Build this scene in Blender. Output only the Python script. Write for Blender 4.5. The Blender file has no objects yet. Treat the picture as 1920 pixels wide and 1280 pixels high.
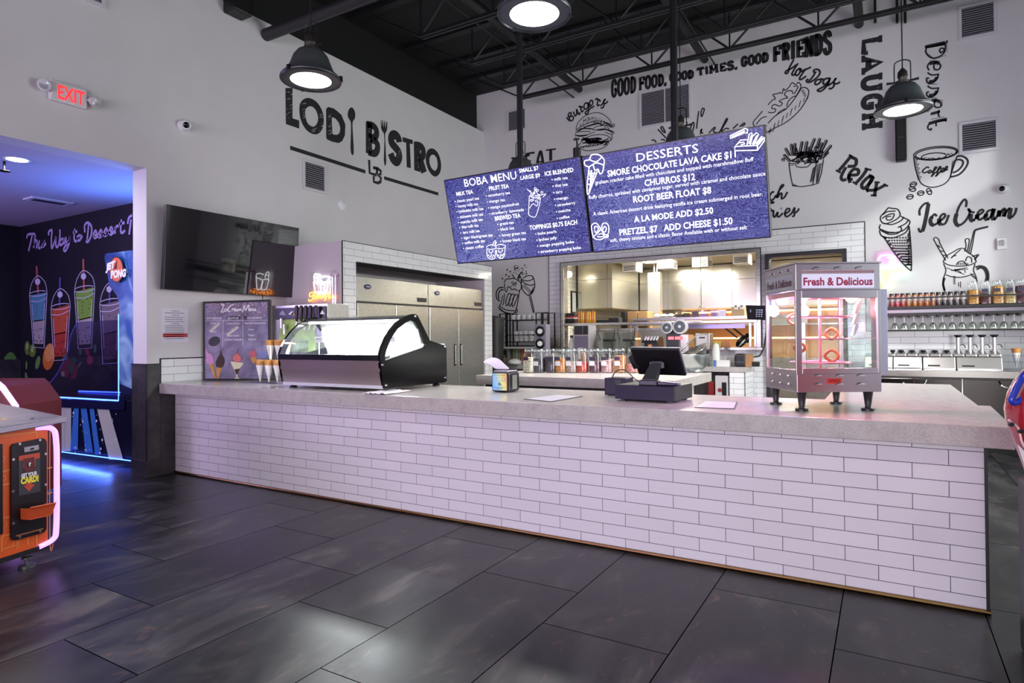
import bpy, math, random
from mathutils import Vector as V, Matrix
random.seed(7)
SC = bpy.context.scene
COL = SC.collection
# ---------------------------------------------------------------- camera, world, lights, exposure
F, YAW, PIT, ROL, SY, CH = 1176.23, .535599, .01068987, -.00840345, -19.546, 1.357
_f = V((-math.sin(YAW), math.cos(YAW), 0)); _r = V((math.cos(YAW), math.sin(YAW), 0)); _u = V((0, 0, 1))
_f, _u = _f*math.cos(PIT)+_u*math.sin(PIT), _u*math.cos(PIT)-_f*math.sin(PIT)
_r, _u = _r*math.cos(ROL)+_u*math.sin(ROL), _u*math.cos(ROL)-_r*math.sin(ROL)
CAM = V((0, 0, CH))
cd = bpy.data.cameras.new('camera'); cam = bpy.data.objects.new('camera', cd); COL.objects.link(cam)
m = Matrix((_r, _u, -_f)).transposed().to_4x4(); m.translation = CAM; cam.matrix_world = m
cd.sensor_width = 36; cd.lens = F*36/1920; cd.shift_y = SY/1920; cd.clip_start = .05
SC.camera = cam
SC.view_settings.view_transform = 'Standard'; SC.view_settings.look = 'None'
SC.view_settings.exposure = 0.38; SC.view_settings.gamma = 1
SC.cycles.use_denoising = True
SC.cycles.max_bounces = 8; SC.cycles.transparent_max_bounces = 24; SC.cycles.sample_clamp_indirect = 4
SC.cycles.caustics_reflective = False; SC.cycles.caustics_refractive = False
w = bpy.data.worlds.new('world'); SC.world = w; w.use_nodes = True
w.node_tree.nodes['Background'].inputs[0].default_value = (.78, .93, .95, 1)
w.node_tree.nodes['Background'].inputs[1].default_value = 1.0
def area(name, loc, to, sx, sy, power, col=(1, 1, 1), spread=180):
    l = bpy.data.lights.new(name, 'AREA'); l.shape = 'RECTANGLE'; l.size = sx; l.size_y = sy; l.energy = power; l.color = col
    l.spread = math.radians(spread)
    o = bpy.data.objects.new(name, l); COL.objects.link(o); o.location = loc
    o.rotation_euler = (V(to)-V(loc)).to_track_quat('-Z', 'Y').to_euler(); return o
def spot(name, loc, to, power, ang, blend=.6, col=(1, 1, 1), rad=.1):
    l = bpy.data.lights.new(name, 'SPOT'); l.energy = power; l.spot_size = math.radians(ang); l.spot_blend = blend; l.color = col; l.shadow_soft_size = rad
    o = bpy.data.objects.new(name, l); COL.objects.link(o); o.location = loc
    o.rotation_euler = (V(to)-V(loc)).to_track_quat('-Z', 'Y').to_euler(); return o
area('front_window_daylight', (-1.5, -5.6, 1.5), (-2.5, 6, .9), 9, 2.2, 215, (1, .96, .97), 150)
area('side_window_daylight', (2.65, 7.2, 2.2), (-6.3, 5.6, 1.3), 2.6, 2.2, 120, (.95, 1, .97), 150)
area('game_room_purple', (-5, -4.5, 2.0), (-3, 6, .6), 5, 2.4, 95, (.66, .34, 1), 150)
sl_ = bpy.data.lights.new('daylight_sun', 'SUN'); sl_.energy = 1.2; sl_.angle = math.radians(2.5); sl_.color = (.93, 1, .95); o = bpy.data.objects.new('daylight_sun', sl_); COL.objects.link(o); o.rotation_euler = V((-1, .9, -.578)).to_track_quat('-Z', 'Y').to_euler()
for i, (x, y, z, pw) in enumerate(((-3.65, 3.25, 3.27, 75), (-1.8, 3.3, 3.27, 75), (.16, 6.37, 3.27, 110), (-3.4, 6.6, 2.9, 260), (-1.75, 6.37, 2.9, 190), (-4.5, .3, 3.3, 90), (-1.25, .25, 3.3, 80), (1.2, .5, 3.3, 70))):  # entries nearest the camera are added spots without a lamp, for more downlight
    spot('pendant_and_added_beam', (x, y, z-.06), (x, y, 0), pw, 150, .9, (1, .97, .93) if y > 5 else (1, .96, .95), .18)
# ---------------------------------------------------------------- pixel -> plane (measuring the photograph; every point lands where the thing stands)
def ray(px, py): return _r*((px-960)/F)-_u*((py-640-SY)/F)+_f
def aX(px, py, x): d = ray(px, py); return CAM+d*(x/d.x)
def aY(px, py, y): d = ray(px, py); return CAM+d*(y/d.y)
def aZ(px, py, z): d = ray(px, py); return CAM+d*((z-CH)/d.z)
class Plane:
    def __init__(s, o, n): s.o = V(o); s.n = V(n).normalized()
    def at(s, px, py):
        d = ray(px, py); return CAM+d*((s.o-CAM).dot(s.n)/d.dot(s.n))
# ---------------------------------------------------------------- materials
def lin(h):
    c = [int(h[i:i+2], 16)/255 for i in (0, 2, 4)]
    return tuple(x/12.92 if x <= .04045 else ((x+.055)/1.055)**2.4 for x in c)+(1,)
_M = {}
def mat(h, rough=.5, metal=0, emit=0, spec=.5, alpha=1, noise=0, nscale=20, bump=0, key=None, coat=0):
    k = key or (h, rough, metal, emit, spec, alpha, noise, nscale, bump, coat)
    if k in _M: return _M[k]
    ma = bpy.data.materials.new('m_%s_%d' % (h, len(_M))); ma.use_nodes = True; nt = ma.node_tree; b = nt.nodes['Principled BSDF']
    c = lin(h); b.inputs['Base Color'].default_value = c; b.inputs['Roughness'].default_value = rough
    b.inputs['Metallic'].default_value = metal; b.inputs['Specular IOR Level'].default_value = spec; b.inputs['Alpha'].default_value = alpha
    b.inputs['Coat Weight'].default_value = coat
    if emit: b.inputs['Emission Color'].default_value = c; b.inputs['Emission Strength'].default_value = emit
    if noise or bump:
        t = nt.nodes.new('ShaderNodeTexCoord'); n = nt.nodes.new('ShaderNodeTexNoise'); n.inputs['Scale'].default_value = nscale; n.inputs['Detail'].default_value = 5
        nt.links.new(t.outputs['Object'], n.inputs['Vector'])
        if noise:
            r = nt.nodes.new('ShaderNodeMixRGB'); r.blend_type = 'MULTIPLY'; r.inputs[0].default_value = 1; r.inputs[1].default_value = c
            q = nt.nodes.new('ShaderNodeMapRange'); q.inputs['From Min'].default_value = .3; q.inputs['From Max'].default_value = .7; q.inputs['To Min'].default_value = 1-noise; q.inputs['To Max'].default_value = 1+noise*.5
            nt.links.new(n.outputs['Fac'], q.inputs['Value']); nt.links.new(q.outputs[0], r.inputs[2]); nt.links.new(r.outputs[0], b.inputs['Base Color'])
        if bump:
            p = nt.nodes.new('ShaderNodeBump'); p.inputs['Strength'].default_value = bump; p.inputs['Distance'].default_value = .01
            nt.links.new(n.outputs['Fac'], p.inputs['Height']); nt.links.new(p.outputs[0], b.inputs['Normal'])
    _M[k] = ma; return ma
def glass(h='FFFFFF', refl=.12, key=None):
    k = ('glass', h, refl)
    if k in _M: return _M[k]
    ma = bpy.data.materials.new('m_glass_%d' % len(_M)); ma.use_nodes = True; nt = ma.node_tree; nt.nodes.clear()
    o = nt.nodes.new('ShaderNodeOutputMaterial'); mx = nt.nodes.new('ShaderNodeMixShader'); t = nt.nodes.new('ShaderNodeBsdfTransparent'); g = nt.nodes.new('ShaderNodeBsdfGlossy')
    lw = nt.nodes.new('ShaderNodeLayerWeight'); lw.inputs[0].default_value = .25; q = nt.nodes.new('ShaderNodeMapRange'); q.inputs['To Min'].default_value = refl*.4; q.inputs['To Max'].default_value = min(1, refl*5)
    t.inputs[0].default_value = lin(h); g.inputs[0].default_value = (1, 1, 1, 1); g.inputs['Roughness'].default_value = .03
    nt.links.new(lw.outputs['Facing'], q.inputs['Value']); nt.links.new(q.outputs[0], mx.inputs[0]); nt.links.new(t.outputs[0], mx.inputs[1]); nt.links.new(g.outputs[0], mx.inputs[2]); nt.links.new(mx.outputs[0], o.inputs[0])
    _M[k] = ma; return ma
def nodes_mat(name):
    ma = bpy.data.materials.new(name); ma.use_nodes = True
    return ma, ma.node_tree, ma.node_tree.nodes['Principled BSDF']
def N(nt, typ, **kw):
    n = nt.nodes.new(typ)
    for k, v in kw.items():
        if k.startswith('i_'):
            kk = k[2:]; n.inputs[int(kk) if kk.isdigit() else kk].default_value = v
        else: setattr(n, k, v)
    return n
def L(nt, a, ao, b, bi): nt.links.new(a.outputs[ao], b.inputs[bi])
def mth(nt, op, a, b=None):
    n = nt.nodes.new('ShaderNodeMath'); n.operation = op
    for i, x in enumerate((a, b)):
        if x is None: continue
        if isinstance(x, (int, float)): n.inputs[i].default_value = x
        else: nt.links.new(x, n.inputs[i])
    return n.outputs[0]
def tile_mat(name, axis, x0, z0, col='E8E6EA', grout='3A343C', rough=.12, bw=.3077, rh=.0783, mortar=.0016):
    ma, nt, b = nodes_mat(name)
    g = N(nt, 'ShaderNodeNewGeometry'); s = N(nt, 'ShaderNodeSeparateXYZ'); L(nt, g, 'Position', s, 0)
    c = N(nt, 'ShaderNodeCombineXYZ'); nt.links.new(mth(nt, 'SUBTRACT', s.outputs[axis], x0-50*bw), c.inputs[0]); nt.links.new(mth(nt, 'SUBTRACT', s.outputs[2], z0-20*rh), c.inputs[1])
    br = N(nt, 'ShaderNodeTexBrick', i_Scale=1, offset=.5); br.inputs['Brick Width'].default_value = bw; br.inputs['Row Height'].default_value = rh
    br.inputs['Mortar Size'].default_value = mortar; br.inputs['Mortar Smooth'].default_value = 0
    a = lin(col); br.inputs['Color1'].default_value = a; br.inputs['Color2'].default_value = tuple(x*.94 for x in a[:3])+(1,); br.inputs['Mortar'].default_value = lin(grout)
    L(nt, c, 0, br, 'Vector'); L(nt, br, 'Color', b, 'Base Color')
    nt.links.new(mth(nt, 'ADD', mth(nt, 'MULTIPLY', br.outputs['Fac'], .6), rough), b.inputs['Roughness'])
    no = N(nt, 'ShaderNodeTexNoise', i_Scale=6.0); L(nt, g, 'Position', no, 'Vector')
    bp = N(nt, 'ShaderNodeBump', i_Strength=.25, i_Distance=.004); nt.links.new(mth(nt, 'SUBTRACT', mth(nt, 'MULTIPLY', no.outputs['Fac'], .5), br.outputs['Fac']), bp.inputs['Height']); L(nt, bp, 0, b, 'Normal')
    return ma
def floor_mat():
    ma, nt, b = nodes_mat('slate_floor_tile'); W, H = .606, 1.225
    g = N(nt, 'ShaderNodeNewGeometry'); s = N(nt, 'ShaderNodeSeparateXYZ'); L(nt, g, 'Position', s, 0)
    u = mth(nt, 'DIVIDE', mth(nt, 'ADD', s.outputs[0], .203+W*60), W); iu = mth(nt, 'FLOOR', u); fu = mth(nt, 'FRACT', u)
    # stair pattern: each column shifts by a third of a tile
    v = mth(nt, 'DIVIDE', mth(nt, 'ADD', mth(nt, 'SUBTRACT', s.outputs[1], 3.056-H*40), mth(nt, 'MULTIPLY', mth(nt, 'SUBTRACT', iu, 60), H/3)), H)
    iv = mth(nt, 'FLOOR', v); fv = mth(nt, 'FRACT', v)
    du = mth(nt, 'MULTIPLY', mth(nt, 'MINIMUM', fu, mth(nt, 'SUBTRACT', 1, fu)), W); dv = mth(nt, 'MULTIPLY', mth(nt, 'MINIMUM', fv, mth(nt, 'SUBTRACT', 1, fv)), H)
    gr = mth(nt, 'LESS_THAN', mth(nt, 'MINIMUM', du, dv), .0027)
    cv = N(nt, 'ShaderNodeCombineXYZ'); nt.links.new(iu, cv.inputs[0]); nt.links.new(iv, cv.inputs[1])
    wn = N(nt, 'ShaderNodeTexWhiteNoise'); L(nt, cv, 0, wn, 'Vector')
    off = N(nt, 'ShaderNodeVectorMath', operation='MULTIPLY_ADD'); L(nt, wn, 'Color', off, 0); off.inputs[1].default_value = (9, 9, 9); L(nt, g, 'Position', off, 2)
    mp = N(nt, 'ShaderNodeMapping'); mp.inputs['Scale'].default_value = (2.2, 1.0, 1); L(nt, off, 0, mp, 0)
    n1 = N(nt, 'ShaderNodeTexNoise', i_Scale=1.6, i_Detail=8.0, i_Roughness=.62, i_Distortion=.6); L(nt, mp, 0, n1, 'Vector')
    cr = N(nt, 'ShaderNodeValToRGB'); L(nt, n1, 'Fac', cr, 0); e = cr.color_ramp.elements
    e[0].position = .3; e[0].color = lin('131316'); e[1].position = .76; e[1].color = lin('65605C')
    x = e.new(.47); x.color = lin('202023'); x = e.new(.6); x.color = lin('363537')
    n2 = N(nt, 'ShaderNodeTexNoise', i_Scale=5.5, i_Detail=6.0, i_Distortion=1.5); L(nt, mp, 0, n2, 'Vector')
    rs = N(nt, 'ShaderNodeMapRange'); rs.inputs['From Min'].default_value = .62; rs.inputs['From Max'].default_value = .78; L(nt, n2, 'Fac', rs, 'Value')
    m1 = N(nt, 'ShaderNodeMixRGB'); nt.links.new(mth(nt, 'MULTIPLY', rs.outputs[0], .6), m1.inputs[0]); L(nt, cr, 0, m1, 1); m1.inputs[2].default_value = lin('6E5140')
    br = N(nt, 'ShaderNodeMixRGB', blend_type='MULTIPLY', i_0=1.0); L(nt, m1, 0, br, 1); q = N(nt, 'ShaderNodeMapRange'); q.inputs['To Min'].default_value = .7; q.inputs['To Max'].default_value = 1.35; L(nt, wn, 'Value', q, 'Value'); L(nt, q, 0, br, 2)
    m2 = N(nt, 'ShaderNodeMixRGB'); nt.links.new(gr, m2.inputs[0]); L(nt, br, 0, m2, 1); m2.inputs[2].default_value = lin('080809'); L(nt, m2, 0, b, 'Base Color')
    nt.links.new(mth(nt, 'ADD', mth(nt, 'MULTIPLY', n1.outputs['Fac'], .4), .16), b.inputs['Roughness'])
    nt.links.new(mth(nt, 'MULTIPLY', mth(nt, 'SUBTRACT', 1, gr), .34), b.inputs['Specular IOR Level'])
    bp = N(nt, 'ShaderNodeBump', i_Strength=.3, i_Distance=.004); nt.links.new(mth(nt, 'SUBTRACT', mth(nt, 'MULTIPLY', n2.outputs['Fac'], .6), gr), bp.inputs['Height']); L(nt, bp, 0, b, 'Normal')
    return ma
def speckle_mat(name, c1, c2, rough=.3, scale=160):
    ma, nt, b = nodes_mat(name); t = N(nt, 'ShaderNodeNewGeometry')
    n = N(nt, 'ShaderNodeTexNoise', i_Scale=scale, i_Detail=3.0); L(nt, t, 'Position', n, 'Vector'); n2 = N(nt, 'ShaderNodeTexNoise', i_Scale=14.0, i_Detail=4.0); L(nt, t, 'Position', n2, 'Vector')
    cr = N(nt, 'ShaderNodeValToRGB'); nt.links.new(mth(nt, 'ADD', mth(nt, 'MULTIPLY', n.outputs['Fac'], .6), mth(nt, 'MULTIPLY', n2.outputs['Fac'], .4)), cr.inputs[0]); e = cr.color_ramp.elements
    e[0].position = .35; e[0].color = lin(c1); e[1].position = .6; e[1].color = lin(c2); L(nt, cr, 0, b, 'Base Color'); b.inputs['Roughness'].default_value = rough
    return ma
def steel_mat(name, col='B9B6B0', rough=.24, axis=(1, 1, 60), amt=.12):
    ma, nt, b = nodes_mat(name); t = N(nt, 'ShaderNodeTexCoord'); mp = N(nt, 'ShaderNodeMapping'); mp.inputs['Scale'].default_value = axis; L(nt, t, 'Object', mp, 0)
    n = N(nt, 'ShaderNodeTexNoise', i_Scale=6.0, i_Detail=4.0); L(nt, mp, 0, n, 'Vector'); b.inputs['Base Color'].default_value = lin(col); b.inputs['Metallic'].default_value = .8
    nt.links.new(mth(nt, 'ADD', mth(nt, 'MULTIPLY', n.outputs['Fac'], amt*2), rough-amt), b.inputs['Roughness']); return ma
STEEL = steel_mat('brushed_steel'); STEELV = steel_mat('brushed_steel_upright', axis=(60, 60, 1)); CHROME = mat('D8D8DA', .08, 1)
BLACK = mat('101012', .45); DARKM = mat('17171A', .35, .3); WHITE = mat('E4E3E6', .5); WALLW = mat('D5D2D4', .7, noise=.03, nscale=3, key='wallpaint')
# ---------------------------------------------------------------- mesh builder
_MW = {}
class MB:
    def __init__(s): s.v = []; s.f = []; s.m = []; s.mi = 0
    def k(s, i): s.mi = i; return s
    def add(s, vs, fs):
        o = len(s.v); s.v += [V(p) for p in vs]; s.f += [tuple(i+o for i in f) for f in fs]; s.m += [s.mi]*len(fs); return s
    def hexa(s, p): return s.add(p, [(0, 3, 2, 1), (4, 5, 6, 7), (0, 1, 5, 4), (1, 2, 6, 5), (2, 3, 7, 6), (3, 0, 4, 7)])
    def box(s, x0, x1, y0, y1, z0, z1, M=None):
        p = [(x0, y0, z0), (x1, y0, z0), (x1, y1, z0), (x0, y1, z0), (x0, y0, z1), (x1, y0, z1), (x1, y1, z1), (x0, y1, z1)]
        if M: p = [M @ V(q) for q in p]
        return s.hexa(p)
    def slab(s, a, b, c, d, n):           # quad abcd given a thickness along -n
        n = V(n); q = [V(a), V(b), V(c), V(d)]; return s.hexa([p-n for p in q]+q)
    def cyl(s, a, b, r0, r1=None, n=16, caps=True):
        a, b = V(a), V(b); r1 = r0 if r1 is None else r1; d = (b-a).normalized(); t = V((1, 0, 0)) if abs(d.x) < .8 else V((0, 1, 0)); e1 = d.cross(t).normalized(); e2 = d.cross(e1)
        vs = []
        for c, r in ((a, r0), (b, r1)): vs += [c+e1*r*math.cos(2*math.pi*i/n)+e2*r*math.sin(2*math.pi*i/n) for i in range(n)]
        fs = [(i, (i+1) % n, n+(i+1) % n, n+i) for i in range(n)]
        if caps: fs += [tuple(range(n-1, -1, -1)), tuple(range(n, 2*n))]
        return s.add(vs, fs)
    def tube(s, pts, r, n=8, closed=False):
        pts = [V(p) for p in pts]; m = len(pts); vs = []; prev = None
        for i, p in enumerate(pts):
            a = pts[(i-1) % m] if closed or i else p; b = pts[(i+1) % m] if closed or i < m-1 else p; d = (b-a).normalized()
            if prev is None:
                t = V((0, 0, 1)) if abs(d.z) < .9 else V((1, 0, 0)); e1 = d.cross(t).normalized()
            else: e1 = (prev-d*prev.dot(d)).normalized()
            prev = e1; e2 = d.cross(e1); rr = r[i] if isinstance(r, (list, tuple)) else r
            vs += [p+e1*rr*math.cos(2*math.pi*k/n)+e2*rr*math.sin(2*math.pi*k/n) for k in range(n)]
        fs = []
        for i in range(m if closed else m-1):
            j = (i+1) % m; fs += [(i*n+k, i*n+(k+1) % n, j*n+(k+1) % n, j*n+k) for k in range(n)]
        if not closed: fs += [tuple(range(n-1, -1, -1)), tuple(range((m-1)*n, m*n))]
        return s.add(vs, fs)
    def lathe(s, prof, c=(0, 0, 0), n=24, M=None, sq=0):   # prof [(r,z)..]; sq>0 squares the section
        c = V(c); vs = []
        for r, z in prof:
            for i in range(n):
                a = 2*math.pi*i/n; x, y = math.cos(a), math.sin(a)
                if sq: q = (abs(x)**sq+abs(y)**sq)**(1/sq); x, y = x/q, y/q
                p = V((r*x, r*y, z)); vs.append((M @ p if M else p)+c)
        m = len(prof); fs = [(j*n+i, j*n+(i+1) % n, (j+1)*n+(i+1) % n, (j+1)*n+i) for j in range(m-1) for i in range(n)]
        if prof[0][0] > 1e-5: fs.append(tuple(range(n-1, -1, -1)))
        if prof[-1][0] > 1e-5: fs.append(tuple(range((m-1)*n, m*n)))
        return s.add(vs, fs)
    def prism(s, poly, d):                # 3D polygon extruded by d
        p = [V(q) for q in poly]; n = len(p); d = V(d); return s.add(p+[q+d for q in p], [tuple(range(n-1, -1, -1)), tuple(range(n, 2*n))]+[(i, (i+1) % n, n+(i+1) % n, n+i) for i in range(n)])
    def ribbon(s, pts, wd, nrm, h=.002, closed=False):
        pts = [V(p) for p in pts]; nrm = V(nrm).normalized(); m = len(pts); vs = []
        for i, p in enumerate(pts):
            a = pts[(i-1) % m] if closed or i else p; b = pts[(i+1) % m] if closed or i < m-1 else p
            d = b-a; d = d.normalized() if d.length > 1e-9 else V((0, 0, 1)); sd = nrm.cross(d).normalized(); ww = (wd[i] if isinstance(wd, list) else wd)/2
            vs += [p+sd*ww+nrm*h, p-sd*ww+nrm*h, p+sd*ww, p-sd*ww]
        fs = []
        for i in range(m if closed else m-1):
            a = 4*i; b = 4*((i+1) % m); fs += [(a, a+1, b+1, b), (a+2, a, b, b+2), (a+1, a+3, b+3, b+1)]
        return s.add(vs, fs)
    def dots(s, pts, r, nrm, h=.002, n=6):
        nrm = V(nrm).normalized(); t = V((0, 0, 1)); e1 = nrm.cross(t).normalized(); e2 = nrm.cross(e1)
        for p in pts: s.add([V(p)+nrm*h+e1*r*math.cos(2*math.pi*i/n)+e2*r*math.sin(2*math.pi*i/n) for i in range(n)], [tuple(range(n))])
        return s
    def build(s, name, mats, parent=None, smooth=0, bevel=0, seg=2, kind=None):
        me = bpy.data.meshes.new(name); vs = s.v
        if parent is not None:
            I = _MW[parent.name].inverted(); vs = [I @ p for p in vs]
        me.from_pydata([tuple(p) for p in vs], [], s.f)
        if not isinstance(mats, (list, tuple)): mats = [mats]
        for q in mats: me.materials.append(q)
        me.polygons.foreach_set('material_index', s.m)
        if smooth: me.polygons.foreach_set('use_smooth', [True]*len(s.f))
        me.update(); o = bpy.data.objects.new(name, me); COL.objects.link(o)
        if smooth: me.set_sharp_from_angle(angle=math.radians(smooth))
        if bevel:
            b = o.modifiers.new('bevel', 'BEVEL'); b.width = bevel; b.segments = seg; b.limit_method = 'ANGLE'; b.angle_limit = math.radians(40)
        _MW[o.name] = _MW[parent.name] if parent is not None else Matrix()
        if parent is not None: o.parent = parent
        if kind: o['kind'] = kind
        return o
def tag(o, label, cat, group=None, kind=None):
    o['label'] = label; o['category'] = cat
    if group: o['group'] = group
    if kind: o['kind'] = kind
    return o
def thing(name, label, cat, loc=(0, 0, 0), rz=0, group=None):
    o = bpy.data.objects.new(name, None); COL.objects.link(o); o.location = loc; o.rotation_euler = (0, 0, rz); o.empty_display_size = .05
    _MW[o.name] = Matrix.Translation(V(loc)) @ Matrix.Rotation(rz, 4, 'Z'); return tag(o, label, cat, group)
def RZ(o): return _MW[o.name]
def dup(root, loc, rz=0, label=None):
    r = root.copy(); COL.objects.link(r); r.location = loc; r.rotation_euler = (0, 0, rz); _MW[r.name] = Matrix.Translation(V(loc)) @ Matrix.Rotation(rz, 4, 'Z')
    if label: r['label'] = label
    def rec(a, b):
        for ch in list(a.children):
            c = ch.copy(); COL.objects.link(c); c.parent = b; _MW[c.name] = _MW[r.name]; rec(ch, c)
    rec(root, r); return r
def cr(pts, k=5, closed=False):           # smooth curve through points (2D or 3D)
    P = [V(p) for p in pts]; n = len(P)
    if n < 3: return P
    out = []
    for i in range(n if closed else n-1):
        a = P[(i-1) % n] if closed or i else P[0]; b = P[i]; c = P[(i+1) % n]; d = P[(i+2) % n] if closed or i+2 < n else P[-1]
        for j in range(k):
            t = j/k; out.append(.5*((2*b)+(c-a)*t+(2*a-5*b+4*c-d)*t*t+(3*b-a-3*c+d)*t**3))
    if not closed: out.append(P[-1])
    return out
def trace(mb, pl, crop, polys, wd, smooth=True, h=.002, closed=False):
    ox, oy, sc = crop
    for p in polys:
        q = [V((a, b)) for a, b in p]
        if smooth: q = cr(q, 5, closed)
        mb.ribbon([pl.at(ox+a.x/sc, oy+a.y/sc) for a in q], wd, pl.n, h, closed)
    return mb
def fill(mb, pl, crop, poly, smooth=True, h=.0015):
    ox, oy, sc = crop; q = [V((a, b)) for a, b in poly]
    if smooth: q = cr(q, 4, True)
    p = [pl.at(ox+a.x/sc, oy+a.y/sc)+pl.n*h for a in q]; mb.add(p, [tuple(range(len(p)))]); return mb
_TX = {}
def textgeo(s, bold=0.0, res=3):
    k = (s, bold, res)
    if k in _TX: return _TX[k]
    cu = bpy.data.curves.new('t', 'FONT'); cu.body = s; cu.offset = bold; cu.resolution_u = res; cu.fill_mode = 'FRONT'; cu.size = 1
    o = bpy.data.objects.new('t', cu); me = bpy.data.meshes.new_from_object(o); vs = [V((v.co.x, v.co.y)) for v in me.vertices]; fs = [tuple(p.vertices) for p in me.polygons]
    bpy.data.objects.remove(o); bpy.data.curves.remove(cu); bpy.data.meshes.remove(me)
    if not vs: vs = [V((0, 0)), V((1, 0)), V((0, 1))]; fs = []
    x0 = min(v.x for v in vs); x1 = max(v.x for v in vs); _TX[k] = (vs, fs, x0, x1); return _TX[k]
CAPH = .729
def text(mb, s, O, ux, uy, nrm, bold=0.0, h=.002, res=3):   # O baseline left, ux full width vector, uy cap-height vector
    vs, fs, x0, x1 = textgeo(s, bold, res); O, ux, uy, nrm = V(O), V(ux), V(uy), V(nrm)
    return mb.add([O+ux*((v.x-x0)/(x1-x0))+uy*(v.y/CAPH)+nrm*h for v in vs], fs)
def ptext(mb, pl, s, p0, p1, ph, bold=0.0, h=.002, res=3):  # pixel baseline ends and the pixel of the cap top above the left end
    a, b, c = pl.at(*p0), pl.at(*p1), pl.at(*ph); return text(mb, s, a, b-a, c-a, pl.n, bold, h, res)
# ---------------------------------------------------------------- the setting
XL, YB, ZT = -6.307, 9.653, .928
PL = Plane((XL, 0, 0), (1, 0, 0)); PB = Plane((0, YB, 0), (0, -1, 0)); PM = Plane((0, 4.309, 0), (0, -1, 0))
def struct(name, mb, mats, **kw): return mb.build(name, mats, kind='structure', **kw)
struct('floor', MB().box(-12, 3, -7, 14, -.1, 0), floor_mat())
LAVEND = mat('C9C2CC', .7)
struct('wall_left', MB().box(-6.55, XL, 3.51, YB, 0, 5.15).box(-6.55, XL, -7, 3.51, 3.08, 5.15).box(-6.55, XL, -7, .4, 0, 3.08), WALLW)
BLK = mat('070709', .7); struct('wall_left_upper', MB().box(-6.75, -6.45, -7, YB, 5.15, 5.85), BLK)
PX0, PX1, PZ0, PZ1, DX0, DX1, DZ = -4.70, -1.555, 1.17, 2.60, -1.44, -.45, 2.50
struct('wall_back', MB().box(-6.75, PX0, YB, 9.8, 0, 5.85).box(PX0, PX1, YB, 9.8, PZ1, 5.85).box(PX0, PX1, YB, 9.8, 0, PZ0).box(PX1, DX0, YB, 9.8, 0, 5.85).box(DX0, DX1, YB, 9.8, DZ, 5.85).box(DX1, 3, YB, 9.8, 0, 5.85), WALLW)
struct('wall_right', MB().box(2.8, 3, -7, YB, 0, 1.0).box(2.8, 3, -7, YB, 4.77, 5.85).box(2.8, 3, -7, 2.2, 1, 4.77).box(2.8, 3, 8.2, YB, 1, 4.77).box(2.8, 3, 2.2, 8.2, 3.8, 4.14), WALLW)  # unseen; its opening and added crossbar are shaped to cut the sun on wall_back
struct('wall_front', MB().box(-12, 3, -7, -6.8, 0, .5).box(-12, 3, -7, -6.8, 3.4, 5.85).box(-12, -7, -7, -6.8, .5, 3.4), mat('6A6670', .7))
struct('ceiling', MB().box(-12, 3, -7, 9.8, 5.85, 5.95), BLK)
BT = tile_mat('white_subway_tile_back', 0, -.682, 2.871); z1 = 2.871; y0 = YB-.008
struct('trim_1', MB().box(-4.967, -4.72, y0, YB, 1.1, z1).box(-4.72, -1.53, y0, YB, 2.62, z1).box(-4.72, -1.53, y0, YB, 0, 1.16).box(-1.53, -1.465, y0, YB, 0, z1).box(-1.465, -.425, y0, YB, 2.53, z1).box(-.425, -.213, y0, YB, 0, z1), BT)
struct('trim_2', MB().box(-.213, 2.8, y0, YB, .9, 1.40), tile_mat('white_subway_tile_bar', 0, .03, 1.40, 'DCDCDE'))
struct('trim_3', MB().box(-4.975, -.205, y0-.003, YB, z1, z1+.01).box(-.213, -.203, y0-.003, YB, 1.4, z1).box(-4.977, -4.967, y0-.003, YB, 1.1, z1).box(-.2, 2.8, y0-.003, YB, 1.4, 1.408), BLACK)
o = struct('window_1', MB().box(-4.726, -1.526, 9.59, 9.66, 2.56, 2.622).box(-4.726, -4.664, 9.59, 9.66, 1.1, 2.56).box(-1.588, -1.526, 9.59, 9.66, 1.14, 2.56).box(-4.70, -4.69, 9.66, 9.8, 1.1, 2.6).box(-1.565, -1.555, 9.66, 9.8, 1.17, 2.6), STEEL, bevel=.004)
MB().box(-4.732, -1.52, 9.588, 9.655, 2.622, 2.63).box(-4.734, -4.726, 9.588, 9.655, 1.1, 2.63).box(-1.526, -1.518, 9.588, 9.655, 1.14, 2.63).build('frame_edge', BLACK, o)
o = struct('door_1', MB().box(-1.466, -1.41, 9.6, 9.82, 0, 2.53).box(-.48, -.425, 9.6, 9.82, 0, 2.53).box(-1.41, -.48, 9.6, 9.82, 2.475, 2.53), mat('232127', .5), bevel=.004)
# fridge alcove: a low block against the left side, tiled on the side that faces the counter
AX, AY0, AY1, AZ = -5.351, 5.207, 8.40, 2.49
struct('wall_alcove', MB().box(XL, AX-.01, AY0, AY0+.215, 0, AZ).box(XL, AX-.01, 8.19, AY1, 0, AZ).box(XL, AX-.01, AY0+.215, 8.19, 2.27, AZ), mat('D9CDD6', .7))
struct('trim_4', MB().box(AX-.01, AX, AY0, AY0+.215, 0, AZ).box(AX-.01, AX, 8.19, AY1, 0, AZ).box(AX-.01, AX, AY0+.215, 8.19, 2.27, AZ), tile_mat('white_subway_tile_alcove', 1, AY0+.03, AZ, 'E6E6E8'))
struct('trim_5', MB().box(AX-.008, AX+.004, AY0-.006, AY0+.004, 0, AZ+.004).box(AX-.004, AX+.004, AY0, AY1, AZ, AZ+.006).box(AX-.3, AX+.002, AY0+.215, 8.19, 2.262, 2.272), BLACK)
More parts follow.
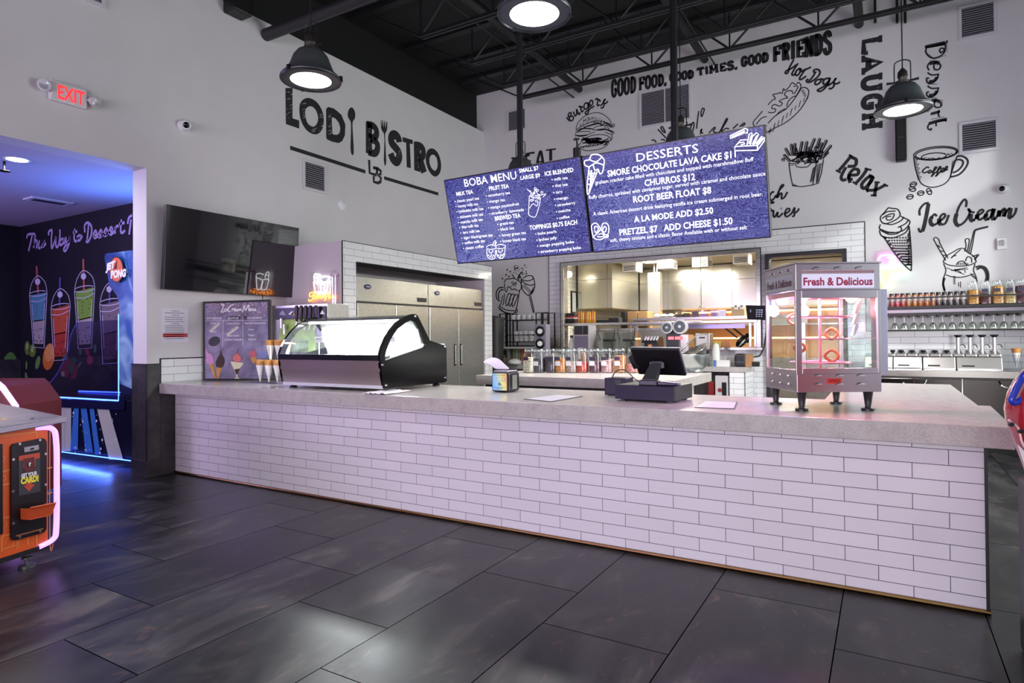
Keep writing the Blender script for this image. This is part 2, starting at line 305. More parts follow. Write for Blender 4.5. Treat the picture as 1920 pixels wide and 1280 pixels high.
# dark tile wainscot on the opening's jamb, white splash tile over the counter
WS = speckle_mat('dark_wall_tile', '2E2B2D', '4A4647', .38, 4)
struct('trim_6', MB().box(-6.56, XL+.012, 3.50, 3.51, 0, 1.12).box(XL, XL+.012, 3.51, 3.643, 0, 1.12).box(XL, XL+.012, 3.64, 3.79, 0, .83), WS)
struct('baseboard_left', MB().box(-6.56, XL+.018, 3.494, 3.51, 0, .17).box(XL, XL+.018, 3.51, 3.79, 0, .17), speckle_mat('dark_base_tile', '302D2F', '454142', .4, 5), bevel=.002)
struct('trim_7', MB().box(XL+.008, XL+.022, 3.492, 3.504, .17, 1.125).box(-6.56, XL+.016, 3.49, 3.515, 1.12, 1.128).box(XL, XL+.016, 3.5, 3.64, 1.12, 1.128), BLACK)
struct('trim_8', MB().box(XL, XL+.012, 3.645, 5.2, .9, 1.17), tile_mat('white_subway_tile_splash', 1, 3.78, 1.17, 'ECECEE'))
struct('trim_9', MB().box(XL, XL+.014, 3.637, 3.647, .9, 1.178).box(XL, XL+.014, 3.64, 5.2, 1.17, 1.18), BLACK)
# corridor beyond the opening
MUR = mat('17131C', .55, noise=.25, nscale=1.5, key='mural_black')
struct('wall_corridor_back', MB().box(-11.2, -6.55, 4.312, 4.45, 0, 3.08), MUR)
struct('wall_corridor_side', MB().box(-11.3, -11.105, -7, 4.45, 0, 3.08), MUR)
struct('ceiling_corridor', MB().box(-11.2, -6.55, -7, 4.45, 3.08, 3.2), mat('C6C0CE', .8))
# open-web joists, purlin pipes
def chord(y, z, x0, x1, step=1.1, ph=0):
    mb = MB(); r = .012; top = 5.84
    for s in (-.03, .03):
        mb.box(x0, x1, y+s-.018, y+s+.018, z-.02, z+.02)
    mb.box(x0-1.2, x1, y-.06, y+.06, top-.05, top)
    x = x0+ph; k = 0
    while x < x1:
        mb.cyl((x, y, z), (x+step/2, y, top-.03), r*1.3, n=6); mb.cyl((x+step/2, y, top-.03), (x+step, y, z), r*1.3, n=6); mb.cyl((x, y, z), (x, y, top-.03), r, n=6); x += step
    mb.cyl((x0, y, z), (x0-.9, y, top-.04), r, n=6)
    return mb
JM = mat('101012', .5)
for y, z, x0 in ((8.93, 5.3, -5.08), (8.25, 5.25, -5.0), (7.45, 5.3, -5.05), (6.35, 5.25, -5.1), (5.1, 5.25, -5.1), (3.9, 5.25, -5.1), (2.7, 5.25, -5.1)):
    tag(chord(y, z, x0, 2.75).build('roof_joist', JM, kind='structure'), 'black steel open web joist under the dark ceiling', 'joist', 'open web joists under the ceiling')
# ---------------------------------------------------------------- service counter
sl = speckle_mat('grey_quartz', 'A49D9C', 'B8B2B0', .2, 130)
c = thing('service_counter', 'long white tiled service counter with thick grey speckled stone top', 'counter', (-2.9, 4.2, 0))
MB().prism([(-6.285, 3.62, .827), (.505, 3.62, .827), (.54, 4.67, .827), (.48, 4.67, .827), (.48, 6.5, .827), (-.35, 6.5, .827), (-.35, 4.67, .827), (-6.285, 4.67, .827)], (0, 0, ZT-.827)).build('countertop', sl, c, bevel=.004)
MB().box(-6.29, .41, 3.80, 4.5, 0, .827).box(-.3, .41, 4.5, 6.4, 0, .827).build('base', mat('1E1C1F', .5), c)
MB().box(-6.29, .41, 3.79, 3.80, 0.012, .827).build('tile_front', tile_mat('white_subway_tile_counter', 0, .2665, 0, 'E2DDE4'), c)
MB().box(.408, .422, 3.785, 3.81, 0, .827).build('corner_trim', BLACK, c)
MB().cyl((-6.29, 3.783, .012), (.425, 3.783, .012), .012, n=8).build('base_trim', mat('9C7C52', .25, 1), c, smooth=40)
# ---------------------------------------------------------------- wall lettering and drawings
INK = mat('19171A', .65); INKW = mat('B9B5B8', .7)
def dense(p, k=6):
    out = []
    for i in range(len(p)):
        a, b = p[i], p[(i+1) % len(p)]; out += [(a[0]+(b[0]-a[0])*j/k, a[1]+(b[1]-a[1])*j/k) for j in range(k)]
    return out
def hitr(poly, c, ang):
    dx, dy = math.cos(ang), math.sin(ang); best = 0
    for i in range(len(poly)):
        x1, y1 = poly[i][0]-c[0], poly[i][1]-c[1]; x2, y2 = poly[(i+1) % len(poly)][0]-c[0], poly[(i+1) % len(poly)][1]-c[1]; ex, ey = x2-x1, y2-y1
        den = dx*ey-dy*ex
        if abs(den) < 1e-9: continue
        t = (x1*ey-y1*ex)/den; u = (x1*dy-y1*dx)/den
        if -1e-6 <= u <= 1+1e-6 and t > best: best = t
    return (c[0]+dx*best, c[1]+dy*best)
def ringfill(mb, pl, crop, outer, inner, smooth=True, K=48, h=.0015):
    o2 = [(p.x, p.y) for p in cr(outer, 5, True)] if smooth else outer; i2 = [(p.x, p.y) for p in cr(inner, 5, True)] if smooth else inner
    c = (sum(p[0] for p in inner)/len(inner), sum(p[1] for p in inner)/len(inner)); vs = []
    for k in range(K):
        for q in (o2, i2):
            x, y = hitr(q, c, 2*math.pi*k/K); vs.append(pl.at(crop[0]+x/crop[2], crop[1]+y/crop[2])+pl.n*h)
    return mb.add(vs, [(2*k, 2*k+1, (2*k+3) % (2*K), (2*k+2) % (2*K)) for k in range(K)])
def ell(cx, cy, rx, ry, n=14, rot=0, a0=0, a1=360):
    c, s = math.cos(math.radians(rot)), math.sin(math.radians(rot)); out = []
    for i in range(n+1 if a1-a0 < 360 else n):
        a = math.radians(a0+(a1-a0)*i/n); x, y = rx*math.cos(a), ry*math.sin(a); out.append((cx+x*c-y*s, cy+x*s+y*c))
    return out
def scratches(mb, pl, crop, x0, y0, x1, y1, slope, n, L=26, wd=.006, mask=None):
    for i in range(n):
        t = random.random(); x = x0+(x1-x0)*random.random(); y = y0+(y1-y0)*random.random()+slope*(x-x0)
        l = L*(.4+random.random()); trace(mb, pl, crop, [[(x, y), (x+l, y-l*.45)]], wd*.65, False, .003)
cA8 = (520, 160, 6.0); mb = MB()
fill(mb, PL, cA8, [(90, 30), (170, 30), (170, 370), (245, 395), (245, 487), (95, 435)], False)
ringfill(mb, PL, cA8, [(340, 140), (262, 190), (247, 300), (275, 420), (340, 515), (430, 553), (495, 510), (522, 410), (505, 290), (440, 185)], [(360, 235), (318, 270), (315, 340), (340, 425), (400, 465), (445, 430), (458, 360), (435, 285), (400, 245)])
ringfill(mb, PL, cA8, [(548, 235), (640, 262), (720, 330), (765, 440), (760, 560), (730, 625), (690, 650), (620, 635), (548, 603)], [(610, 355), (650, 370), (690, 420), (708, 480), (700, 535), (670, 558), (620, 550)], False)
sp = [(835, 248), (805, 270), (790, 325), (800, 370), (825, 415), (828, 520), (822, 700), (832, 770), (848, 785), (858, 760), (858, 690), (850, 560), (846, 420), (870, 375), (876, 325), (864, 275)]
fill(mb, PL, cA8, sp); fill(mb, PL, cA8, [(1162, 390), (1168, 390), (1174, 470), (1181, 392), (1189, 392), (1194, 480), (1205, 398), (1212, 400), (1215, 490), (1228, 408), (1237, 412), (1236, 480), (1230, 510), (1212, 545), (1213, 620), (1225, 850), (1220, 895), (1212, 908), (1204, 890), (1197, 840), (1204, 620), (1200, 545), (1172, 500), (1165, 470)], False)
trace(mb, PL, cA8, [[(1030, 418), (1030, 770)]], .125, False); trace(mb, PL, cA8, [[(1010, 440), (1075, 455), (1112, 500), (1112, 560), (1085, 590), (1030, 585)], [(1030, 605), (1090, 620), (1125, 665), (1122, 730), (1090, 765), (1020, 745)]], .105)
trace(mb, PL, cA8, [[(1372, 640), (1355, 580), (1315, 555), (1285, 580), (1283, 640), (1320, 690), (1362, 745), (1370, 810), (1340, 860), (1300, 830), (1275, 765)]], .135)
fill(mb, PL, cA8, [(1408, 580), (1523, 615), (1523, 662), (1490, 655), (1502, 932), (1455, 920), (1448, 645), (1410, 635)], False)
trace(mb, PL, cA8, [[(1570, 645), (1574, 965)]], .15, False); trace(mb, PL, cA8, [[(1550, 672), (1610, 685), (1640, 725), (1638, 790), (1605, 815), (1570, 805)]], .12); trace(mb, PL, cA8, [[(1600, 810), (1650, 980)]], .15, False)
ringfill(mb, PL, cA8, [(1730, 708), (1685, 740), (1668, 830), (1690, 930), (1735, 1005), (1785, 1027), (1830, 980), (1842, 890), (1820, 790), (1780, 728)], [(1745, 778), (1715, 810), (1712, 870), (1735, 930), (1775, 960), (1800, 920), (1800, 860), (1785, 805)])
trace(mb, PL, cA8, [[(142, 700), (990, 972)], [(1200, 1040), (1810, 1222)]], .05, False)
trace(mb, PL, cA8, [[(1032, 838), (1038, 985), (1115, 1010)], [(1120, 1000), (1120, 930)], [(1075, 925), (1130, 935), (1165, 965), (1160, 1000), (1130, 1010), (1165, 1040), (1160, 1085), (1130, 1098), (1085, 1085), (1085, 1020)]], .045, False)
mb.k(1); scratches(mb, PL, cA8, 95, 60, 165, 380, 0, 14); scratches(mb, PL, cA8, 270, 200, 310, 400, 0, 9); scratches(mb, PL, cA8, 470, 330, 505, 470, 0, 10); scratches(mb, PL, cA8, 380, 490, 470, 530, 0, 7); scratches(mb, PL, cA8, 555, 290, 600, 570, 0, 12); scratches(mb, PL, cA8, 1012, 450, 1045, 740, 0, 10, 15); scratches(mb, PL, cA8, 1340, 730, 1375, 830, 0, 6, 14); scratches(mb, PL, cA8, 1560, 700, 1585, 940, 0, 8, 12)
tag(mb.build('wall_lettering', [INK, INKW]), 'large black LODI BISTRO lettering with spoon and fork above a ruled line and LB monogram', 'wall lettering')
# slab-serif block capitals
GL = {'I': [[(.5, 0), (.5, 1)]], 'L': [[(.25, 1), (.25, .08), (.9, .08), (.9, .3)]], 'T': [[(.5, 0), (.5, .92)], [(.1, .7), (.1, .92), (.9, .92), (.9, .7)]], 'F': [[(.28, 0), (.28, .92), (.9, .92), (.9, .68)], [(.28, .5), (.7, .5)], [(.7, .38), (.7, .62)]],
      'E': [[(.9, .3), (.9, .08), (.28, .08), (.28, .92), (.88, .92), (.88, .7)], [(.28, .5), (.65, .5)], [(.65, .4), (.65, .6)]], 'H': [[(.22, 0), (.22, 1)], [(.78, 0), (.78, 1)], [(.22, .5), (.78, .5)]], 'N': [[(.2, 0), (.2, 1)], [(.2, .95), (.8, .05)], [(.8, 0), (.8, 1)]],
      'M': [[(.16, 0), (.2, 1)], [(.2, .95), (.5, .3), (.8, .95)], [(.84, 0), (.8, 1)]], 'A': [[(.14, 0), (.5, .97), (.86, 0)], [(.3, .32), (.7, .32)]], 'U': ['s', (.2, 1), (.2, .35), (.32, .1), (.5, .05), (.68, .1), (.8, .35), (.8, 1)],
      'O': ['c', (.5, .04), (.2, .2), (.16, .5), (.2, .8), (.5, .96), (.8, .8), (.84, .5), (.8, .2)], 'D': [[(.25, 0), (.25, 1)], ['s', (.1, .92), (.5, .92), (.76, .78), (.82, .5), (.76, .22), (.5, .08), (.1, .08)]],
      'G': [['s', (.82, .66), (.74, .88), (.5, .96), (.26, .84), (.18, .5), (.26, .16), (.5, .05), (.72, .12), (.8, .3), (.8, .44)], [(.5, .44), (.95, .44)]], 'S': ['s', (.82, .72), (.72, .9), (.5, .96), (.24, .88), (.22, .66), (.5, .53), (.78, .4), (.8, .16), (.52, .04), (.26, .1), (.16, .3)],
      'R': [[(.25, 0), (.25, 1)], ['s', (.1, .92), (.5, .92), (.76, .84), (.76, .6), (.5, .5), (.25, .5)], [(.5, .5), (.72, .06), (.95, .06)]], ',': [[(.4, .22), (.5, .1), (.35, -.12)]]}
SER = {'I': (.5, .5), 'H': (.22, .78, .22, .78), 'N': (.2, .2, .8), 'M': (.16, .2, .8, .84), 'A': (.14, .86), 'U': (.2, .8), 'T': (.5,), 'F': (.28,), 'R': (.25,), 'L': (.25,), 'D': ()}
TOPS = {'I': (.5,), 'H': (.22, .78), 'N': (.2, .8), 'M': (.2, .8), 'U': (.2, .8), 'L': (.25,)}
BOTS = {'I': (.5,), 'H': (.22, .78), 'N': (.2, .8), 'M': (.16, .84), 'A': (.14, .86), 'T': (.5,), 'F': (.28,), 'R': (.25,)}
def slabword(mb, pl, word, TLp, TRp, BLp, BRp, wd, crop=(0, 0, 1)):
    adv = [.55 if ch == 'I' else .4 if ch == ',' else 1.25 if ch == 'M' else 1 for ch in word]; tot = sum(adv); x0 = 0
    def P(u, v):
        a = V(BLp).lerp(V(BRp), u); b = V(TLp).lerp(V(TRp), u); q = a.lerp(b, v); return pl.at(crop[0]+q.x/crop[2], crop[1]+q.y/crop[2])
    for ch, ad in zip(word, adv):
        g = GL[ch]; g = g if not isinstance(g[0], str) else [g]
        def W(x, y): return P((x0+ad*(.04+.92*x))/tot, y)
        for st in g:
            if st[0] == 'c': mb.ribbon([W(p.x, p.y) for p in cr(st[1:], 4, True)], wd, pl.n, closed=True)
            elif st[0] == 's': mb.ribbon([W(p.x, p.y) for p in cr(st[1:], 4)], wd, pl.n)
            else: mb.ribbon([W(*p) for p in st], wd, pl.n)
        k = .5*.5/ad if ch != 'M' else .18
        for xs, y in [(x, .95) for x in TOPS.get(ch, ())]+[(x, .05) for x in BOTS.get(ch, ())]: mb.ribbon([W(xs-.2, y), W(xs+.2, y)], wd*.62, pl.n, .0025)
        x0 += ad
mb = MB()
for wd_, a in (('GOOD', ((1145.5, 149.5), (1193, 142), (1145.5, 184), (1193, 173.5))), ('FOOD,', ((1197, 143.8), (1250, 138.5), (1197, 170), (1250, 158.5))), ('GOOD', ((1254.5, 138), (1301, 131.6), (1254.5, 153), (1301, 146))),
               ('TIMES,', ((1305.5, 129), (1383, 112.5), (1307, 142), (1383, 128.5))), ('GOOD', ((1388.8, 107.7), (1441.5, 98), (1388.8, 125.3), (1441.5, 115.5))), ('FRIENDS', ((1448, 87.5), (1560, 56), (1448, 116), (1560, 101)))):
    slabword(mb, PB, wd_, *a, .044 if wd_ != 'FRIENDS' else .055)
tag(mb.build('wall_lettering', INK), 'black slab letters reading GOOD FOOD, GOOD TIMES, GOOD FRIENDS under the joists', 'wall lettering')
cA7 = (1600, 50, 6.4); mb = MB(); slabword(mb, PB, 'LAUGH', (336, 82), (341, 1228), (106, 125), (114, 1258), .07, cA7)
mb.k(1); scratches(mb, PB, cA7, 150, 140, 300, 1180, 0, 26, 20, .006)
tag(mb.build('wall_lettering', [INK, INKW]), 'tall black slab word LAUGH running down the wall', 'wall lettering')
cA1 = (1000, 160, 9.144)
def draw(name, label, cat, pl, parts, fills=(), dots=()):
    mb = MB()
    for crop, wd, polys in parts: trace(mb, pl, crop, polys, wd)
    for crop, poly in fills: fill(mb, pl, crop, poly)
    for crop, r, pts in dots: mb.dots([pl.at(crop[0]+x/crop[2], crop[1]+y/crop[2]) for x, y in pts], r, pl.n)
    return tag(mb.build(name, INK), label, cat)
draw('wall_lettering', 'black brush script word Burgers arching over the burger drawing', 'wall lettering', PB, [(cA1, .026, [
    [(570, 545), (600, 590), (640, 612)], [(630, 590), (600, 520), (615, 475), (645, 470), (650, 500), (625, 535), (670, 530), (690, 560), (670, 600), (640, 605)],
    [(685, 450), (705, 500), (720, 525), (745, 490), (740, 405)], [(740, 405), (765, 470), (790, 500), (800, 460)], [(775, 370), (800, 360), (815, 400), (825, 440), (840, 455), (860, 420)], [(795, 375), (830, 365), (845, 390)],
    [(930, 300), (885, 310), (868, 370), (885, 410), (925, 390), (945, 330), (930, 300), (945, 360), (950, 430), (930, 485), (900, 490), (890, 465), (930, 430), (985, 400)],
    [(970, 350), (1010, 330), (1020, 280), (990, 255), (965, 300), (970, 350), (1000, 385), (1045, 350)], [(1060, 250), (1090, 225), (1110, 260), (1095, 320), (1110, 350), (1140, 325)], [(1100, 260), (1130, 245), (1150, 285)],
    [(1150, 350), (1190, 310), (1235, 235), (1205, 270), (1215, 330), (1190, 385), (1155, 380)], [(1215, 310), (1250, 305), (1275, 265)]])])
bun = [[(735, 790), (740, 700), (790, 610), (880, 530), (1000, 480), (1120, 470), (1220, 510), (1300, 580), (1335, 650)], [(740, 760), (830, 700), (960, 640), (1100, 612), (1230, 630), (1330, 670)]]
draw('wall_drawing', 'black ink drawing of a stacked burger with sesame bun', 'wall drawing', PB, [(cA1, .012, bun+[[(715, 830), (760, 800), (880, 790), (980, 790)], [(710, 850), (790, 875), (900, 860), (990, 820), (1060, 800)], [(720, 820), (800, 770), (900, 735), (1010, 745), (1100, 700), (1240, 690), (1345, 720)],
    [(1010, 760), (1130, 770), (1270, 760), (1380, 800), (1340, 840), (1230, 800)], [(1330, 665), (1390, 670), (1370, 715), (1300, 700)], [(720, 880), (750, 980), (790, 1030)], [(790, 1010), (860, 930), (970, 870), (1100, 845), (1230, 850), (1320, 900), (1330, 940)],
    [(800, 1060), (900, 1050), (1000, 1040), (1120, 1020), (1240, 970), (1330, 940)], [(800, 1080), (900, 1120), (1050, 1110), (1200, 1070), (1280, 1010), (1300, 950)], [(1345, 850), (1350, 900), (1330, 950)], [(800, 750), (950, 700), (1100, 660), (1180, 640)], [(790, 1080), (770, 1040), (800, 1010)]]),
    (cA1, .02, [[(870, 720), (960, 690), (1060, 655), (1110, 640)], [(1110, 640), (1180, 680), (1240, 640), (1330, 690), (1370, 690)], [(760, 780), (840, 740), (1000, 745)], [(720, 855), (800, 862), (930, 850)], [(1090, 765), (1200, 750), (1300, 775), (1360, 815)]]+
     [[(820+random.random()*480, 895+random.random()*110) for _ in range(2)] for _ in range(26)]+[[(810+40*i, 1062-8*i+(i % 2)*22), (835+40*i, 1045-8*i)] for i in range(12)]+[[(1225, 1010), (1290, 960)], [(1200, 1030), (1270, 1000)]])],
    dots=[(cA1, .007, [(790+t*500+random.random()*20, 690-160*math.sin(math.pi*min(1, (t*.9+.1)))+random.random()*110) for t in [random.random() for _ in range(150)]])])
cA2 = (1180, 100, 7.112)
draw('wall_lettering', 'thin black letters EAT peeking over the first menu screen', 'wall lettering', PB, [((860, 160, 8), .036, [[(1010, 1030), (1080, 1015), (1140, 1008)], [(1018, 1030), (1008, 1200)], [(1020, 1140), (1085, 1135)]]), ((860, 160, 8), .05, [[(1180, 1170), (1195, 1080), (1228, 990), (1252, 1070), (1265, 1160)]]), ((860, 160, 8), .06, [[(1380, 965), (1380, 1130)]]), ((860, 160, 8), .026, [[(1310, 975), (1380, 962), (1460, 955)], [(1190, 1150), (1250, 1140)]])])
draw('wall_lettering', 'loose black brush script and dashes half hidden behind the desserts screen', 'wall lettering', PB, [(cA2, .02, [[(380, 1012), (495, 1135)], [(415, 985), (440, 975), (455, 1000), (480, 1058), (440, 1030), (415, 985)], [(295, 1160), (330, 1155), (360, 1190)], [(420, 1150), (460, 1150), (470, 1170)], [(925, 770), (895, 1005)], [(955, 790), (975, 735), (1000, 750), (965, 845), (955, 790)], [(770, 910), (755, 1000)],
    [(830, 1090), (820, 990), (850, 920), (862, 960), (835, 1090)], [(945, 1080), (970, 1010), (950, 1040), (985, 1070)], [(1060, 1065), (1130, 990), (1145, 1000), (1120, 1040), (1200, 1050), (1290, 880), (1305, 890), (1240, 1000), (1230, 1040), (1290, 1000), (1330, 1010)], [(1380, 1005), (1450, 940)], [(1470, 980), (1525, 930), (1540, 945), (1500, 975)]])])
cA3 = (1440, 120, 7.112)
draw('wall_lettering', 'black brush script words Hot Dogs beside the hot dog drawing', 'wall lettering', PB, [(cA3, .026, [[(345, -60), (290, 40), (265, 115), (235, 125), (240, 95), (310, 60), (380, 10)], [(400, -10), (350, 70), (320, 130), (335, 150), (365, 130)], [(420, 60), (380, 90), (365, 140), (395, 150), (430, 100), (420, 60), (450, 80)],
    [(505, 60), (450, 140), (420, 195), (445, 205), (510, 160)], [(430, 105), (500, 75), (575, 40)], [(640, 100), (590, 180), (540, 230)], [(540, 200), (510, 220), (540, 245), (610, 215), (680, 150), (690, 95), (650, 70), (610, 85), (620, 120)],
    [(710, 200), (650, 215), (625, 255), (650, 275), (700, 240), (710, 200), (740, 210)], [(830, 190), (760, 200), (735, 250), (760, 270), (815, 220), (825, 190), (800, 270), (740, 340), (690, 365), (660, 350), (690, 330), (820, 260)], [(800, 290), (870, 240), (910, 185), (880, 230), (880, 290), (840, 330), (810, 320)], [(880, 265), (930, 260), (960, 235)]])])
c3 = (1280, 0, 2.977)
HD = lambda p: [((1440+x/7.112-1280)*2.977, (120+y/7.112)*2.977) for x, y in p]
hatch = [[(540-38*i-14*(i % 3), 420+33*i), (525-38*i-14*(i % 3), 470+36*i)] for i in range(15)]
draw('wall_drawing', 'black ink drawing of a loaded hot dog', 'wall drawing', PB, [(c3, .014, [HD(p) for p in [[(440, 330), (470, 312), (520, 325), (545, 380), (500, 500), (400, 640), (250, 770), (100, 850), (0, 900)], [(0, 790), (100, 690), (250, 590), (370, 440), (440, 330)],
    [(0, 545), (60, 480), (100, 460), (65, 410), (130, 395), (150, 380), (190, 390), (205, 330), (230, 350), (280, 310), (320, 250), (370, 275), (405, 245), (440, 300), (380, 420)], [(0, 640), (40, 650), (90, 640), (100, 600), (50, 590), (80, 540), (160, 560), (190, 520), (150, 495), (220, 460), (260, 450), (220, 400), (260, 360), (320, 360), (330, 400)],
    [(250, 570), (270, 500), (330, 440), (380, 425)], [(110, 690), (150, 640), (220, 600), (240, 610)], [(340, 300), (400, 300), (350, 400)]]]+[[(500, 730), (460, 740), (425, 728), (398, 700), (395, 680), (420, 650), (446, 620)], [(410, 695), (440, 660), (470, 650)], [(430, 720), (470, 700)]]),
    (c3, .009, [HD(p) for p in hatch+[[(440+i*9, 360+i*16), (480+i*6, 345+i*14)] for i in range(6)]])])
cA4 = (1440, 250, 7.112); fr = []; random.seed(3)
for bx, by, tx, ty in ((300, 380, 215, 290), (290, 300, 235, 205), (330, 300, 310, 150), (350, 300, 360, 140), (400, 330, 370, 200), (420, 300, 455, 115), (440, 380, 470, 260), (480, 300, 520, 115), (520, 330, 540, 190), (560, 370, 580, 230), (550, 250, 620, 75), (600, 330, 640, 180), (620, 360, 660, 240), (650, 200, 690, 75), (690, 350, 720, 240), (700, 260, 780, 95), (720, 330, 800, 250), (740, 280, 840, 165), (230, 350, 190, 350), (480, 400, 550, 350), (390, 410, 400, 350), (660, 300, 720, 130)):
    d = V((tx-bx, ty-by)).normalized(); s = V((-d.y, d.x))*15; a, b = V((bx, by)), V((tx, ty)); q = [a+s, b+s, b+d*10, b-s, a-s]; fr.append([(p.x, p.y) for p in q]); fr.append([(p.x, p.y) for p in (a+s*.2, b+s*.2)])
mb = MB(); trace(mb, PB, cA4, fr, .012, False); trace(mb, PB, cA4, [[(278, 400), (305, 580), (330, 700), (450, 710), (590, 690), (670, 665), (715, 520), (740, 345)], [(278, 400), (360, 405), (385, 445), (450, 455), (530, 445), (580, 395), (645, 380), (620, 560), (595, 690)]], .014, False)
trace(mb, PB, cA4, [[(640+4*(i % 2), 420+i*15), (720-i*3, 400+i*13)] for i in range(18)]+[[(635-i*2, 440+i*14), (595-i*3, 470+i*14)] for i in range(14)]+[[(330, 690), (390, 695)], [(285, 425), (340, 425)], [(335, 670), (360, 690)]], .009, False)
trace(mb, PB, cA4, [[(300+random.random()*420, 240+random.random()*150) for _ in range(2)] for _ in range(26)], .02, False)
tag(mb.build('wall_drawing', INK), 'black ink drawing of french fries in a paper carton', 'wall drawing')
draw('wall_lettering', 'heavy black serif word Relax slanting downhill', 'wall lettering', PB, [(cA4, .042, [[(1110, 300), (1020, 410), (945, 495)], [(1110, 320), (1175, 350), (1160, 430), (1060, 440)], [(1095, 690-30), (1080, 560), (1140, 480), (1205, 490), (1190, 550), (1090, 560), (1080, 610), (1130, 610)], [(1320, 480), (1250, 580), (1175, 660)], [(1400, 580), (1330, 590), (1250, 680), (1280, 735), (1370, 650), (1400, 580), (1330, 710), (1325, 760)]]),
    (cA4, .04, [[(1040, 450), (1000, 520), (975, 590), (1000, 625), (1045, 610)], [(1450, 660), (1420, 830)], [(1560, 690), (1440, 750), (1320, 760)], [(1340, 560), (1375, 570), (1400, 590)]]), (cA4, .026, [[(905, 490), (970, 525)], [(1080, 285), (1140, 320)], [(1290, 465), (1380, 490)], [(1130, 645), (1190, 685)], [(1370, 825), (1450, 832)], [(1420, 650), (1490, 655)], [(1540, 675), (1600, 705)], [(1310, 740), (1335, 785)]])])
draw('wall_lettering', 'black script endings ch and ries showing beside the desserts screen', 'wall lettering', PB, [(cA4, .026, [[(80, 790), (60, 780), (25, 830), (30, 880), (70, 880), (110, 820)], [(110, 860), (150, 760), (205, 700), (195, 685), (165, 720), (120, 860), (165, 800), (185, 810), (180, 870), (220, 850), (260, 780)], [(25, 930), (75, 925), (60, 910), (20, 912)],
    [(30, 1000), (60, 1040), (75, 1030), (70, 1090), (90, 1115), (130, 1050), (125, 1100), (150, 1110), (200, 1060)], [(170, 1000), (180, 1004)], [(215, 1080), (280, 1040), (285, 1005), (250, 1010), (225, 1070), (250, 1110), (310, 1070), (340, 1020), (355, 990), (350, 1060), (350, 1100), (320, 1105)], [(350, 1070), (390, 1040), (415, 1000)]])])
cA5 = (1680, 260, 7.529); cb = []
for x, y, rr in ((245, 645, -20), (232, 712, 10), (350, 768, -10), (468, 745, 60), (198, 820, -15)): cb += [ell(x, y, 46, 31, 12, rr)+ell(x, y, 46, 31, 12, rr)[:2], [(x-34, y+8), (x, y-6), (x+34, y-4)]]
draw('wall_drawing', 'black ink drawing of a coffee cup with loose beans', 'wall drawing', PB, [(cA5, .014, [ell(560, 205, 312, 92, 22, -6)+ell(560, 205, 312, 92, 22, -6)[:2], ell(565, 210, 290, 78, 22, -6)+ell(565, 210, 290, 78, 22, -6)[:2], ell(535, 250, 175, 48, 18, -5), [(250, 260), (275, 420), (330, 590), (400, 660), (520, 685), (660, 650), (750, 570), (800, 430), (860, 250)]]+cb),
    (cA5, .022, [[(855, 250), (930, 245), (1000, 285), (1012, 350), (960, 440), (880, 510), (770, 540)], [(845, 300), (900, 295), (945, 320), (935, 380), (870, 450), (800, 480)]]), (cA5, .009, [[(258+i*3.2, 290+i*20), (315+i*4-(i % 3)*14, 296+i*20)] for i in range(15)]+[[(790-i*2, 330+i*18), (840-i*6, 300+i*18)] for i in range(13)]+[[(330+i*32, 275+(i % 2)*14), (370+i*32, 285-(i % 3)*9)] for i in range(9)]+[[(680+i*16, 205+(i % 3)*16), (700+i*16, 215+(i % 2)*20)] for i in range(8)]),
    (cA5, .018, [[(465, 415), (440, 400), (385, 440), (375, 470), (410, 480), (450, 460)], [(480, 440), (455, 470), (470, 485), (500, 460), (480, 440)], [(500, 480), (560, 430), (570, 400), (545, 410), (520, 500), (500, 530), (515, 520), (560, 470)], [(560, 480), (620, 420), (630, 395), (605, 410), (580, 500), (560, 530), (580, 515), (630, 460)], [(630, 465), (670, 440), (665, 415), (640, 430), (640, 470), (680, 460), (700, 430), (725, 410), (720, 390), (695, 410), (695, 445), (735, 430)]])])
draw('wall_lettering', 'large black script words Ice Cream near the white camera', 'wall lettering', PB, [(cA5, .044, [[(460, 915), (430, 1080), (395, 1240), (370, 1310)], [(855, 1060), (835, 1150), (860, 1215), (900, 1225)], [(510, 1100), (485, 1150), (500, 1210), (540, 1220)], [(610, 1130), (610, 1190), (640, 1215)], [(1140, 1070), (1150, 1130)], [(1275, 1060), (1265, 1120), (1290, 1150)], [(1385, 985), (1360, 1080), (1380, 1150)], [(1460, 1010), (1450, 1100)], [(1540, 1000), (1520, 1100)], [(1620, 980), (1600, 1100), (1630, 1115)], [(1060, 1060), (1055, 1140), (1090, 1165)]]),
    (cA5, .026, [[(335, 1085), (335, 1000), (400, 920), (465, 905)], [(370, 1310), (335, 1310), (318, 1260)], [(575, 1095), (545, 1065), (500, 1110)], [(540, 1220), (600, 1180), (690, 1100), (680, 1060), (640, 1080), (610, 1140)], [(640, 1215), (700, 1190), (745, 1075)], [(985, 965), (995, 890), (960, 860), (890, 960), (855, 1060)], [(900, 1225), (980, 1160), (1040, 1050), (1020, 990), (1060, 1030), (1110, 1040)], [(1090, 1165), (1140, 1100), (1230, 1030), (1210, 1000), (1160, 1040), (1145, 1110), (1180, 1150)], [(1180, 1150), (1260, 1090), (1300, 1020), (1380, 1000)], [(1290, 1150), (1350, 1080), (1385, 985)], [(1380, 1150), (1430, 1090), (1460, 1010)], [(1450, 1100), (1490, 1020), (1530, 985), (1540, 1010)], [(1520, 1100), (1570, 1010), (1615, 975)], [(1630, 1115), (1680, 1050), (1700, 975)]])])
cA6 = (1630, 380, 7.112); wf = [[(240+40*i-34*j, 478+(i % 2)*6+38*j-8*i), (262+40*i-34*j, 470+38*j-8*i)] for j in range(0)]
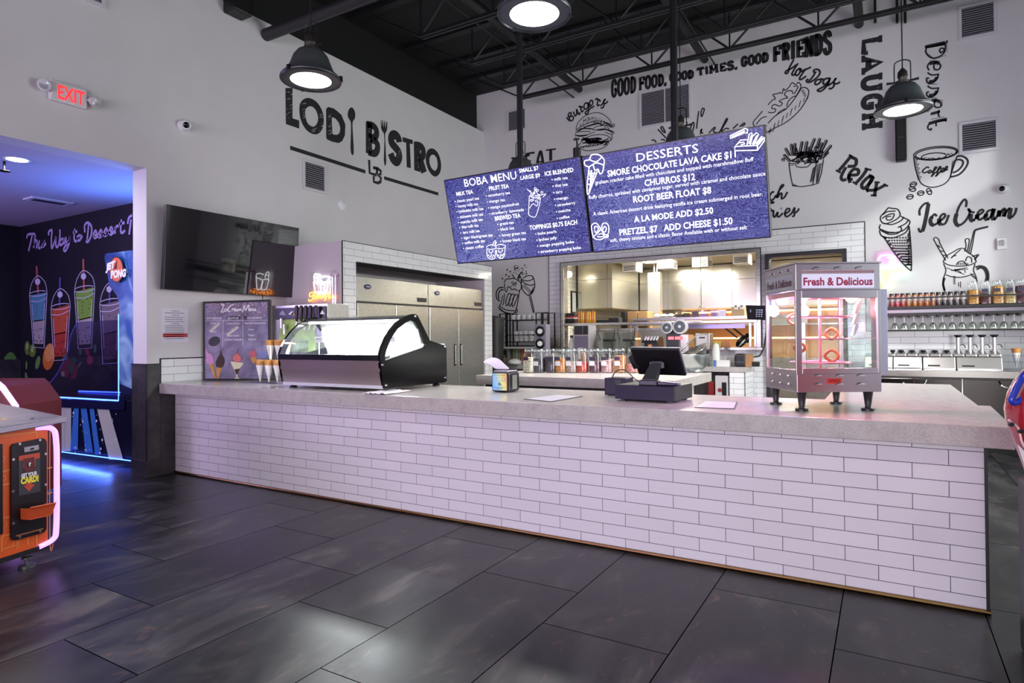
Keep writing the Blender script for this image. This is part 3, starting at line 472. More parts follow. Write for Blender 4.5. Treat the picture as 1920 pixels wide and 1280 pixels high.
for j in range(11):
    for i in range(9):
        y = 470+36*j; xl = 200+(y-460)*.78; xr = 548+(y-460)*.02; x = xl+(xr-xl)*(i+.5*(j % 2))/9
        if xr-xl > 20+i*3: wf.append([(x, y), (x+14, y-9), (x+20, y+6)])
draw('wall_drawing', 'black ink drawing of soft serve in a waffle cone', 'wall drawing', PB, [(cA6, .016, [[(155, 440), (200, 470), (300, 620), (430, 790), (540, 895), (560, 870), (555, 600), (530, 310)], [(255, 65), (200, 130), (150, 190), (160, 250), (210, 280), (330, 240), (410, 170), (380, 90), (300, 75), (255, 65)], [(150, 290), (135, 340), (200, 390), (320, 400), (450, 370), (530, 290), (535, 240), (460, 200), (420, 180)], [(135, 365), (165, 440), (290, 470), (400, 440), (490, 390), (530, 310)],
    [(180, 270), (300, 290), (420, 240), (460, 190)], [(180, 160), (240, 120), (350, 110)], [(170, 210), (250, 160), (330, 150), (300, 220), (240, 230), (230, 190), (290, 180)], [(160, 370), (260, 420), (370, 410), (430, 360), (410, 310)], [(380, 330), (480, 280), (520, 230)], [(140, 350), (250, 390), (330, 395)]]), (cA6, .012, wf),
    (cA6, .02, [[(480+random.random()*60, 400+k*24), (540, 380+k*26)] for k in range(18)]+[[(195+i*34, 462+i*46), (230+i*34, 475+i*44)] for i in range(9)])])
draw('wall_drawing', 'black ink drawing of a sundae mug with straw and wafers', 'wall drawing', PB, [(cA6, .013, [[(1020, 770), (940, 640), (880, 530), (858, 485), (885, 462), (925, 490), (950, 560), (1050, 740)], [(905, 560), (945, 600)], [(950, 640), (990, 650)], [(985, 700), (1030, 700)], [(985, 790), (1030, 710), (1130, 650), (1190, 615), (1260, 610), (1310, 660), (1400, 720), (1425, 790)], [(985, 790), (1060, 830), (1200, 845), (1340, 830), (1425, 790)], [(1270, 650), (1290, 570), (1280, 490), (1330, 485), (1325, 560), (1305, 650)], [(1325, 670), (1350, 560), (1380, 430), (1400, 370), (1450, 345), (1585, 312)], [(1350, 680), (1375, 560), (1405, 400), (1430, 365), (1585, 325)],
    [(990, 810), (1020, 890), (1010, 950), (985, 1020), (985, 1110), (1010, 1190)], [(1410, 810), (1390, 900), (1420, 980), (1440, 1060)], [(1020, 960), (1120, 990), (1250, 990), (1390, 950)], [(1090, 740), (1150, 680), (1220, 620)], [(1100, 720), (1160, 700)], [(1280, 780), (1310, 720), (1360, 740), (1365, 800)], [(1370, 720), (1460, 690), (1400, 760), (1440, 700)], [(1160, 830), (1190, 790), (1250, 780), (1300, 830)]]),
    (cA6, .024, [[(1415, 860), (1480, 845), (1550, 870), (1585, 950), (1580, 1050)], [(1430, 890), (1490, 865), (1540, 900), (1565, 980), (1550, 1050)], [(1005, 1000), (985, 1080), (1005, 1170)]]), (cA6, .009, [[(1020+random.random()*370, 860+random.random()*100) for _ in range(2)] for _ in range(8)]+[[(1185+25*i, 800), (1190+25*i, 830)] for i in range(6)]+[[(1115+i % 3*10, 980+i*10), (1150-i % 2*12, 985+i*10)] for i in range(11)]+[[(1190, 1060), (1192, 1120)], [(1215, 1050), (1218, 1130)], [(1350, 940), (1420, 1000)], [(1360, 970), (1425, 1020)]])])
DD = [[(870, 225), (890, 250), (1105, 195), (1120, 165)], [(880, 235), (870, 300), (900, 350), (960, 378), (1050, 350), (1100, 290), (1105, 200)], [(1060, 320), (1035, 290), (1050, 260), (1085, 265), (1085, 300), (1060, 300)], [(895, 250), (1095, 215)],
      [(910, 525), (890, 480), (920, 430), (990, 420), (1045, 460), (1030, 510), (980, 515), (965, 480), (980, 430)], [(890, 550), (940, 580), (1030, 570)], [(910, 620), (880, 620), (890, 670), (950, 675), (1000, 630), (1020, 575)], [(890, 710), (940, 740), (1030, 735)], [(910, 785), (880, 790), (890, 835), (950, 840), (1000, 795), (1020, 740)], [(905, 960), (900, 920), (930, 885), (1000, 875), (1050, 920), (1040, 965), (985, 965), (970, 930), (985, 885)],
      [(930, 1040), (1040, 1010)], [(1030, 1000), (1020, 1060), (1040, 1080)], [(925, 1055), (990, 1040), (1040, 1020)], [(1115, 1095), (1110, 1140)], [(1115, 1120), (1000, 1140), (910, 1170), (895, 1220), (930, 1240), (935, 1215)], [(990, 1145), (995, 1195)]]
dd = [(860+12*i, 300+i*9) for i in range(8)]+[(960+18*i, 395-6*i) for i in range(9)]+[(1125, 180+i*20) for i in range(7)]+[(880, 640+i*14) for i in range(3)]+[(900+14*i, 690) for i in range(8)]+[(900+14*i, 855) for i in range(8)]+[(1065, 880+i*12) for i in range(7)]+[(940+16*i, 1110-i*3) for i in range(10)]+[(920+16*i, 410) for i in range(8)]
mb = MB(); trace(mb, PB, cA7, DD, .019); trace(mb, PB, cA7, [[(880, 238), (1100, 190)], [(915, 445), (990, 432), (1030, 445)], [(905, 660), (970, 650), (1005, 605)], [(905, 825), (970, 815), (1005, 770)], [(920, 905), (1000, 888), (1040, 905)], [(905, 1165), (1000, 1135), (1112, 1112)]], .04); mb.dots([PB.at(1600+x/6.4, 50+y/6.4) for x, y in dd], .006, PB.n)
tag(mb.build('wall_lettering', INK), 'decorated dotted word Dessert running down the wall beside the bell lamp', 'wall lettering')
cMG = (860, 440, 5.818); fl = [[(545+i*38, 640+i*6), (520+i*36, 700), (515+i*34, 760+i*4), (530+i*34, 770+i*4), (555+i*35, 720), (570+i*38, 650+i*6), (545+i*38, 640+i*6)] for i in range(3)]
draw('wall_drawing', 'black ink drawing of a foaming beer mug toasting a wine glass', 'wall drawing', PB, [(cMG, .018, fl+[[(495, 520), (520, 485), (570, 480), (600, 475), (650, 500), (680, 530), (680, 590), (650, 615)], [(500, 530), (505, 600), (525, 620), (535, 570), (560, 575), (580, 600), (610, 590), (640, 610)], [(480, 660), (465, 740), (440, 800), (500, 845), (560, 860), (610, 850), (640, 760), (665, 600)], [(450, 780), (520, 820), (620, 830)], [(700, 475), (750, 448), (800, 450), (810, 480), (770, 500), (720, 500), (680, 480)], [(680, 490), (690, 570), (710, 620), (760, 660), (800, 640), (830, 570), (825, 500), (808, 455)], [(680, 490), (720, 530), (780, 550), (828, 540)], [(770, 670), (800, 790), (815, 850)], [(785, 665), (810, 770), (825, 850)], [(650, 500), (670, 450), (680, 480)], [(500, 640), (490, 740), (475, 770)], [(610, 850), (640, 840), (630, 800)],
    [(640, 480), (690, 400)], [(610, 470), (580, 430)], [(690, 400), (700, 440)], [(660, 430), (650, 470)]]), (cMG, .024, [[(490, 575), (440, 580), (412, 630), (415, 690), (450, 725)], [(490, 600), (455, 605), (435, 650), (440, 700)], [(440, 800), (500, 845), (560, 860)]]),
    (cMG, .009, [[(690+i*9, 560+i*9), (730+i*8, 540+i*9)] for i in range(9)]+[[(760+i*6, 655-i*6), (815, 620-i*8)] for i in range(8)]+[[(560+random.random()*80, 500+random.random()*80) for _ in range(2)] for _ in range(8)])], dots=[(cMG, .018, [(478, 478), (518, 437), (530, 382), (550, 455), (565, 402), (615, 372), (640, 362)]), (cMG, .01, [(600+random.random()*150, 330+random.random()*110) for _ in range(40)])])
# ---------------------------------------------------------------- fixtures on the walls and ceiling
VF = mat('CFCBD2', .5); SLOT = mat('0B0B0D', .6)
def vent(pl, tl, br, label, w=None, h=None, split=False):
    b = pl.at(*br); a = pl.at(*tl) if tl else V((b.x-(w if pl is PB else 0), b.y-(w if pl is PL else 0), b.z+h))
    t = thing('wall_vent', label, 'vent', (a+b)/2, group=None); f = .035
    ax = 0 if pl is PB else 1; lo, hi = min(a[ax], b[ax]), max(a[ax], b[ax]); z0, z1 = b.z, a.z; d = .02
    def bx(mb, u0, u1, w0, w1, o0, o1):
        if pl is PB: mb.box(u0, u1, YB-o1, YB-o0, w0, w1)
        else: mb.box(XL+o0, XL+o1, u0, u1, w0, w1)
    m = MB(); bx(m, lo, hi, z0, z0+f, 0, d); bx(m, lo, hi, z1-f, z1, 0, d); bx(m, lo, lo+f, z0+f, z1-f, 0, d); bx(m, hi-f, hi, z0+f, z1-f, 0, d)
    if split: bx(m, (lo+hi)/2-.008, (lo+hi)/2+.008, z0+f, z1-f, 0, d)
    m.build('frame', VF, t, bevel=.003)
    m = MB(); bx(m, lo+f, hi-f, z0+f, z1-f, .001, .004); m.build('duct_opening', SLOT, t)
    m = MB(); n = int((z1-z0-2*f)/.026)
    for i in range(n):
        z = z0+f+(z1-z0-2*f)*(i+.5)/n; bx(m, lo+f, hi-f, z-.005, z+.004, .004, .016)
    m.build('louvers', mat('8C8894', .5), t)
vent(PL, (566.7, 296.7), (611, 365), 'white wall vent under the ruled line of the LODI BISTRO lettering')
vent(PL, None, (196.5, 17.5), 'white wall vent cut by the picture top above the exit sign', .55, .5)
vent(PB, (951, 208), (988, 243), 'small white wall vent behind a black screen pole near the corner')
vent(PB, (1199, 173), (1296.7, 224.4), 'wide double white wall vent under the GOOD FOOD lettering', split=True)
vent(PB, (1796, 14), (1870, 63), 'white wall vent high up beyond the dotted Dessert lettering')
vent(PB, (1797.3, 230.5), (1874, 280.5), 'white wall vent just above the coffee cup drawing')
def camera_dome(p, n, look, label):
    t = thing('security_camera', label, 'camera', p); q = V(n).to_track_quat('Z', 'Y').to_matrix(); R = V(look).to_track_quat('Z', 'Y').to_matrix()
    MB().lathe([(.062, 0), (.062, .025), (.05, .04), (0, .04)], p, 20, q).build('mount', WHITE, t, 40)
    MB().lathe([(.05, -.02), (.052, .02), (.045, .045), (.03, .055), (0, .055)], V(p)+V(n)*.05, 20, R).build('eyeball', WHITE, t, 40)
    MB().lathe([(.034, .048), (.03, .061), (.015, .066), (0, .067)], V(p)+V(n)*.05, 16, R).build('lens', mat('08080A', .08), t, 40)
camera_dome(PL.at(343, 236), (1, 0, 0), (.8, -.4, -.25), 'white dome security camera between exit sign and LODI lettering')
camera_dome(PB.at(1882, 355), (0, -1, 0), (-.5, -.8, -.1), 'white dome security camera under the coffee cup drawing')
p = PL.at(640, 384); t = thing('wall_sensor', 'round white sensor disc on the wall under the lettering', 'sensor', p)
MB().lathe([(.07, 0), (.07, .018), (.055, .03), (0, .034)], p, 24, V((1, 0, 0)).to_track_quat('Z', 'Y').to_matrix()).build('housing', WHITE, t, 40)
MB().lathe([(.014, 0), (.014, .04), (0, .042)], p+V((0, .02, .02)), 12, V((1, 0, 0)).to_track_quat('Z', 'Y').to_matrix()).build('indicator', VF, t, 40)
p = PB.at(1878, 457); t = thing('fire_strobe', 'small white strobe box on the wall beside the sundae drawing', 'alarm', p)
MB().box(p.x-.05, p.x+.05, YB-.03, YB, p.z-.07, p.z+.07).build('housing', WHITE, t, bevel=.006); MB().box(p.x-.035, p.x+.02, YB-.06, YB-.03, p.z-.03, p.z+.04).build('lens', glass('F4F4F0', .2), t, bevel=.008)
a, b = PB.at(1677, 174), PB.at(1700, 304); t = thing('column_speaker', 'tall black column speaker on the wall under the bell lamp', 'speaker', (a+b)/2)
MB().box(a.x, b.x, YB-.12, YB-.02, b.z, a.z).build('cabinet', DARKM, t, bevel=.012); MB().box(a.x+.015, b.x-.015, YB-.126, YB-.119, b.z+.02, a.z-.02).build('grille', BLACK, t)
MB().box((a.x+b.x)/2-.03, (a.x+b.x)/2+.03, YB-.129, YB-.125, b.z+.3, b.z+.312).build('badge', CHROME, t); MB().box(a.x+.05, b.x-.05, YB-.03, YB, b.z+.2, b.z+.3).build('bracket', BLACK, t)
# exit sign
a, b = aX(89, 150, XL+.05), aX(158, 203, XL+.05); t = thing('exit_sign', 'lit red EXIT sign with two emergency lamp heads above the opening', 'exit sign', (a+b)/2)
zc = aX(124, 178, XL).z; y0, y1 = aX(89, 170, XL).y, aX(159, 185, XL).y; z0, z1 = zc-.093, zc+.093
MB().box(XL, XL+.05, y0, y1, z0, z1).build('housing', mat('DAD6DA', .4), t, bevel=.015, seg=3)
m = MB(); text(m, 'EXIT', (XL+.05, y0+.06, z0+.028), (0, y1-y0-.085, 0), (0, 0, .125), (1, 0, 0), .02); m.build('lettering', mat('FF2A30', .4, emit=1.3), t)
for y, s in ((y0-.055, -1), (y1+.05, 1)):
    M = V((.8, .25*s, -.35)).to_track_quat('Z', 'Y').to_matrix(); o = MB().lathe([(.03, -.05), (.05, 0), (.052, .015), (.046, .018)], (XL+.07, y, zc-.01*s), 20, M).build('lamp_head', mat('C9C4CC', .4), t, 40)
    MB().lathe([(.046, .016), (.02, .022), (0, .023)], (XL+.07, y, zc-.01*s), 16, M).build('lens', mat('DADFE8', .1, .6), o, 40); MB().cyl((XL+.03, y-s*.06, zc), (XL+.05, y-s*.01, zc), .014, n=8).build('arm', VF, o)
# ceiling pipes, conduits
def cpipe(px, py, r, label, y0=1.5, cap=None):
    p = PB.at(px, py); return tag(MB().cyl((p.x, y0, p.z), (p.x, YB, p.z), r, n=14).build('ceiling_pipe' if r > .02 else 'conduit', JM, smooth=40), label, 'pipe')
cpipe(1087, 168, .055, 'thick black pipe running under the joists to the wall above the burger drawing'); cpipe(1322, 112, .055, 'thick black pipe running under the joists to the wall above the word TIMES'); cpipe(1611, 46, .055, 'thick black pipe reaching the wall just before the word LAUGH')
cpipe(1076, 183, .012, 'thin black conduit ending on the wall above the word Burgers', 3); cpipe(1341, 122, .012, 'thin black conduit ending on the wall above the word TIMES', 3)
for px in (1641, 1682, 1697): p = PB.at(px, 38); tag(MB().box(p.x-.015, p.x+.015, YB-.06, YB-.02, p.z-.05, 5.8).build('strut', JM), {1641: 'black strut hanging on the wall before the word LAUGH', 1682: 'black strut on the wall just behind the bell lamp cord', 1697: 'black strut on the wall just past the bell lamp cord'}[px], 'strut')
tag(MB().cyl((-6.3, 4.92, 4.99), (2.8, 4.92, 4.99), .07, n=18).build('ceiling_pipe', mat('26242A', .5), smooth=40), 'fat dark pipe end poking over the LODI BISTRO wall behind a pendant', 'pipe')
p = aX(446, 15, XL+.1); tag(MB().box(XL, XL+.2, p.y-.12, p.y+.12, p.z-.08, p.z+.22).build('beam_bracket', BLACK, bevel=.02), 'black steel bracket box at the top of the wall above the exit sign', 'bracket')
# pendant lamps
GLOW = mat('FFFDF8', .5, emit=7.0); SHADE = mat('484C4E', .42, .2)
def pendant(c, top):
    t = thing('pendant_lamp', 'x', 'lamp', c, group='black bell pendants over the counter'); c = V(c)
    MB().lathe([(.218, 0), (.222, .014), (.205, .034), (.172, .062), (.15, .115), (.128, .175), (.098, .215), (.05, .235), (.045, .23), (.09, .208), (.12, .168), (.142, .11), (.164, .055), (.2, .022), (.212, .003)], c, 40).build('shade', SHADE, t, 50)
    MB().lathe([(.0, -.004), (.12, -.003), (.205, .006), (.205, .012), (0, .014)], c, 40).build('diffuser', GLOW, t, 50)
    MB().tube([c+V((.216*math.cos(a*math.pi/20), .216*math.sin(a*math.pi/20), 0)) for a in range(40)], .008, 6, True).build('rim', mat('3A3B3E', .3, .7), t, 50)
    for k in range(3):
        a = k*2.1+.6; q = c+V((.22*math.cos(a), .22*math.sin(a), .005)); MB().box(-.014, .014, -.012, .012, -.012, .03, Matrix.Translation(q) @ Matrix.Rotation(a, 4, 'Z')).build('clip', DARKM, t, bevel=.003)
    c0_, c = c, c+V((0, 0, .065)); MB().lathe([(.05, .165), (.052, .19), (.03, .195), (.034, .22), (.04, .225), (.036, .27), (.02, .29), (.012, .3), (0, .3)], c, 18).build('socket', mat('5A544E', .3, .8), t, 40)
    yk = [c+V((sx*.06, 0, z)) for sx, z in ((-1, .18), (-1, .33), (-.8, .36), (0, .375), (.8, .36), (1, .33), (1, .18))]; MB().tube(cr(yk, 4), .005, 6).build('yoke', DARKM, t, 50)
    for s in (-1, 1): MB().cyl(c+V((s*.05, 0, .185)), c+V((s*.12, 0, .19)), .008, .012, 8).build('wing_nut', DARKM, t)
    MB().cyl(c+V((0, 0, .3)), V((c.x, c.y, top)), .005, n=8).build('cord', BLACK, t)
    return t
pA = pendant(aZ(583, 151, 3.3), 5.84); pA['label'] = 'black bell pendant lamp hanging in front of the LODI BISTRO lettering'
pB = pendant(aZ(1002, 27, 3.3), 5.84); pB['label'] = 'big lit pendant lamp right under the top edge above both menu screens'
pC = pendant(aZ(1693, 207, 3.3), 5.84); pC['label'] = 'lit bell pendant lamp overlapping the words LAUGH and Dessert'
p = aY(976, 297, 6.373); pD = pendant((p.x, p.y, p.z-.235), 5.84); pD['label'] = 'dark pendant lamp half hidden behind the boba menu screen'
p = aY(1276, 240, 6.373); pE = pendant((p.x, p.y, p.z-.235), 5.84); pE['label'] = 'dark pendant lamp half hidden behind the desserts screen'
# hanging menu screens
def scribble(name):
    ma, nt, b = nodes_mat(name); t = N(nt, 'ShaderNodeTexCoord'); mp = N(nt, 'ShaderNodeMapping'); mp.inputs['Scale'].default_value = (2, 4, 4); mp.inputs['Rotation'].default_value = (0, .7, .3); L(nt, t, 'Object', mp, 0)
    n0 = N(nt, 'ShaderNodeTexNoise', i_Scale=1.3, i_Detail=2.0); L(nt, mp, 0, n0, 'Vector'); ad = N(nt, 'ShaderNodeVectorMath', operation='MULTIPLY_ADD'); L(nt, n0, 'Color', ad, 0); ad.inputs[1].default_value = (2.5, 2.5, 2.5); L(nt, mp, 0, ad, 2)
    wv = N(nt, 'ShaderNodeTexWave', i_Scale=5.0, i_Distortion=9.0, i_Detail=6.0); wv.inputs['Detail Scale'].default_value = 3; L(nt, ad, 0, wv, 'Vector'); n1 = N(nt, 'ShaderNodeTexNoise', i_Scale=22.0, i_Detail=8.0, i_Roughness=.75); L(nt, ad, 0, n1, 'Vector'); n2 = N(nt, 'ShaderNodeTexNoise', i_Scale=1.1); L(nt, t, 'Object', n2, 'Vector')
    s = mth(nt, 'ADD', mth(nt, 'ADD', mth(nt, 'MULTIPLY', wv.outputs['Fac'], .16), mth(nt, 'MULTIPLY', n1.outputs['Fac'], .55)), mth(nt, 'MULTIPLY', n2.outputs['Fac'], .35)); c = N(nt, 'ShaderNodeValToRGB'); nt.links.new(s, c.inputs[0]); e = c.color_ramp.elements
    e[0].position = .4; e[0].color = lin('1C1C52'); e[1].position = .7; e[1].color = lin('A4AAE6'); x = e.new(.5); x.color = lin('3A3990'); x = e.new(.58); x.color = lin('5A5CB6')
    L(nt, c, 0, b, 'Emission Color'); b.inputs['Emission Strength'].default_value = .6; b.inputs['Base Color'].default_value = (.01, .01, .02, 1); b.inputs['Roughness'].default_value = .15; b.inputs['Specular IOR Level'].default_value = .35; return ma
SCR = scribble('menu_screen_glow'); TXT = mat('F6F6FA', .5, emit=.75)
TH, PSI = .265, -.02; BUX = V((math.cos(PSI), math.sin(PSI), 0)); BUD = V((0, 0, -1))*math.cos(TH)+V((-math.sin(PSI), math.cos(PSI), 0))*math.sin(TH); BN = -BUX.cross(BUD)
def screen(c, label, polepx):
    c = V(c); t = thing('menu_screen', label, 'screen', c+BUD*-.4); W, H = 1.428, .804
    def q(a, b, o): return c+BUX*W*a+BUD*H*b+BN*o
    MB().hexa([q(-.5, .5, -.06), q(.5, .5, -.06), q(.5, -.5, -.06), q(-.5, -.5, -.06), q(-.5, .5, 0), q(.5, .5, 0), q(.5, -.5, 0), q(-.5, -.5, 0)]).build('bezel', mat('141016', .3), t, bevel=.003)
    MB().add([q(-.493, .487, .001), q(.493, .487, .001), q(.493, -.487, .001), q(-.493, -.487, .001)], [(0, 1, 2, 3)]).build('display', SCR, t)
    k = c+BUD*-.1+BN*-.12; MB().box(k.x-.12, k.x+.12, k.y-.03, k.y+.08, k.z-.15, k.z+.15).build('mount', BLACK, t)
    MB().cyl((k.x, k.y+.03, k.z), (k.x, k.y+.03, 5.83), .028, n=14).build('ceiling_pole', mat('1C1D20', .45, .4), t, 40); MB().cyl((k.x, k.y+.03, 5.79), (k.x, k.y+.03, 5.84), .09, n=16).build('pole_flange', BLACK, t, 40)
    return t, Plane(c+BN*.002, BN)
S1, P1 = screen((-2.853, 4.859, 2.466), 'hanging blue screen showing the boba menu', 975); S2, P2 = screen((-1.4235, 4.848, 2.465), 'hanging blue screen showing desserts and prices', 1256)
def lines(pl, crop, rows, k0, k1, wid, mats, parent, name):
    mb = MB()
    for s, x0, y0, x1, y1, h, bold in rows:
        k = k0+(k1-k0)*x0/wid; P = lambda x, y: (crop[0]+x/crop[2], crop[1]+y/crop[2]); ptext(mb, pl, s, P(x0, y0), P(x1, y1), P(x0-k*h, y0-h), bold, .001, 2)
    return mb.build(name, mats, parent)
B1 = (820, 230, 4.74); B2 = (1080, 230, 5.0526)
r1 = [('BOBA MENU', 245, 570, 708, 498, 70, .004), ('SMALL $7', 730, 445, 902, 418, 36, .018), ('LARGE $9', 742, 508, 915, 482, 36, .018), ('ICE BLENDED', 957, 472, 1212, 435, 38, .02), ('MILK TEA', 172, 650, 320, 628, 34, .02), ('FRUIT TEA', 463, 603, 638, 578, 36, .02), ('BREWED TEA', 515, 870, 742, 840, 38, .02), ('TOPPINGS $0.75 EACH', 822, 953, 1245, 902, 40, .02)]
its = [('classic pearl tea', 178, 708, 372, 682), ('honey milk tea', 185, 754, 364, 732), ('hokkaido milk tea', 193, 800, 410, 774), ('okinawa milk tea', 202, 850, 408, 823), ('matcha milk tea', 210, 897, 405, 870), ('thai milk tea', 218, 940, 368, 922), ('taro milk tea', 228, 988, 378, 970), ('tiger black/green tea', 236, 1035, 494, 1008), ('coffee milk tea', 245, 1080, 424, 1060), ('classic coffee', 252, 1127, 414, 1108),
       ('strawberry tea', 455, 660, 647, 632), ('mango tea', 465, 712, 602, 695), ('mango passionfruit', 475, 765, 728, 732), ('strawberry  lemonade', 483, 818, 770, 783), ('green tea', 557, 912, 680, 895), ('black tea', 565, 960, 684, 945), ('honey green tea', 575, 1012, 788, 987), ('honey black tea', 583, 1063, 790, 1042), ('milk tea', 1040, 515, 1160, 499), ('thai tea', 1047, 573, 1160, 558), ('taro', 1055, 630, 1113, 622), ('mango', 1063, 687, 1165, 674), ('strawberry', 1070, 744, 1228, 722), ('matcha', 1078, 800, 1185, 785), ('coffee', 1085, 858, 1177, 845), ('boba pearls', 895, 997, 1060, 977), ('lychee jelly', 905, 1052, 1062, 1033), ('mango popping boba', 912, 1104, 1215, 1068), ('strawberry popping boba', 920, 1158, 1278, 1120)]
lines(P1, B1, r1, .187, .115, 1300, TXT, S1, 'menu_heading'); o = lines(P1, B1, [i+(27, .004) for i in its], .187, .115, 1300, TXT, S1, 'menu_items')
m = MB(); m.dots([P1.at(820+(i[1]-19)/4.74, 230+(i[2]-9)/4.74) for i in its], .0055, BN, .001, 8); m.build('bullets', TXT, S1)
m = MB(); trace(m, P1, B1, [[(818, 650), (812, 790), (815, 820), (845, 835), (875, 830), (905, 740), (918, 665)], [(818, 650), (860, 668), (918, 665)], [(822, 600), (850, 640), (870, 600), (900, 640), (930, 640), (970, 632)], [(800, 590), (830, 620)], [(940, 660), (960, 640)], [(820, 760), (850, 720), (885, 740), (895, 700)]], .005); trace(m, P1, B1, [ell(x, y, 9, 9, 8) for x, y in ((835, 640), (860, 625), (890, 600), (905, 645), (850, 655), (880, 650), (850, 685), (880, 695), (900, 670), (835, 690), (870, 585), (930, 620))], .004, closed=True)
trace(m, P1, B1, [[(440, 1120), (445, 1185), (475, 1212), (510, 1200), (520, 1130)], [(525, 1130), (535, 1185), (565, 1205), (595, 1185), (602, 1115)], [(436, 1105), (470, 1085), (515, 1095), (520, 1115), (480, 1125), (438, 1118)], [(515, 1095), (560, 1080), (600, 1090), (603, 1108), (560, 1118), (520, 1115)], [(490, 1085), (510, 1050), (520, 1052), (510, 1085)], [(515, 1085), (528, 1060)], [(465, 1150), (475, 1158), (490, 1150)], [(548, 1145), (560, 1152), (575, 1143)]], .006)
m.dots([P1.at(820+x/4.74, 230+y/4.74) for x, y in ((462, 1142), (492, 1140), (545, 1138), (578, 1134), (455, 1178), (470, 1190), (488, 1195), (500, 1180), (480, 1176), (545, 1178), (560, 1190), (580, 1180), (590, 1168), (566, 1174))], .008, BN, .001); m.build('menu_pictures', TXT, S1)
r2 = [('DESSERTS', 575, 370, 1160, 280, 82, .004), ('SMORE CHOCOLATE LAVA CAKE $11', 300, 512, 1515, 326, 60, .022), ('CHURROS $12', 652, 600, 1130, 540, 62, .022), ('ROOT BEER FLOAT $8', 545, 757, 1282, 668, 62, .022), ('A LA MODE ADD $2.50', 552, 943, 1302, 858, 58, .022), ('PRETZEL $7   ADD CHEESE $1.50', 415, 1068, 1485, 958, 60, .022)]
i2 = [('graham cracker cake filled with chocolate and topped with marshmallow fluff', 185, 585, 1685, 362), ('fluffy churros, sprinked with cinnamon sugar, served with caramel and chocolate sauce', 122, 724, 1795, 498), ('A classic American dessert drink featuring vanilla ice cream submerged in root beer.', 165, 880, 1770, 692), ('soft, chewy texture and a classic flavor Available with or without salt', 325, 1130, 1620, 1006)]
lines(P2, B2, r2, .105, .047, 1800, TXT, S2, 'menu_heading'); lines(P2, B2, [i+(35, .004) for i in i2], .105, .047, 1800, TXT, S2, 'menu_items')
m = MB(); trace(m, P2, B2, [[(125, 420), (85, 400), (85, 360), (125, 350), (150, 305), (220, 305), (265, 350), (265, 400), (250, 470), (225, 480), (210, 440), (180, 450), (160, 400), (125, 420)], [(130, 350), (190, 370), (240, 330)], [(150, 400), (200, 380), (260, 400)], [(125, 425), (105, 600), (115, 680), (160, 570), (205, 455)], [(122, 450), (150, 570)], [(150, 450), (130, 640)], [(180, 460), (122, 650)], [(120, 480), (190, 480)], [(118, 530), (170, 535)], [(112, 580), (150, 590)], [(140, 450), (165, 540)]], .009)
trace(m, P2, B2, [[(165, 1090), (150, 1020), (150, 970), (190, 950), (225, 990), (265, 1050), (305, 1065), (300, 1085), (270, 1080)], [(160, 1080), (200, 1050), (240, 1000), (255, 955), (295, 955), (312, 1000), (300, 1060), (250, 1100), (200, 1105), (165, 1085)], [(180, 1010), (175, 985), (200, 985), (215, 1010), (190, 1040), (178, 1020)], [(250, 1020), (265, 985), (285, 990), (285, 1020), (270, 1035), (250, 1020)], [(215, 1060), (240, 1050), (270, 1070), (230, 1080), (200, 1075)]], .008)
trace(m, P2, B2, [[(1465, 150), (1460, 125), (1600, 55), (1625, 60), (1622, 100), (1600, 95)], [(1470, 148), (1600, 92)], [(1475, 135), (1600, 75)], [(1505, 225), (1505, 265), (1720, 260), (1785, 170), (1785, 140), (1720, 215), (1505, 225), (1560, 165), (1620, 160)], [(1720, 215), (1720, 260)], [(1520, 210), (1540, 190), (1590, 185), (1600, 200), (1560, 210)], [(1620, 215), (1640, 110), (1665, 95), (1670, 130), (1650, 215)], [(1670, 130), (1710, 95), (1730, 110), (1680, 215)], [(1700, 200), (1760, 130), (1785, 140), (1730, 205)], [(1640, 200), (1660, 120)], [(1670, 205), (1715, 120)], [(1710, 205), (1765, 145)]], .008, False); m.build('menu_pictures', TXT, S2)
p = aY(1082, 290, 4.95); q = aY(1082, 262, 4.95); t = thing('mount_cylinder', 'black cylinder above the gap between both menu screens', 'fitting', p)
MB().cyl((p.x, 4.95, p.z-.1), (p.x, 4.95, aY(1082, 278, 4.95).z), .035, n=18).build('body', BLACK, t, 40); MB().cyl((p.x, 4.95, aY(1082, 278, 4.95).z), (p.x, 4.95, q.z), .008, n=8).build('stem', BLACK, t); MB().box(p.x-.03, p.x+.02, 4.94, 4.96, q.z, q.z+.012).build('bracket', BLACK, t)
# wall TV
tl, tr, br_, bl = aX(311, 386, -6.13), aX(559, 424, -6.13), aX(555.5, 557, -6.205), aX(307.5, 543.5, -6.205)
y0, y1, z1, z0 = (tl.y+bl.y)/2, (tr.y+br_.y)/2, (tl.z+tr.z)/2, (bl.z+br_.z)/2; xt, xb = -6.13, -6.205; n = V((z1-z0, 0, -(xt-xb))).normalized(); Q = [V((xb, y0, z0)), V((xb, y1, z0)), V((xt, y1, z1)), V((xt, y0, z1))]
t = thing('wall_television', 'large switched off black television tilted down above the ice cream menu', 'television', (-6.2, (y0+y1)/2, (z0+z1)/2))
MB().hexa([p-n*.05 for p in Q]+Q).build('housing', mat('141416', .35), t, bevel=.004); ct = sum(Q, V())/4; MB().add([ct+(p-ct)*.985+n*.001 for p in Q], [(0, 1, 2, 3)]).build('screen', mat('07090B', .04, coat=.5, spec=.8), t)
MB().box(XL, -6.2, (y0+y1)/2-.2, (y0+y1)/2+.2, z0+.25, z1-.25).build('wall_mount', BLACK, t)
k = V((-6.22, y0+.72*(y1-y0), z0-.02)); MB().tube(cr([k+V((0, 0, .03)), k+V((-.03, .02, -.05)), k+V((-.06, 0, -.16))]), .004, 6).build('cable', BLACK, t)
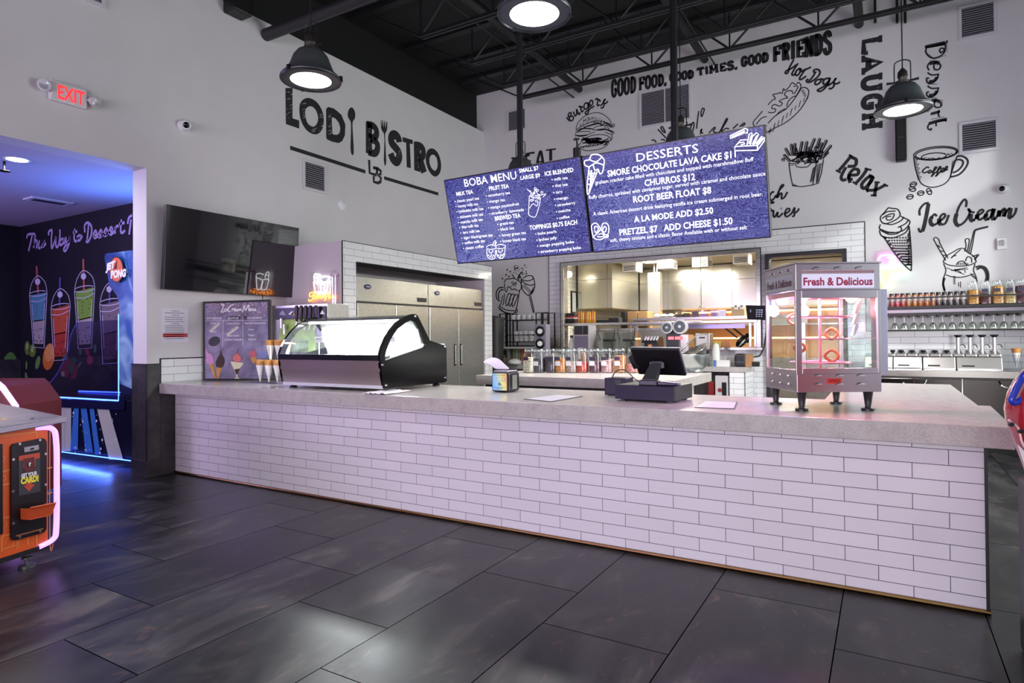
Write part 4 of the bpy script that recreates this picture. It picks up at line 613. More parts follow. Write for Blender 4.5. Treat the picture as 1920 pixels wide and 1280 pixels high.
# paper notice
a, b, c_, d = PL.at(303, 577), PL.at(353, 577.5), PL.at(351, 632), PL.at(300.5, 632); t = thing('paper_notice', 'white paper notice with a red strip taped to the wall under the television', 'notice', (a+c_)/2)
y0, y1, z0, z1 = a.y, b.y, c_.z, a.z; MB().box(XL+.0005, XL+.003, y0, y1, z0-.05, z1).build('sheet', mat('DDDAE6', .6), t)
m = MB(); m.add([(XL+.0035, y0+.01, z0+.0), (XL+.0035, y1-.01, z0), (XL+.0035, y1-.01, z0+.04), (XL+.0035, y0+.01, z0+.04)], [(0, 1, 2, 3)]); m.build('red_strip', mat('C04A50', .6), t)
m = MB()
for i in range(14): w_ = (y1-y0)*(.3 if i in (0, 2, 6) else .78-.14*random.random()); yy = (y0+y1-w_)/2 if i in (0, 2, 6) else y0+.03; zz = z1-.03-i*.022; m.add([(XL+.0035, yy, zz), (XL+.0035, yy+w_, zz), (XL+.0035, yy+w_, zz+.006), (XL+.0035, yy, zz+.006)], [(0, 1, 2, 3)])
m.build('printed_lines', mat('77757F', .6), t)
# neon signs
PN = Plane((0, AY0-.035, 0), (0, -1, 0)); cN = (500, 420, 6.4)
def neon(mb, pl, crop, polys, r, sm=True):
    for p in polys: mb.tube([pl.at(crop[0]+a.x/crop[2], crop[1]+a.y/crop[2]) for a in (cr([V(q) for q in p], 4) if sm else [V(q) for q in p])], r, 6)
    return mb
t = thing('neon_sign', 'glowing neon boba cups over orange script on the pink alcove end', 'neon sign', PN.at(600, 540)); g = MB(); a = PN.at(577, 510); b = PN.at(628, 568); g.box(a.x, b.x, AY0-.012, AY0-.006, b.z, a.z); g.build('backing_board', glass('FFFFFF', .06), t)
neon(MB(), PN, cN, [[(560, 700), (600, 690), (650, 705), (740, 680)], [(565, 705), (580, 800), (600, 825), (650, 825), (640, 720)], [(650, 720), (665, 825), (715, 820), (740, 690)], [(575, 695), (570, 620), (590, 595), (610, 620), (620, 680)], [(640, 640), (690, 625), (740, 640), (742, 690)], [(575, 640), (600, 640)]], .006).build('white_tubing', mat('FFFFFF', .5, emit=3.5), t, 60)
neon(MB(), PN, cN, [[(560, 815), (520, 830), (520, 870), (560, 850), (575, 820), (550, 900), (510, 925), (505, 900)], [(590, 870), (570, 850), (560, 890), (590, 890), (610, 850), (615, 890), (640, 850), (650, 890), (670, 860), (680, 890)], [(700, 840), (710, 890), (695, 920)], [(690, 845), (760, 830)], [(730, 870), (760, 860), (745, 890), (780, 880), (800, 850), (805, 885)]], .006).build('orange_tubing', mat('FF9A3C', .5, emit=4), t, 60)
m = MB(); m.dots([PN.at(500+x/6.4, 420+y/6.4) for x, y in [(595+random.random()*35, 735+random.random()*70) for _ in range(16)]], .006, PN.n, .012); m.build('pink_pearls', mat('C87A8C', .5), t); m = MB(); m.dots([PN.at(500+x/6.4, 420+y/6.4) for x, y in [(655+random.random()*35, 735+random.random()*70) for _ in range(16)]+[(660+random.random()*70, 640+random.random()*40) for _ in range(14)]], .006, PN.n, .012); m.build('blue_pearls', mat('3A6AA8', .5), t)
PN2 = Plane((0, YB-.04, 0), (0, -1, 0)); t = thing('neon_sign', 'glowing pink, green and yellow ice cream neon behind the food warmer', 'neon sign', PN2.at(1675, 505)); a, b = PN2.at(1640, 470), PN2.at(1700, 530); g = MB().box(a.x, b.x, YB-.012, YB-.006, b.z, a.z); g.build('backing_board', glass('FFFFFF', .06), t)
neon(MB(), PN2, cA6, [[(120, 760), (140, 715), (190, 700), (290, 700), (345, 745), (340, 800), (290, 830), (230, 840)], [(240, 730), (290, 735), (300, 770), (260, 790)]], .01).build('pink_tubing', mat('FF8CF0', .5, emit=6), t, 60); neon(MB(), PN2, cA6, [[(120, 865), (470, 862), (468, 955), (300, 965)], [(120, 965), (120, 865)]], .009, False).build('green_tubing', mat('9CFFD0', .5, emit=6), t, 60)
neon(MB(), PN2, cA6, [[(300, 965), (260, 1050), (215, 1130), (150, 980)]], .009, False).build('yellow_tubing', mat('F4FF8A', .5, emit=6), t, 60); m = MB(); ptext(m, PN2, 'ICECREAM', (1647, 511.5), (1693, 509), (1647, 505), .03, .004); m.build('red_lettering', mat('FF7A6A', .5, emit=3), t)
# ---------------------------------------------------------------- things on the service counter
CLEAR = glass('FFFFFF', .12); CASEGL = glass('FBFFFE', .07); ACR = glass('F6F8FA', .1)
# framed ice cream menu
a, b = aZ(381, 711, .94), aZ(506, 712, .94); d = (b-a).normalized(); n = V((d.y, -d.x, 0)); PI_ = Plane(a, n); cI = (370, 550, 7.53)
t = thing('ice_cream_menu', 'framed purple ice cream menu standing on the counter under the television', 'menu board', ((a+b)/2).to_tuple())
def fr(px, py, o=0): return PI_.at(370+px/7.53, 550+py/7.53)+n*o
w_ = (fr(1028, 1210)-fr(82, 1210)); A = fr(82, 1215); A.z = ZT; Hm = fr(82, 115).z-ZT; UZ = V((0, 0, 1))
def bd(mb, u0, u1, z0, z1, o0, o1):
    P = lambda u, z, o: A+w_*u+UZ*z+n*o
    return mb.hexa([P(u0, z0, o0), P(u1, z0, o0), P(u1, z1, o0), P(u0, z1, o0), P(u0, z0, o1), P(u1, z0, o1), P(u1, z1, o1), P(u0, z1, o1)])
m = MB(); bd(m, 0, .026, 0, Hm, -.03, .004); bd(m, .974, 1, 0, Hm, -.03, .004); bd(m, .026, .974, 0, .02, -.03, .004); bd(m, .026, .974, Hm-.02, Hm, -.03, .004); m.build('frame', BLACK, t, bevel=.002)
m = MB(); bd(m, .02, .98, .015, Hm-.015, -.02, -.002); m.build('printed_panel', mat('8A80A0', .35, noise=.5, nscale=7, key='marble'), t)
m = MB()
for i in range(420):
    x, y = 110+random.random()*890, 130+random.random()**1.6*180; p = fr(x, y); s = .0035+random.random()*.004; m.k(i % 3); m.add([p+n*.001+d*(s*math.cos(k)) + UZ*(s*math.sin(k)) for k in (0, 1.57, 3.14, 4.71)], [(0, 1, 2, 3)])
m.build('sprinkles', [mat('D9C9CF', .6), mat('B0707A', .6), mat('5A4A5E', .6)], t)
m = MB(); trace(m, PI_, cI, [[(345, 170), (375, 155), (360, 210), (335, 265)], [(330, 262), (375, 262)], [(410, 215), (385, 225), (380, 250), (410, 250)], [(415, 240), (440, 220), (420, 215), (418, 245), (440, 245)], [(515, 160), (480, 165), (440, 215), (435, 245), (470, 250)], [(490, 245), (500, 215), (515, 222)], [(520, 240), (540, 220), (525, 215), (522, 245), (545, 243)], [(575, 220), (552, 230), (555, 248), (578, 240), (580, 220), (585, 245)], [(590, 245), (598, 218), (605, 240), (615, 218), (625, 245)], [(640, 265), (665, 165), (680, 240), (725, 160), (725, 245)], [(735, 238), (755, 220), (740, 215), (738, 245), (758, 243)], [(765, 245), (772, 218), (785, 218), (788, 245)], [(795, 218), (795, 242), (815, 235), (820, 215), (825, 245)]], .011, True, .002)
for s, x0, x1, y, h in (('SOFT-SERVE $5', 132, 345, 366, 30), ('GELATO $9', 425, 582, 364, 30), ('ICE-CREAM $7', 705, 915, 360, 30), ('Cookies & Cream', 415, 595, 438, 30), ('Salted Caramel', 430, 588, 608, 30), ('Strawberry Cheesecake', 383, 632, 664, 30), ('Cappuccino Chocolate Crunch', 665, 970, 430, 28), ('Vanilla', 185, 262, 432, 26), ('Swirl', 200, 265, 552, 26), ('Coconut', 720, 800, 520, 26), ('Pistachio', 725, 810, 600, 26), ('Rocky Road', 722, 830, 660, 26)): ptext(m, PI_, s, (370+x0/7.53, 550+y/7.53), (370+x1/7.53, 550+(y-(x1-x0)*.01)/7.53), (370+x0/7.53, 550+(y-h)/7.53), .012, .002, 2)
trace(m, PI_, cI, [[(115, 385), (990, 378)], [(366, 370), (360, 760)], [(643, 330), (645, 740)]], .003, False); m.build('white_lettering', mat('EDE8F0', .5), t)
m = MB(); fill(m, PI_, cI, ell(240, 675, 86, 66, 18, -25)); fill(m, PI_, cI, ell(510, 345, 108, 28, 18)); fill(m, PI_, cI, ell(680, 340, 30, 25, 14)); m.build('dark_badges', mat('3E3A48', .5), t)
m = MB(); fill(m, PI_, cI, [(165, 520), (295, 400), (322, 432), (192, 555)], False); fill(m, PI_, cI, [(405, 565), (560, 450), (588, 485), (430, 602)], False); m.build('sold_out_stickers', mat('D8D5CF', .6), t)
m = MB()
for s, p0, p1, ph in (('SOLD OUT', (185, 530), (305, 425), (172, 512)), ('SOLD OUT', (425, 575), (572, 470), (413, 556)), ('Toppings', (182, 690), (285, 632), (172, 662)), ('$.25 each', (200, 722), (302, 668), (192, 696))): ptext(m, PI_, s, *[(370+q[0]/7.53, 550+q[1]/7.53) for q in (p0, p1, ph)], .01, .003, 2)
m.build('dark_lettering', mat('2A2630', .6), t)
CONE = mat('C98F4E', .6, noise=.2, nscale=60, key='waffle'); m = MB(); h_ = .0022
m.k(0); fill(m, PI_, cI, [(165, 1000), (225, 985), (265, 1205), (250, 1205)], False, h_); fill(m, PI_, cI, [(270, 1040), (355, 1030), (300, 1210), (275, 1215)], False, h_)
m.k(1); fill(m, PI_, cI, [(130, 775), (150, 830), (200, 860), (235, 930), (225, 985), (170, 1000), (120, 960), (130, 900), (118, 860)], True, h_)
m.k(2); fill(m, PI_, cI, [(335, 800), (345, 860), (385, 930), (375, 1010), (330, 1050), (275, 1040), (260, 980), (285, 910), (320, 860)], True, h_)
m.k(3); fill(m, PI_, cI, [(515, 885), (560, 860), (610, 890), (612, 950), (550, 965), (505, 930)], True, h_); m.k(4); fill(m, PI_, cI, [(480, 960), (560, 970), (650, 985), (600, 1060), (570, 1140), (545, 1140), (515, 1060), (485, 1000)], True, h_); m.k(2); fill(m, PI_, cI, [(525, 1070), (600, 1060), (570, 1140), (548, 1140)], False, h_+.0006); trace(m, PI_, cI, [[(580, 770), (560, 855)]], .004)
m.k(4); fill(m, PI_, cI, [(545, 1145), (570, 1145), (568, 1180), (605, 1200), (515, 1205), (550, 1180)], False, h_); m.k(5); fill(m, PI_, cI, ell(568, 850, 18, 16, 10), True, h_); fill(m, PI_, cI, ell(785, 855, 46, 50, 14), True, h_); m.k(6); fill(m, PI_, cI, ell(935, 860, 50, 50, 14), True, h_)
m.k(0); fill(m, PI_, cI, [(745, 900), (840, 900), (800, 1010)], False, h_); m.k(2); trace(m, PI_, cI, [[(130, 870), (200, 890)], [(125, 930), (225, 930)], [(140, 830), (180, 850)]], .006); m.k(4); trace(m, PI_, cI, [[(290, 920), (370, 910)], [(270, 980), (380, 960)]], .005); m.build('dessert_pictures', [CONE, mat('C58FC0', .6), mat('3A2320', .6), mat('D8706E', .6), mat('DCD3B4', .6), mat('C2606E', .6), mat('7F86C8', .6)], t)
# acrylic cone stand with waffle cones
cs = (-5.30, 4.06); t = thing('cone_stand', 'clear acrylic two tier stand holding waffle cones beside the glass case', 'stand', (cs[0]+.2, cs[1]+.08, ZT))
m = MB(); X0, X1, Y0, Y1 = -5.42, -4.78, 4.02, 4.2
for x in (X0, X1): m.box(x-.003, x+.003, Y0, Y1, ZT, ZT+.42 if x > X0 else ZT+.2)
m.box(X0, X1, Y0, Y1, ZT+.075, ZT+.08); m.box(X0, X1, Y0, Y1, ZT, ZT+.004); m.box(X0+.1, X1, Y0+.06, Y1, ZT+.235, ZT+.24); m.box(X0+.1, X0+.106, Y0+.06, Y1, ZT+.2, ZT+.42); m.box(X0+.1, X1, Y1-.004, Y1, ZT+.2, ZT+.42); m.build('acrylic_frame', ACR, t)
def wafflecone():
    t = thing('waffle_cone', 'x', 'cone', (0, 0, 0), group='waffle cones in the acrylic stand'); m = MB(); pr = []
    for j in range(9):
        z = -.17+j*.17/8*1.25; r = .006+.043*(j/8)
        pr.append((r, z))
    m.lathe(pr+[(pr[-1][0]-.004, pr[-1][1]-.004), (.004, -.15)], (0, 0, 0), 18); m.tube([(0, 0, -.165), (.008, -.02, -.1), (.02, -.03, -.03), (.035, -.028, .04)], .004, 5); m.build('waffle', CONE, t, 60)
    MB().lathe([(.004, -.18), (.041, .0-.01), (.0395, -.01), (.0, -.175)], (0, 0, 0), 18).build('paper_sleeve', mat('EDEBE8', .7), t, 60); return t
k0 = None
for i, (x, y, z, lb) in enumerate(((-5.24, 4.13, .385, 'waffle cone at the outer end of the stand top tier'), (-5.14, 4.15, .385, 'waffle cone in the middle of the stand top tier'), (-5.02, 4.15, .385, 'waffle cone on the stand top tier nearest the machine with taps'), (-5.33, 4.08, .19, 'waffle cone at the outer end of the stand lower tier'), (-5.2, 4.08, .19, 'second waffle cone of the stand lower tier'), (-5.1, 4.1, .19, 'third waffle cone of the stand lower tier'), (-4.97, 4.1, .19, 'waffle cone on the stand lower tier beside the glass case'))):
    if k0 is None: k0 = wafflecone(); k0.location = (x, y, ZT+z); k0['label'] = lb; c0 = k0
    else: dup(k0, (x, y, ZT+z), i*.7, lb)
# shake machine with tap handles
t = thing('tap_machine', 'countertop drink machine with five dark tap handles behind the glass case', 'machine', (-5.1, 4.5, ZT)); y = 4.36
def q(px, py, yy=y): return aY(px, py, yy)
a, b = q(508, 573), q(612, 574); MB().box(a.x, b.x, y+.01, 4.66, ZT, a.z).build('body', STEELV, t, bevel=.006)
c_, d = q(519, 578), q(612, 596); MB().box(c_.x, d.x, y-.02, y+.012, d.z, c_.z).build('tap_panel', mat('1C1416', .3), t, bevel=.004)
a, b = q(524, 597), q(590, 660); MB().box(a.x, b.x, y-.002, y+.012, b.z, a.z).build('green_graphic', mat('A9C46C', .4, noise=.25, nscale=9), t)
m = MB(); PT = Plane((0, y-.02, 0), (0, -1, 0)); cT = (500, 420, 6.4)
for i, pl_ in enumerate(([(150, 1085), (195, 1030), (235, 1090), (200, 1095)], [(260, 1080), (300, 1045), (330, 1050), (310, 1095)], [(290, 1090), (320, 1045), (340, 1095)], [(340, 1095), (355, 1055), (372, 1095)], [(590, 1080), (600, 1030), (612, 1085)], [(640, 1080), (668, 1030), (700, 1080)])): m.k(i % 4); fill(m, PT, cT, pl_, False, .002)
m.build('panel_pictures', [mat('8C8FA0', .5), mat('DDE6E8', .5), mat('E0A03C', .5), mat('D080B0', .5)], t)
for px in (390, 445, 500, 555, 620):
    p = PT.at(500+px/6.4, 420+1040/6.4); o = MB().lathe([(.008, -.11), (.012, -.1), (.017, -.02), (.019, .03), (.016, .05), (0, .055)], (p.x, p.y-.03, p.z), 12).build('tap_handle', mat('2A1A18', .35), t, 50); MB().cyl((p.x, p.y-.03, p.z-.11), (p.x-.01, p.y-.045, p.z-.19), .011, .008, 10).build('tap_spout', mat('DADADA', .3, .3), o, 40)
m = MB()
for px, py in ((205, 1180), (240, 1250)): p = PT.at(500+px/6.4, 420+py/6.4); m.cyl((p.x, p.y-.03, p.z-.06), (p.x, p.y-.03, p.z+.04), .018, n=12)
m.build('dispenser_nozzle', STEELV, t, 40)
p = aY(626, 560, AY0-.06); t = thing('cup_tube', 'clear cup dispenser tube with pink cap mounted beside the neon cups', 'dispenser', p); zt, zb, zk = aY(626, 513, AY0-.06).z, aY(626, 573, AY0-.06).z, aY(627, 590, AY0-.06).z
MB().lathe([(.035, zb), (.035, zt-.02)], (p.x, p.y, 0), 20).build('tube', glass('F4EEF4', .3), t, 50); MB().lathe([(.04, zt-.025), (.04, zt), (0, zt+.004)], (p.x, p.y, 0), 20).build('cap', mat('D2B4CC', .5), t, 50); MB().lathe([(.05, zb-.01), (.05, zb+.004), (.036, zb+.004)], (p.x, p.y, 0), 20).build('collar', mat('E6E0E8', .4), t, 50); MB().lathe([(.02, zk-.02), (.032, zb-.012)], (p.x, p.y, 0), 16).build('cup', mat('E8DCE0', .5, alpha=.8), t, 50)
MB().box(p.x-.03, p.x+.03, p.y+.03, AY0, zb, zb+.04).build('bracket', VF, t)
# refrigerated display case
cx0, cx1 = -4.645, -3.46; t = thing('display_case', 'curved glass countertop display case glowing white with black ends', 'display case', (-4.05, 4.2, ZT))
prof = [(3.795, .958), (3.765, 1.10), (3.752, 1.182), (3.749, 1.224), (3.771, 1.285), (3.815, 1.36), (3.883, 1.434), (3.965, 1.497), (4.06, 1.543), (4.13, 1.563), (4.18, 1.568), (4.215, 1.558), (4.239, 1.532), (4.309, 1.443), (4.387, 1.339), (4.405, 1.322), (4.43, 1.314), (4.629, 1.314), (4.632, .965), (4.625, .955)]
hole = [(3.80, 1.182), (3.818, 1.255), (3.875, 1.352), (3.96, 1.437), (4.06, 1.49), (4.125, 1.509), (4.185, 1.495), (4.245, 1.43), (4.335, 1.30), (4.325, 1.285)]
def ringprism(mb, outer, inner, x0, x1, K=72):
    c = (sum(p[0] for p in inner)/len(inner), sum(p[1] for p in inner)/len(inner)); vs = []
    for k in range(K):
        A_ = 2*math.pi*k/K; o = hitr(outer, c, A_); i = hitr(inner, c, A_); vs += [(x0, *o), (x1, *o), (x0, *i), (x1, *i)]
    fs = []
    for k in range(K):
        a = 4*k; b = 4*((k+1) % K); fs += [(a, b, b+1, a+1), (a+2, a+3, b+3, b+2), (a, a+2, b+2, b), (a+1, b+1, b+3, a+3)]
    return mb.add(vs, fs)
for x0, x1 in ((cx0-.015, cx0+.012), (cx1-.012, cx1+.015)):
    o = ringprism(MB(), prof, hole, x0, x1, 120).build('end_panel', mat('08080A', .16, spec=.3), t); MB().prism([((x0+x1)/2, *p) for p in hole], (.002, 0, 0)).build('end_glass', CASEGL, o)
    for yy, zz in ((4.185, 1.545), (4.605, 1.28), (4.605, 1.0), (3.775, 1.15), (3.815, .985)): MB().cyl((x1-.002, yy, zz), (x1+.008, yy, zz), .012, .009, 12).build('bolt', CHROME, o, 40)
fp = [(3.795, .958), (3.765, 1.10), (3.752, 1.182)]; m = MB()
for (ya, za), (yb_, zb) in zip(fp, fp[1:]): m.hexa([(cx0, ya, za), (cx1, ya, za), (cx1, ya+.02, za), (cx0, ya+.02, za), (cx0, yb_, zb), (cx1, yb_, zb), (cx1, yb_+.02, zb), (cx0, yb_+.02, zb)])
m.build('front_panel', steel_mat('case_steel', 'B0A6A0', .32, (6, 1, 1), .01), t); MB().box(cx0, cx1, 3.745, 3.775, 1.182, 1.228).build('glass_sill', mat('141318', .2), t)
g = cr([V((y, z)) for y, z in [(3.755, 1.228), (3.776, 1.285), (3.818, 1.36), (3.886, 1.434), (3.968, 1.495), (4.05, 1.535)]], 4); m = MB(); nn = len(g)
m.add([(x, p.x, p.y) for p in g for x in (cx0, cx1)], [(2*i, 2*i+1, 2*i+3, 2*i+2) for i in range(nn-1)]); m.build('curved_glass', CASEGL, t, 60)
MB().hexa([(cx0, 4.03, 1.52), (cx1, 4.03, 1.52), (cx1, 4.23, 1.52), (cx0, 4.23, 1.52), (cx0, 4.05, 1.54), (cx1, 4.05, 1.54), (cx1, 4.2, 1.56), (cx0, 4.2, 1.56)]).build('canopy', mat('6A6C70', .25, .8), t)
MB().box(cx0+.03, cx1-.03, 4.06, 4.10, 1.50, 1.518).build('light_strip', mat('FFFFFF', .5, emit=14), t)
MB().box(cx0, cx1, 3.79, 4.62, .955, 1.16).build('cold_well', mat('D5D8DA', .3, .3), t); MB().hexa([(cx0, 4.33, 1.16), (cx1, 4.33, 1.16), (cx1, 4.62, 1.16), (cx0, 4.62, 1.16), (cx0, 4.4, 1.31), (cx1, 4.4, 1.31), (cx1, 4.62, 1.31), (cx0, 4.62, 1.31)]).build('rear_housing', mat('E4E8EA', .3), t)
MB().hexa([(cx0, 4.33, 1.16), (cx1, 4.33, 1.16), (cx1, 4.335, 1.16), (cx0, 4.335, 1.16), (cx0, 4.21, 1.52), (cx1, 4.21, 1.52), (cx1, 4.215, 1.52), (cx0, 4.215, 1.52)]).build('sliding_glass', mat('F2F6F6', .3, alpha=.35), t)  # glass whitened, so the bright case interior is partly put into its colour
for x in (cx0+.06, cx1-.06):
    for yy in (3.86, 4.57): MB().lathe([(.034, ZT), (.034, ZT+.008), (.02, ZT+.018), (.014, .957)], (x, yy, 0), 16).build('foot', BLACK, t, 40)
GP = ('F2EDE4', 'E9DCD0', 'F4F2EE', 'D9C8B8', 'EFE7EA', 'E2E8DC')
for i in range(6):
    x0 = cx0+.06+i*.18; pn = thing('gelato_pan', 'x', 'pan', (x0+.08, 4.05, 1.16), group='gelato pans in the display case'); pn['label'] = ('first', 'second', 'third', 'fourth', 'fifth', 'sixth')[i]+' steel gelato pan in the glass case counted from the menu board end'
    MB().box(x0, x0+.165, 3.83, 3.835, 1.161, 1.215).box(x0, x0+.165, 4.29, 4.295, 1.161, 1.215).box(x0, x0+.003, 3.835, 4.29, 1.161, 1.215).box(x0+.162, x0+.165, 3.835, 4.29, 1.161, 1.215).box(x0, x0+.165, 3.83, 4.295, 1.1605, 1.163).build('tray', STEEL, pn)
    m = MB(); nx, ny = 8, 16; vs = [(x0+.004+.157*a/nx, 3.836+.452*b/ny, 1.19+.022*random.random()+.012*math.sin(a*2.1+b)) for b in range(ny+1) for a in range(nx+1)]; m.add(vs, [(b*(nx+1)+a, b*(nx+1)+a+1, (b+1)*(nx+1)+a+1, (b+1)*(nx+1)+a) for b in range(ny) for a in range(nx)]); m.build('gelato', mat(GP[i], .6), pn, 70)
for x, yy, lb in ((-4.3, 3.9, 'white price tag on a stick in the glass case near the menu board'), (-3.6, 4.05, 'white price tag on a stick at the black end of the glass case')):
    s_ = thing('price_tag', lb, 'sign', (x, yy, 1.2)); MB().cyl((x, yy, 1.19), (x, yy, 1.34), .004, n=8).build('stick', WHITE, s_); MB().box(x-.05, x+.05, yy-.004, yy+.002, 1.33, 1.38).build('plate', mat('F0F0F0', .4), s_, bevel=.003); m = MB(); text(m, 'GELATO', (x-.03, yy-.0045, 1.355), (.06, 0, 0), (0, 0, .012), (0, -1, 0), .03); m.build('lettering', mat('8A8A90', .5), s_)
for x, lb in ((-4.13, 'white tub in the glass case nearest the price tag'), (-3.97, 'white tub in the middle of the glass case'), (-3.78, 'white tub in the glass case towards the black end')):
    tag(MB().lathe([(.04, 1.29), (.055, 1.37), (.052, 1.37), (.03, 1.30)], (x, 4.19, 0), 18).build('tub', mat('F4F4F2', .4), smooth=50), lb, 'tub')
MB().box(-4.2, -3.7, 4.13, 4.26, 1.283, 1.29).build('glass_shelf', CASEGL, t)
area('case_tube_light', (-4.05, 4.08, 1.49), (-4.05, 4.06, 1.2), 1.0, .03, 42, (.95, .98, 1))
m = MB(); nx, ny = 14, 8; A, B_, C_, D_ = aZ(679, 738, ZT+.003), aZ(722, 740, ZT+.003), aZ(771, 733, ZT+.003), aZ(735, 731, ZT+.003)
vs = [(A.lerp(B_, i/nx)).lerp(D_.lerp(C_, i/nx), j/ny)+V((0, 0, .012*random.random()*(.3+math.sin(i*.9)**2))) for j in range(ny+1) for i in range(nx+1)]; m.add(vs, [(b*(nx+1)+a, b*(nx+1)+a+1, (b+1)*(nx+1)+a+1, (b+1)*(nx+1)+a) for b in range(ny) for a in range(nx)])
o = tag(m.build('cleaning_cloth', mat('DCD8DE', .8), smooth=80), 'white cloth lying flat on the counter in front of the glass case', 'cloth'); sd = o.modifiers.new('thick', 'SOLIDIFY'); sd.thickness = .003; sd.offset = 1
# napkin dispenser
t = thing('napkin_dispenser', 'black square napkin dispenser with a colourful card on the counter', 'napkin dispenser', (-2.6, 4.27, ZT)); x0, x1, y0, y1 = -2.68, -2.52, 4.185, 4.365
MB().box(x0, x1, y0, y1, ZT+.004, ZT+.16).build('housing', mat('191520', .25), t, bevel=.02, seg=4); MB().box(x0+.012, x1-.012, y0+.015, y1-.015, ZT+.155, ZT+.172).build('chrome_lid', mat('A8A4B0', .25, .8), t, bevel=.008, seg=3)
PC = Plane((0, y0-.001, 0), (0, -1, 0)); ma, nt, b = nodes_mat('rainbow_card'); tc = N(nt, 'ShaderNodeTexCoord'); cR = N(nt, 'ShaderNodeValToRGB'); s_ = N(nt, 'ShaderNodeSeparateXYZ'); L(nt, tc, 'Generated', s_, 0); nt.links.new(mth(nt, 'ADD', mth(nt, 'MULTIPLY', s_.outputs[0], .75), mth(nt, 'MULTIPLY', s_.outputs[2], .25)), cR.inputs[0]); e = cR.color_ramp.elements; e[0].color = lin('5C9BE0'); e[1].color = lin('E59A58'); x = e.new(.35); x.color = lin('8CC4DC'); x = e.new(.65); x.color = lin('D6D87A'); L(nt, cR, 0, b, 'Base Color'); b.inputs['Roughness'].default_value = .4
MB().box(x0+.016, x1-.016, y0-.003, y0, ZT+.018, ZT+.148).build('card', ma, t); PC = Plane((0, y0-.0035, 0), (0, -1, 0)); m = MB()
for s, z, w2, h2 in (('SAVE ROOM FOR DESSERT', .134, .11, .006), ('AVAILABLE FOR PARTIES', .038, .1, .006), ('ASK US', .027, .05, .006)): text(m, s, ((x0+x1)/2-w2/2, y0-.0035, ZT+z), (w2, 0, 0), (0, 0, h2), (0, -1, 0), .02)
for k, cx in enumerate((x0+.045, x0+.08, x0+.118)): m.k(k+1); m.ribbon([V((cx+a*.012, y0-.0035, ZT+.105+b_*.014)) for a, b_ in ((-1, -1), (1, -1), (1, 1), (-1, 1))], .004, (0, -1, 0), .0006, True)
m.k(0)
for i, hh in enumerate((.02, .03, .022, .014)): m.add([(x0+.068+i*.008, y0-.0038, ZT+.055), (x0+.073+i*.008, y0-.0038, ZT+.055), (x0+.073+i*.008, y0-.0038, ZT+.055+hh), (x0+.068+i*.008, y0-.0038, ZT+.055+hh)], [(0, 1, 2, 3)])
m.build('card_print', [mat('3A3068', .5), mat('B878C8', .5), mat('9AD8A0', .5), mat('8A4AD0', .5)], t); MB().box(x1-.001, x1+.002, y0+.06, y1-.05, ZT+.025, ZT+.135).build('side_window', mat('8E9488', .2, .3), t)
m = MB(); yy = 4.27; f_ = lambda px, py, o=0: aY(px, py, yy+o); rows_ = [[f_(928, 692), f_(936, 692, .01), f_(946, 692, .02), f_(957, 692, .03)], [f_(922, 685, -.01), f_(932, 684, .0), f_(941, 684, .015), f_(951, 687, .03)], [f_(910, 681, -.02), f_(927, 676, -.01), f_(936, 677, .01), f_(944, 681, .02)], [f_(904, 679, -.02), f_(915, 672, -.01), f_(925, 669, .0), f_(937, 673, .01)]]
m.add([p for r_ in rows_ for p in r_], [(r_*4+k, r_*4+k+1, r_*4+k+5, r_*4+k+4) for r_ in range(3) for k in range(3)]); o = tag(m.build('paper_napkin', mat('E2DAEA', .8), smooth=80), 'white paper napkin sticking out of the black dispenser', 'napkin'); sd = o.modifiers.new('s', 'SUBSURF'); sd.levels = sd.render_levels = 2; sd = o.modifiers.new('t', 'SOLIDIFY'); sd.thickness = .003
# flat menus
for pts, lb in ((((982, 747.5), (1032, 752.5), (1092, 742.5), (1045, 739.5)), 'flat black edged menu on the counter between napkins and cash drawer'), (((1302, 763), (1378, 766), (1383, 753.5), (1322, 751.5)), 'flat black edged menu on the counter in front of the food warmer')):
    q_ = [aZ(*p, ZT+.004) for p in pts]; ct = sum(q_, V())/4; t = thing('flat_menu', lb, 'menu', (ct.x, ct.y, ZT)); up = V((0, 0, .004))
    MB().hexa([p-up*.9 for p in q_]+q_).build('cover', mat('1E1826', .4), t); ins = [ct+(p-ct)*.92+V((0, 0, .0006)) for p in q_]; MB().add(ins, [(0, 1, 2, 3)]).build('page', mat('DAD4E4', .25), t); m = MB()
    for i in range(7):
        f0 = .14+i*.11; a = ins[0].lerp(ins[3], f0); b = ins[1].lerp(ins[2], f0); a2 = ins[0].lerp(ins[3], f0+.035); b2 = ins[1].lerp(ins[2], f0+.035); l0, l1 = .12, .5+.35*random.random(); m.add([a.lerp(b, l0)+up*.1, a.lerp(b, l1)+up*.1, a2.lerp(b2, l1)+up*.1, a2.lerp(b2, l0)+up*.1], [(0, 1, 2, 3)])
    m.build('printed_lines', mat('A49CB8', .5), t)
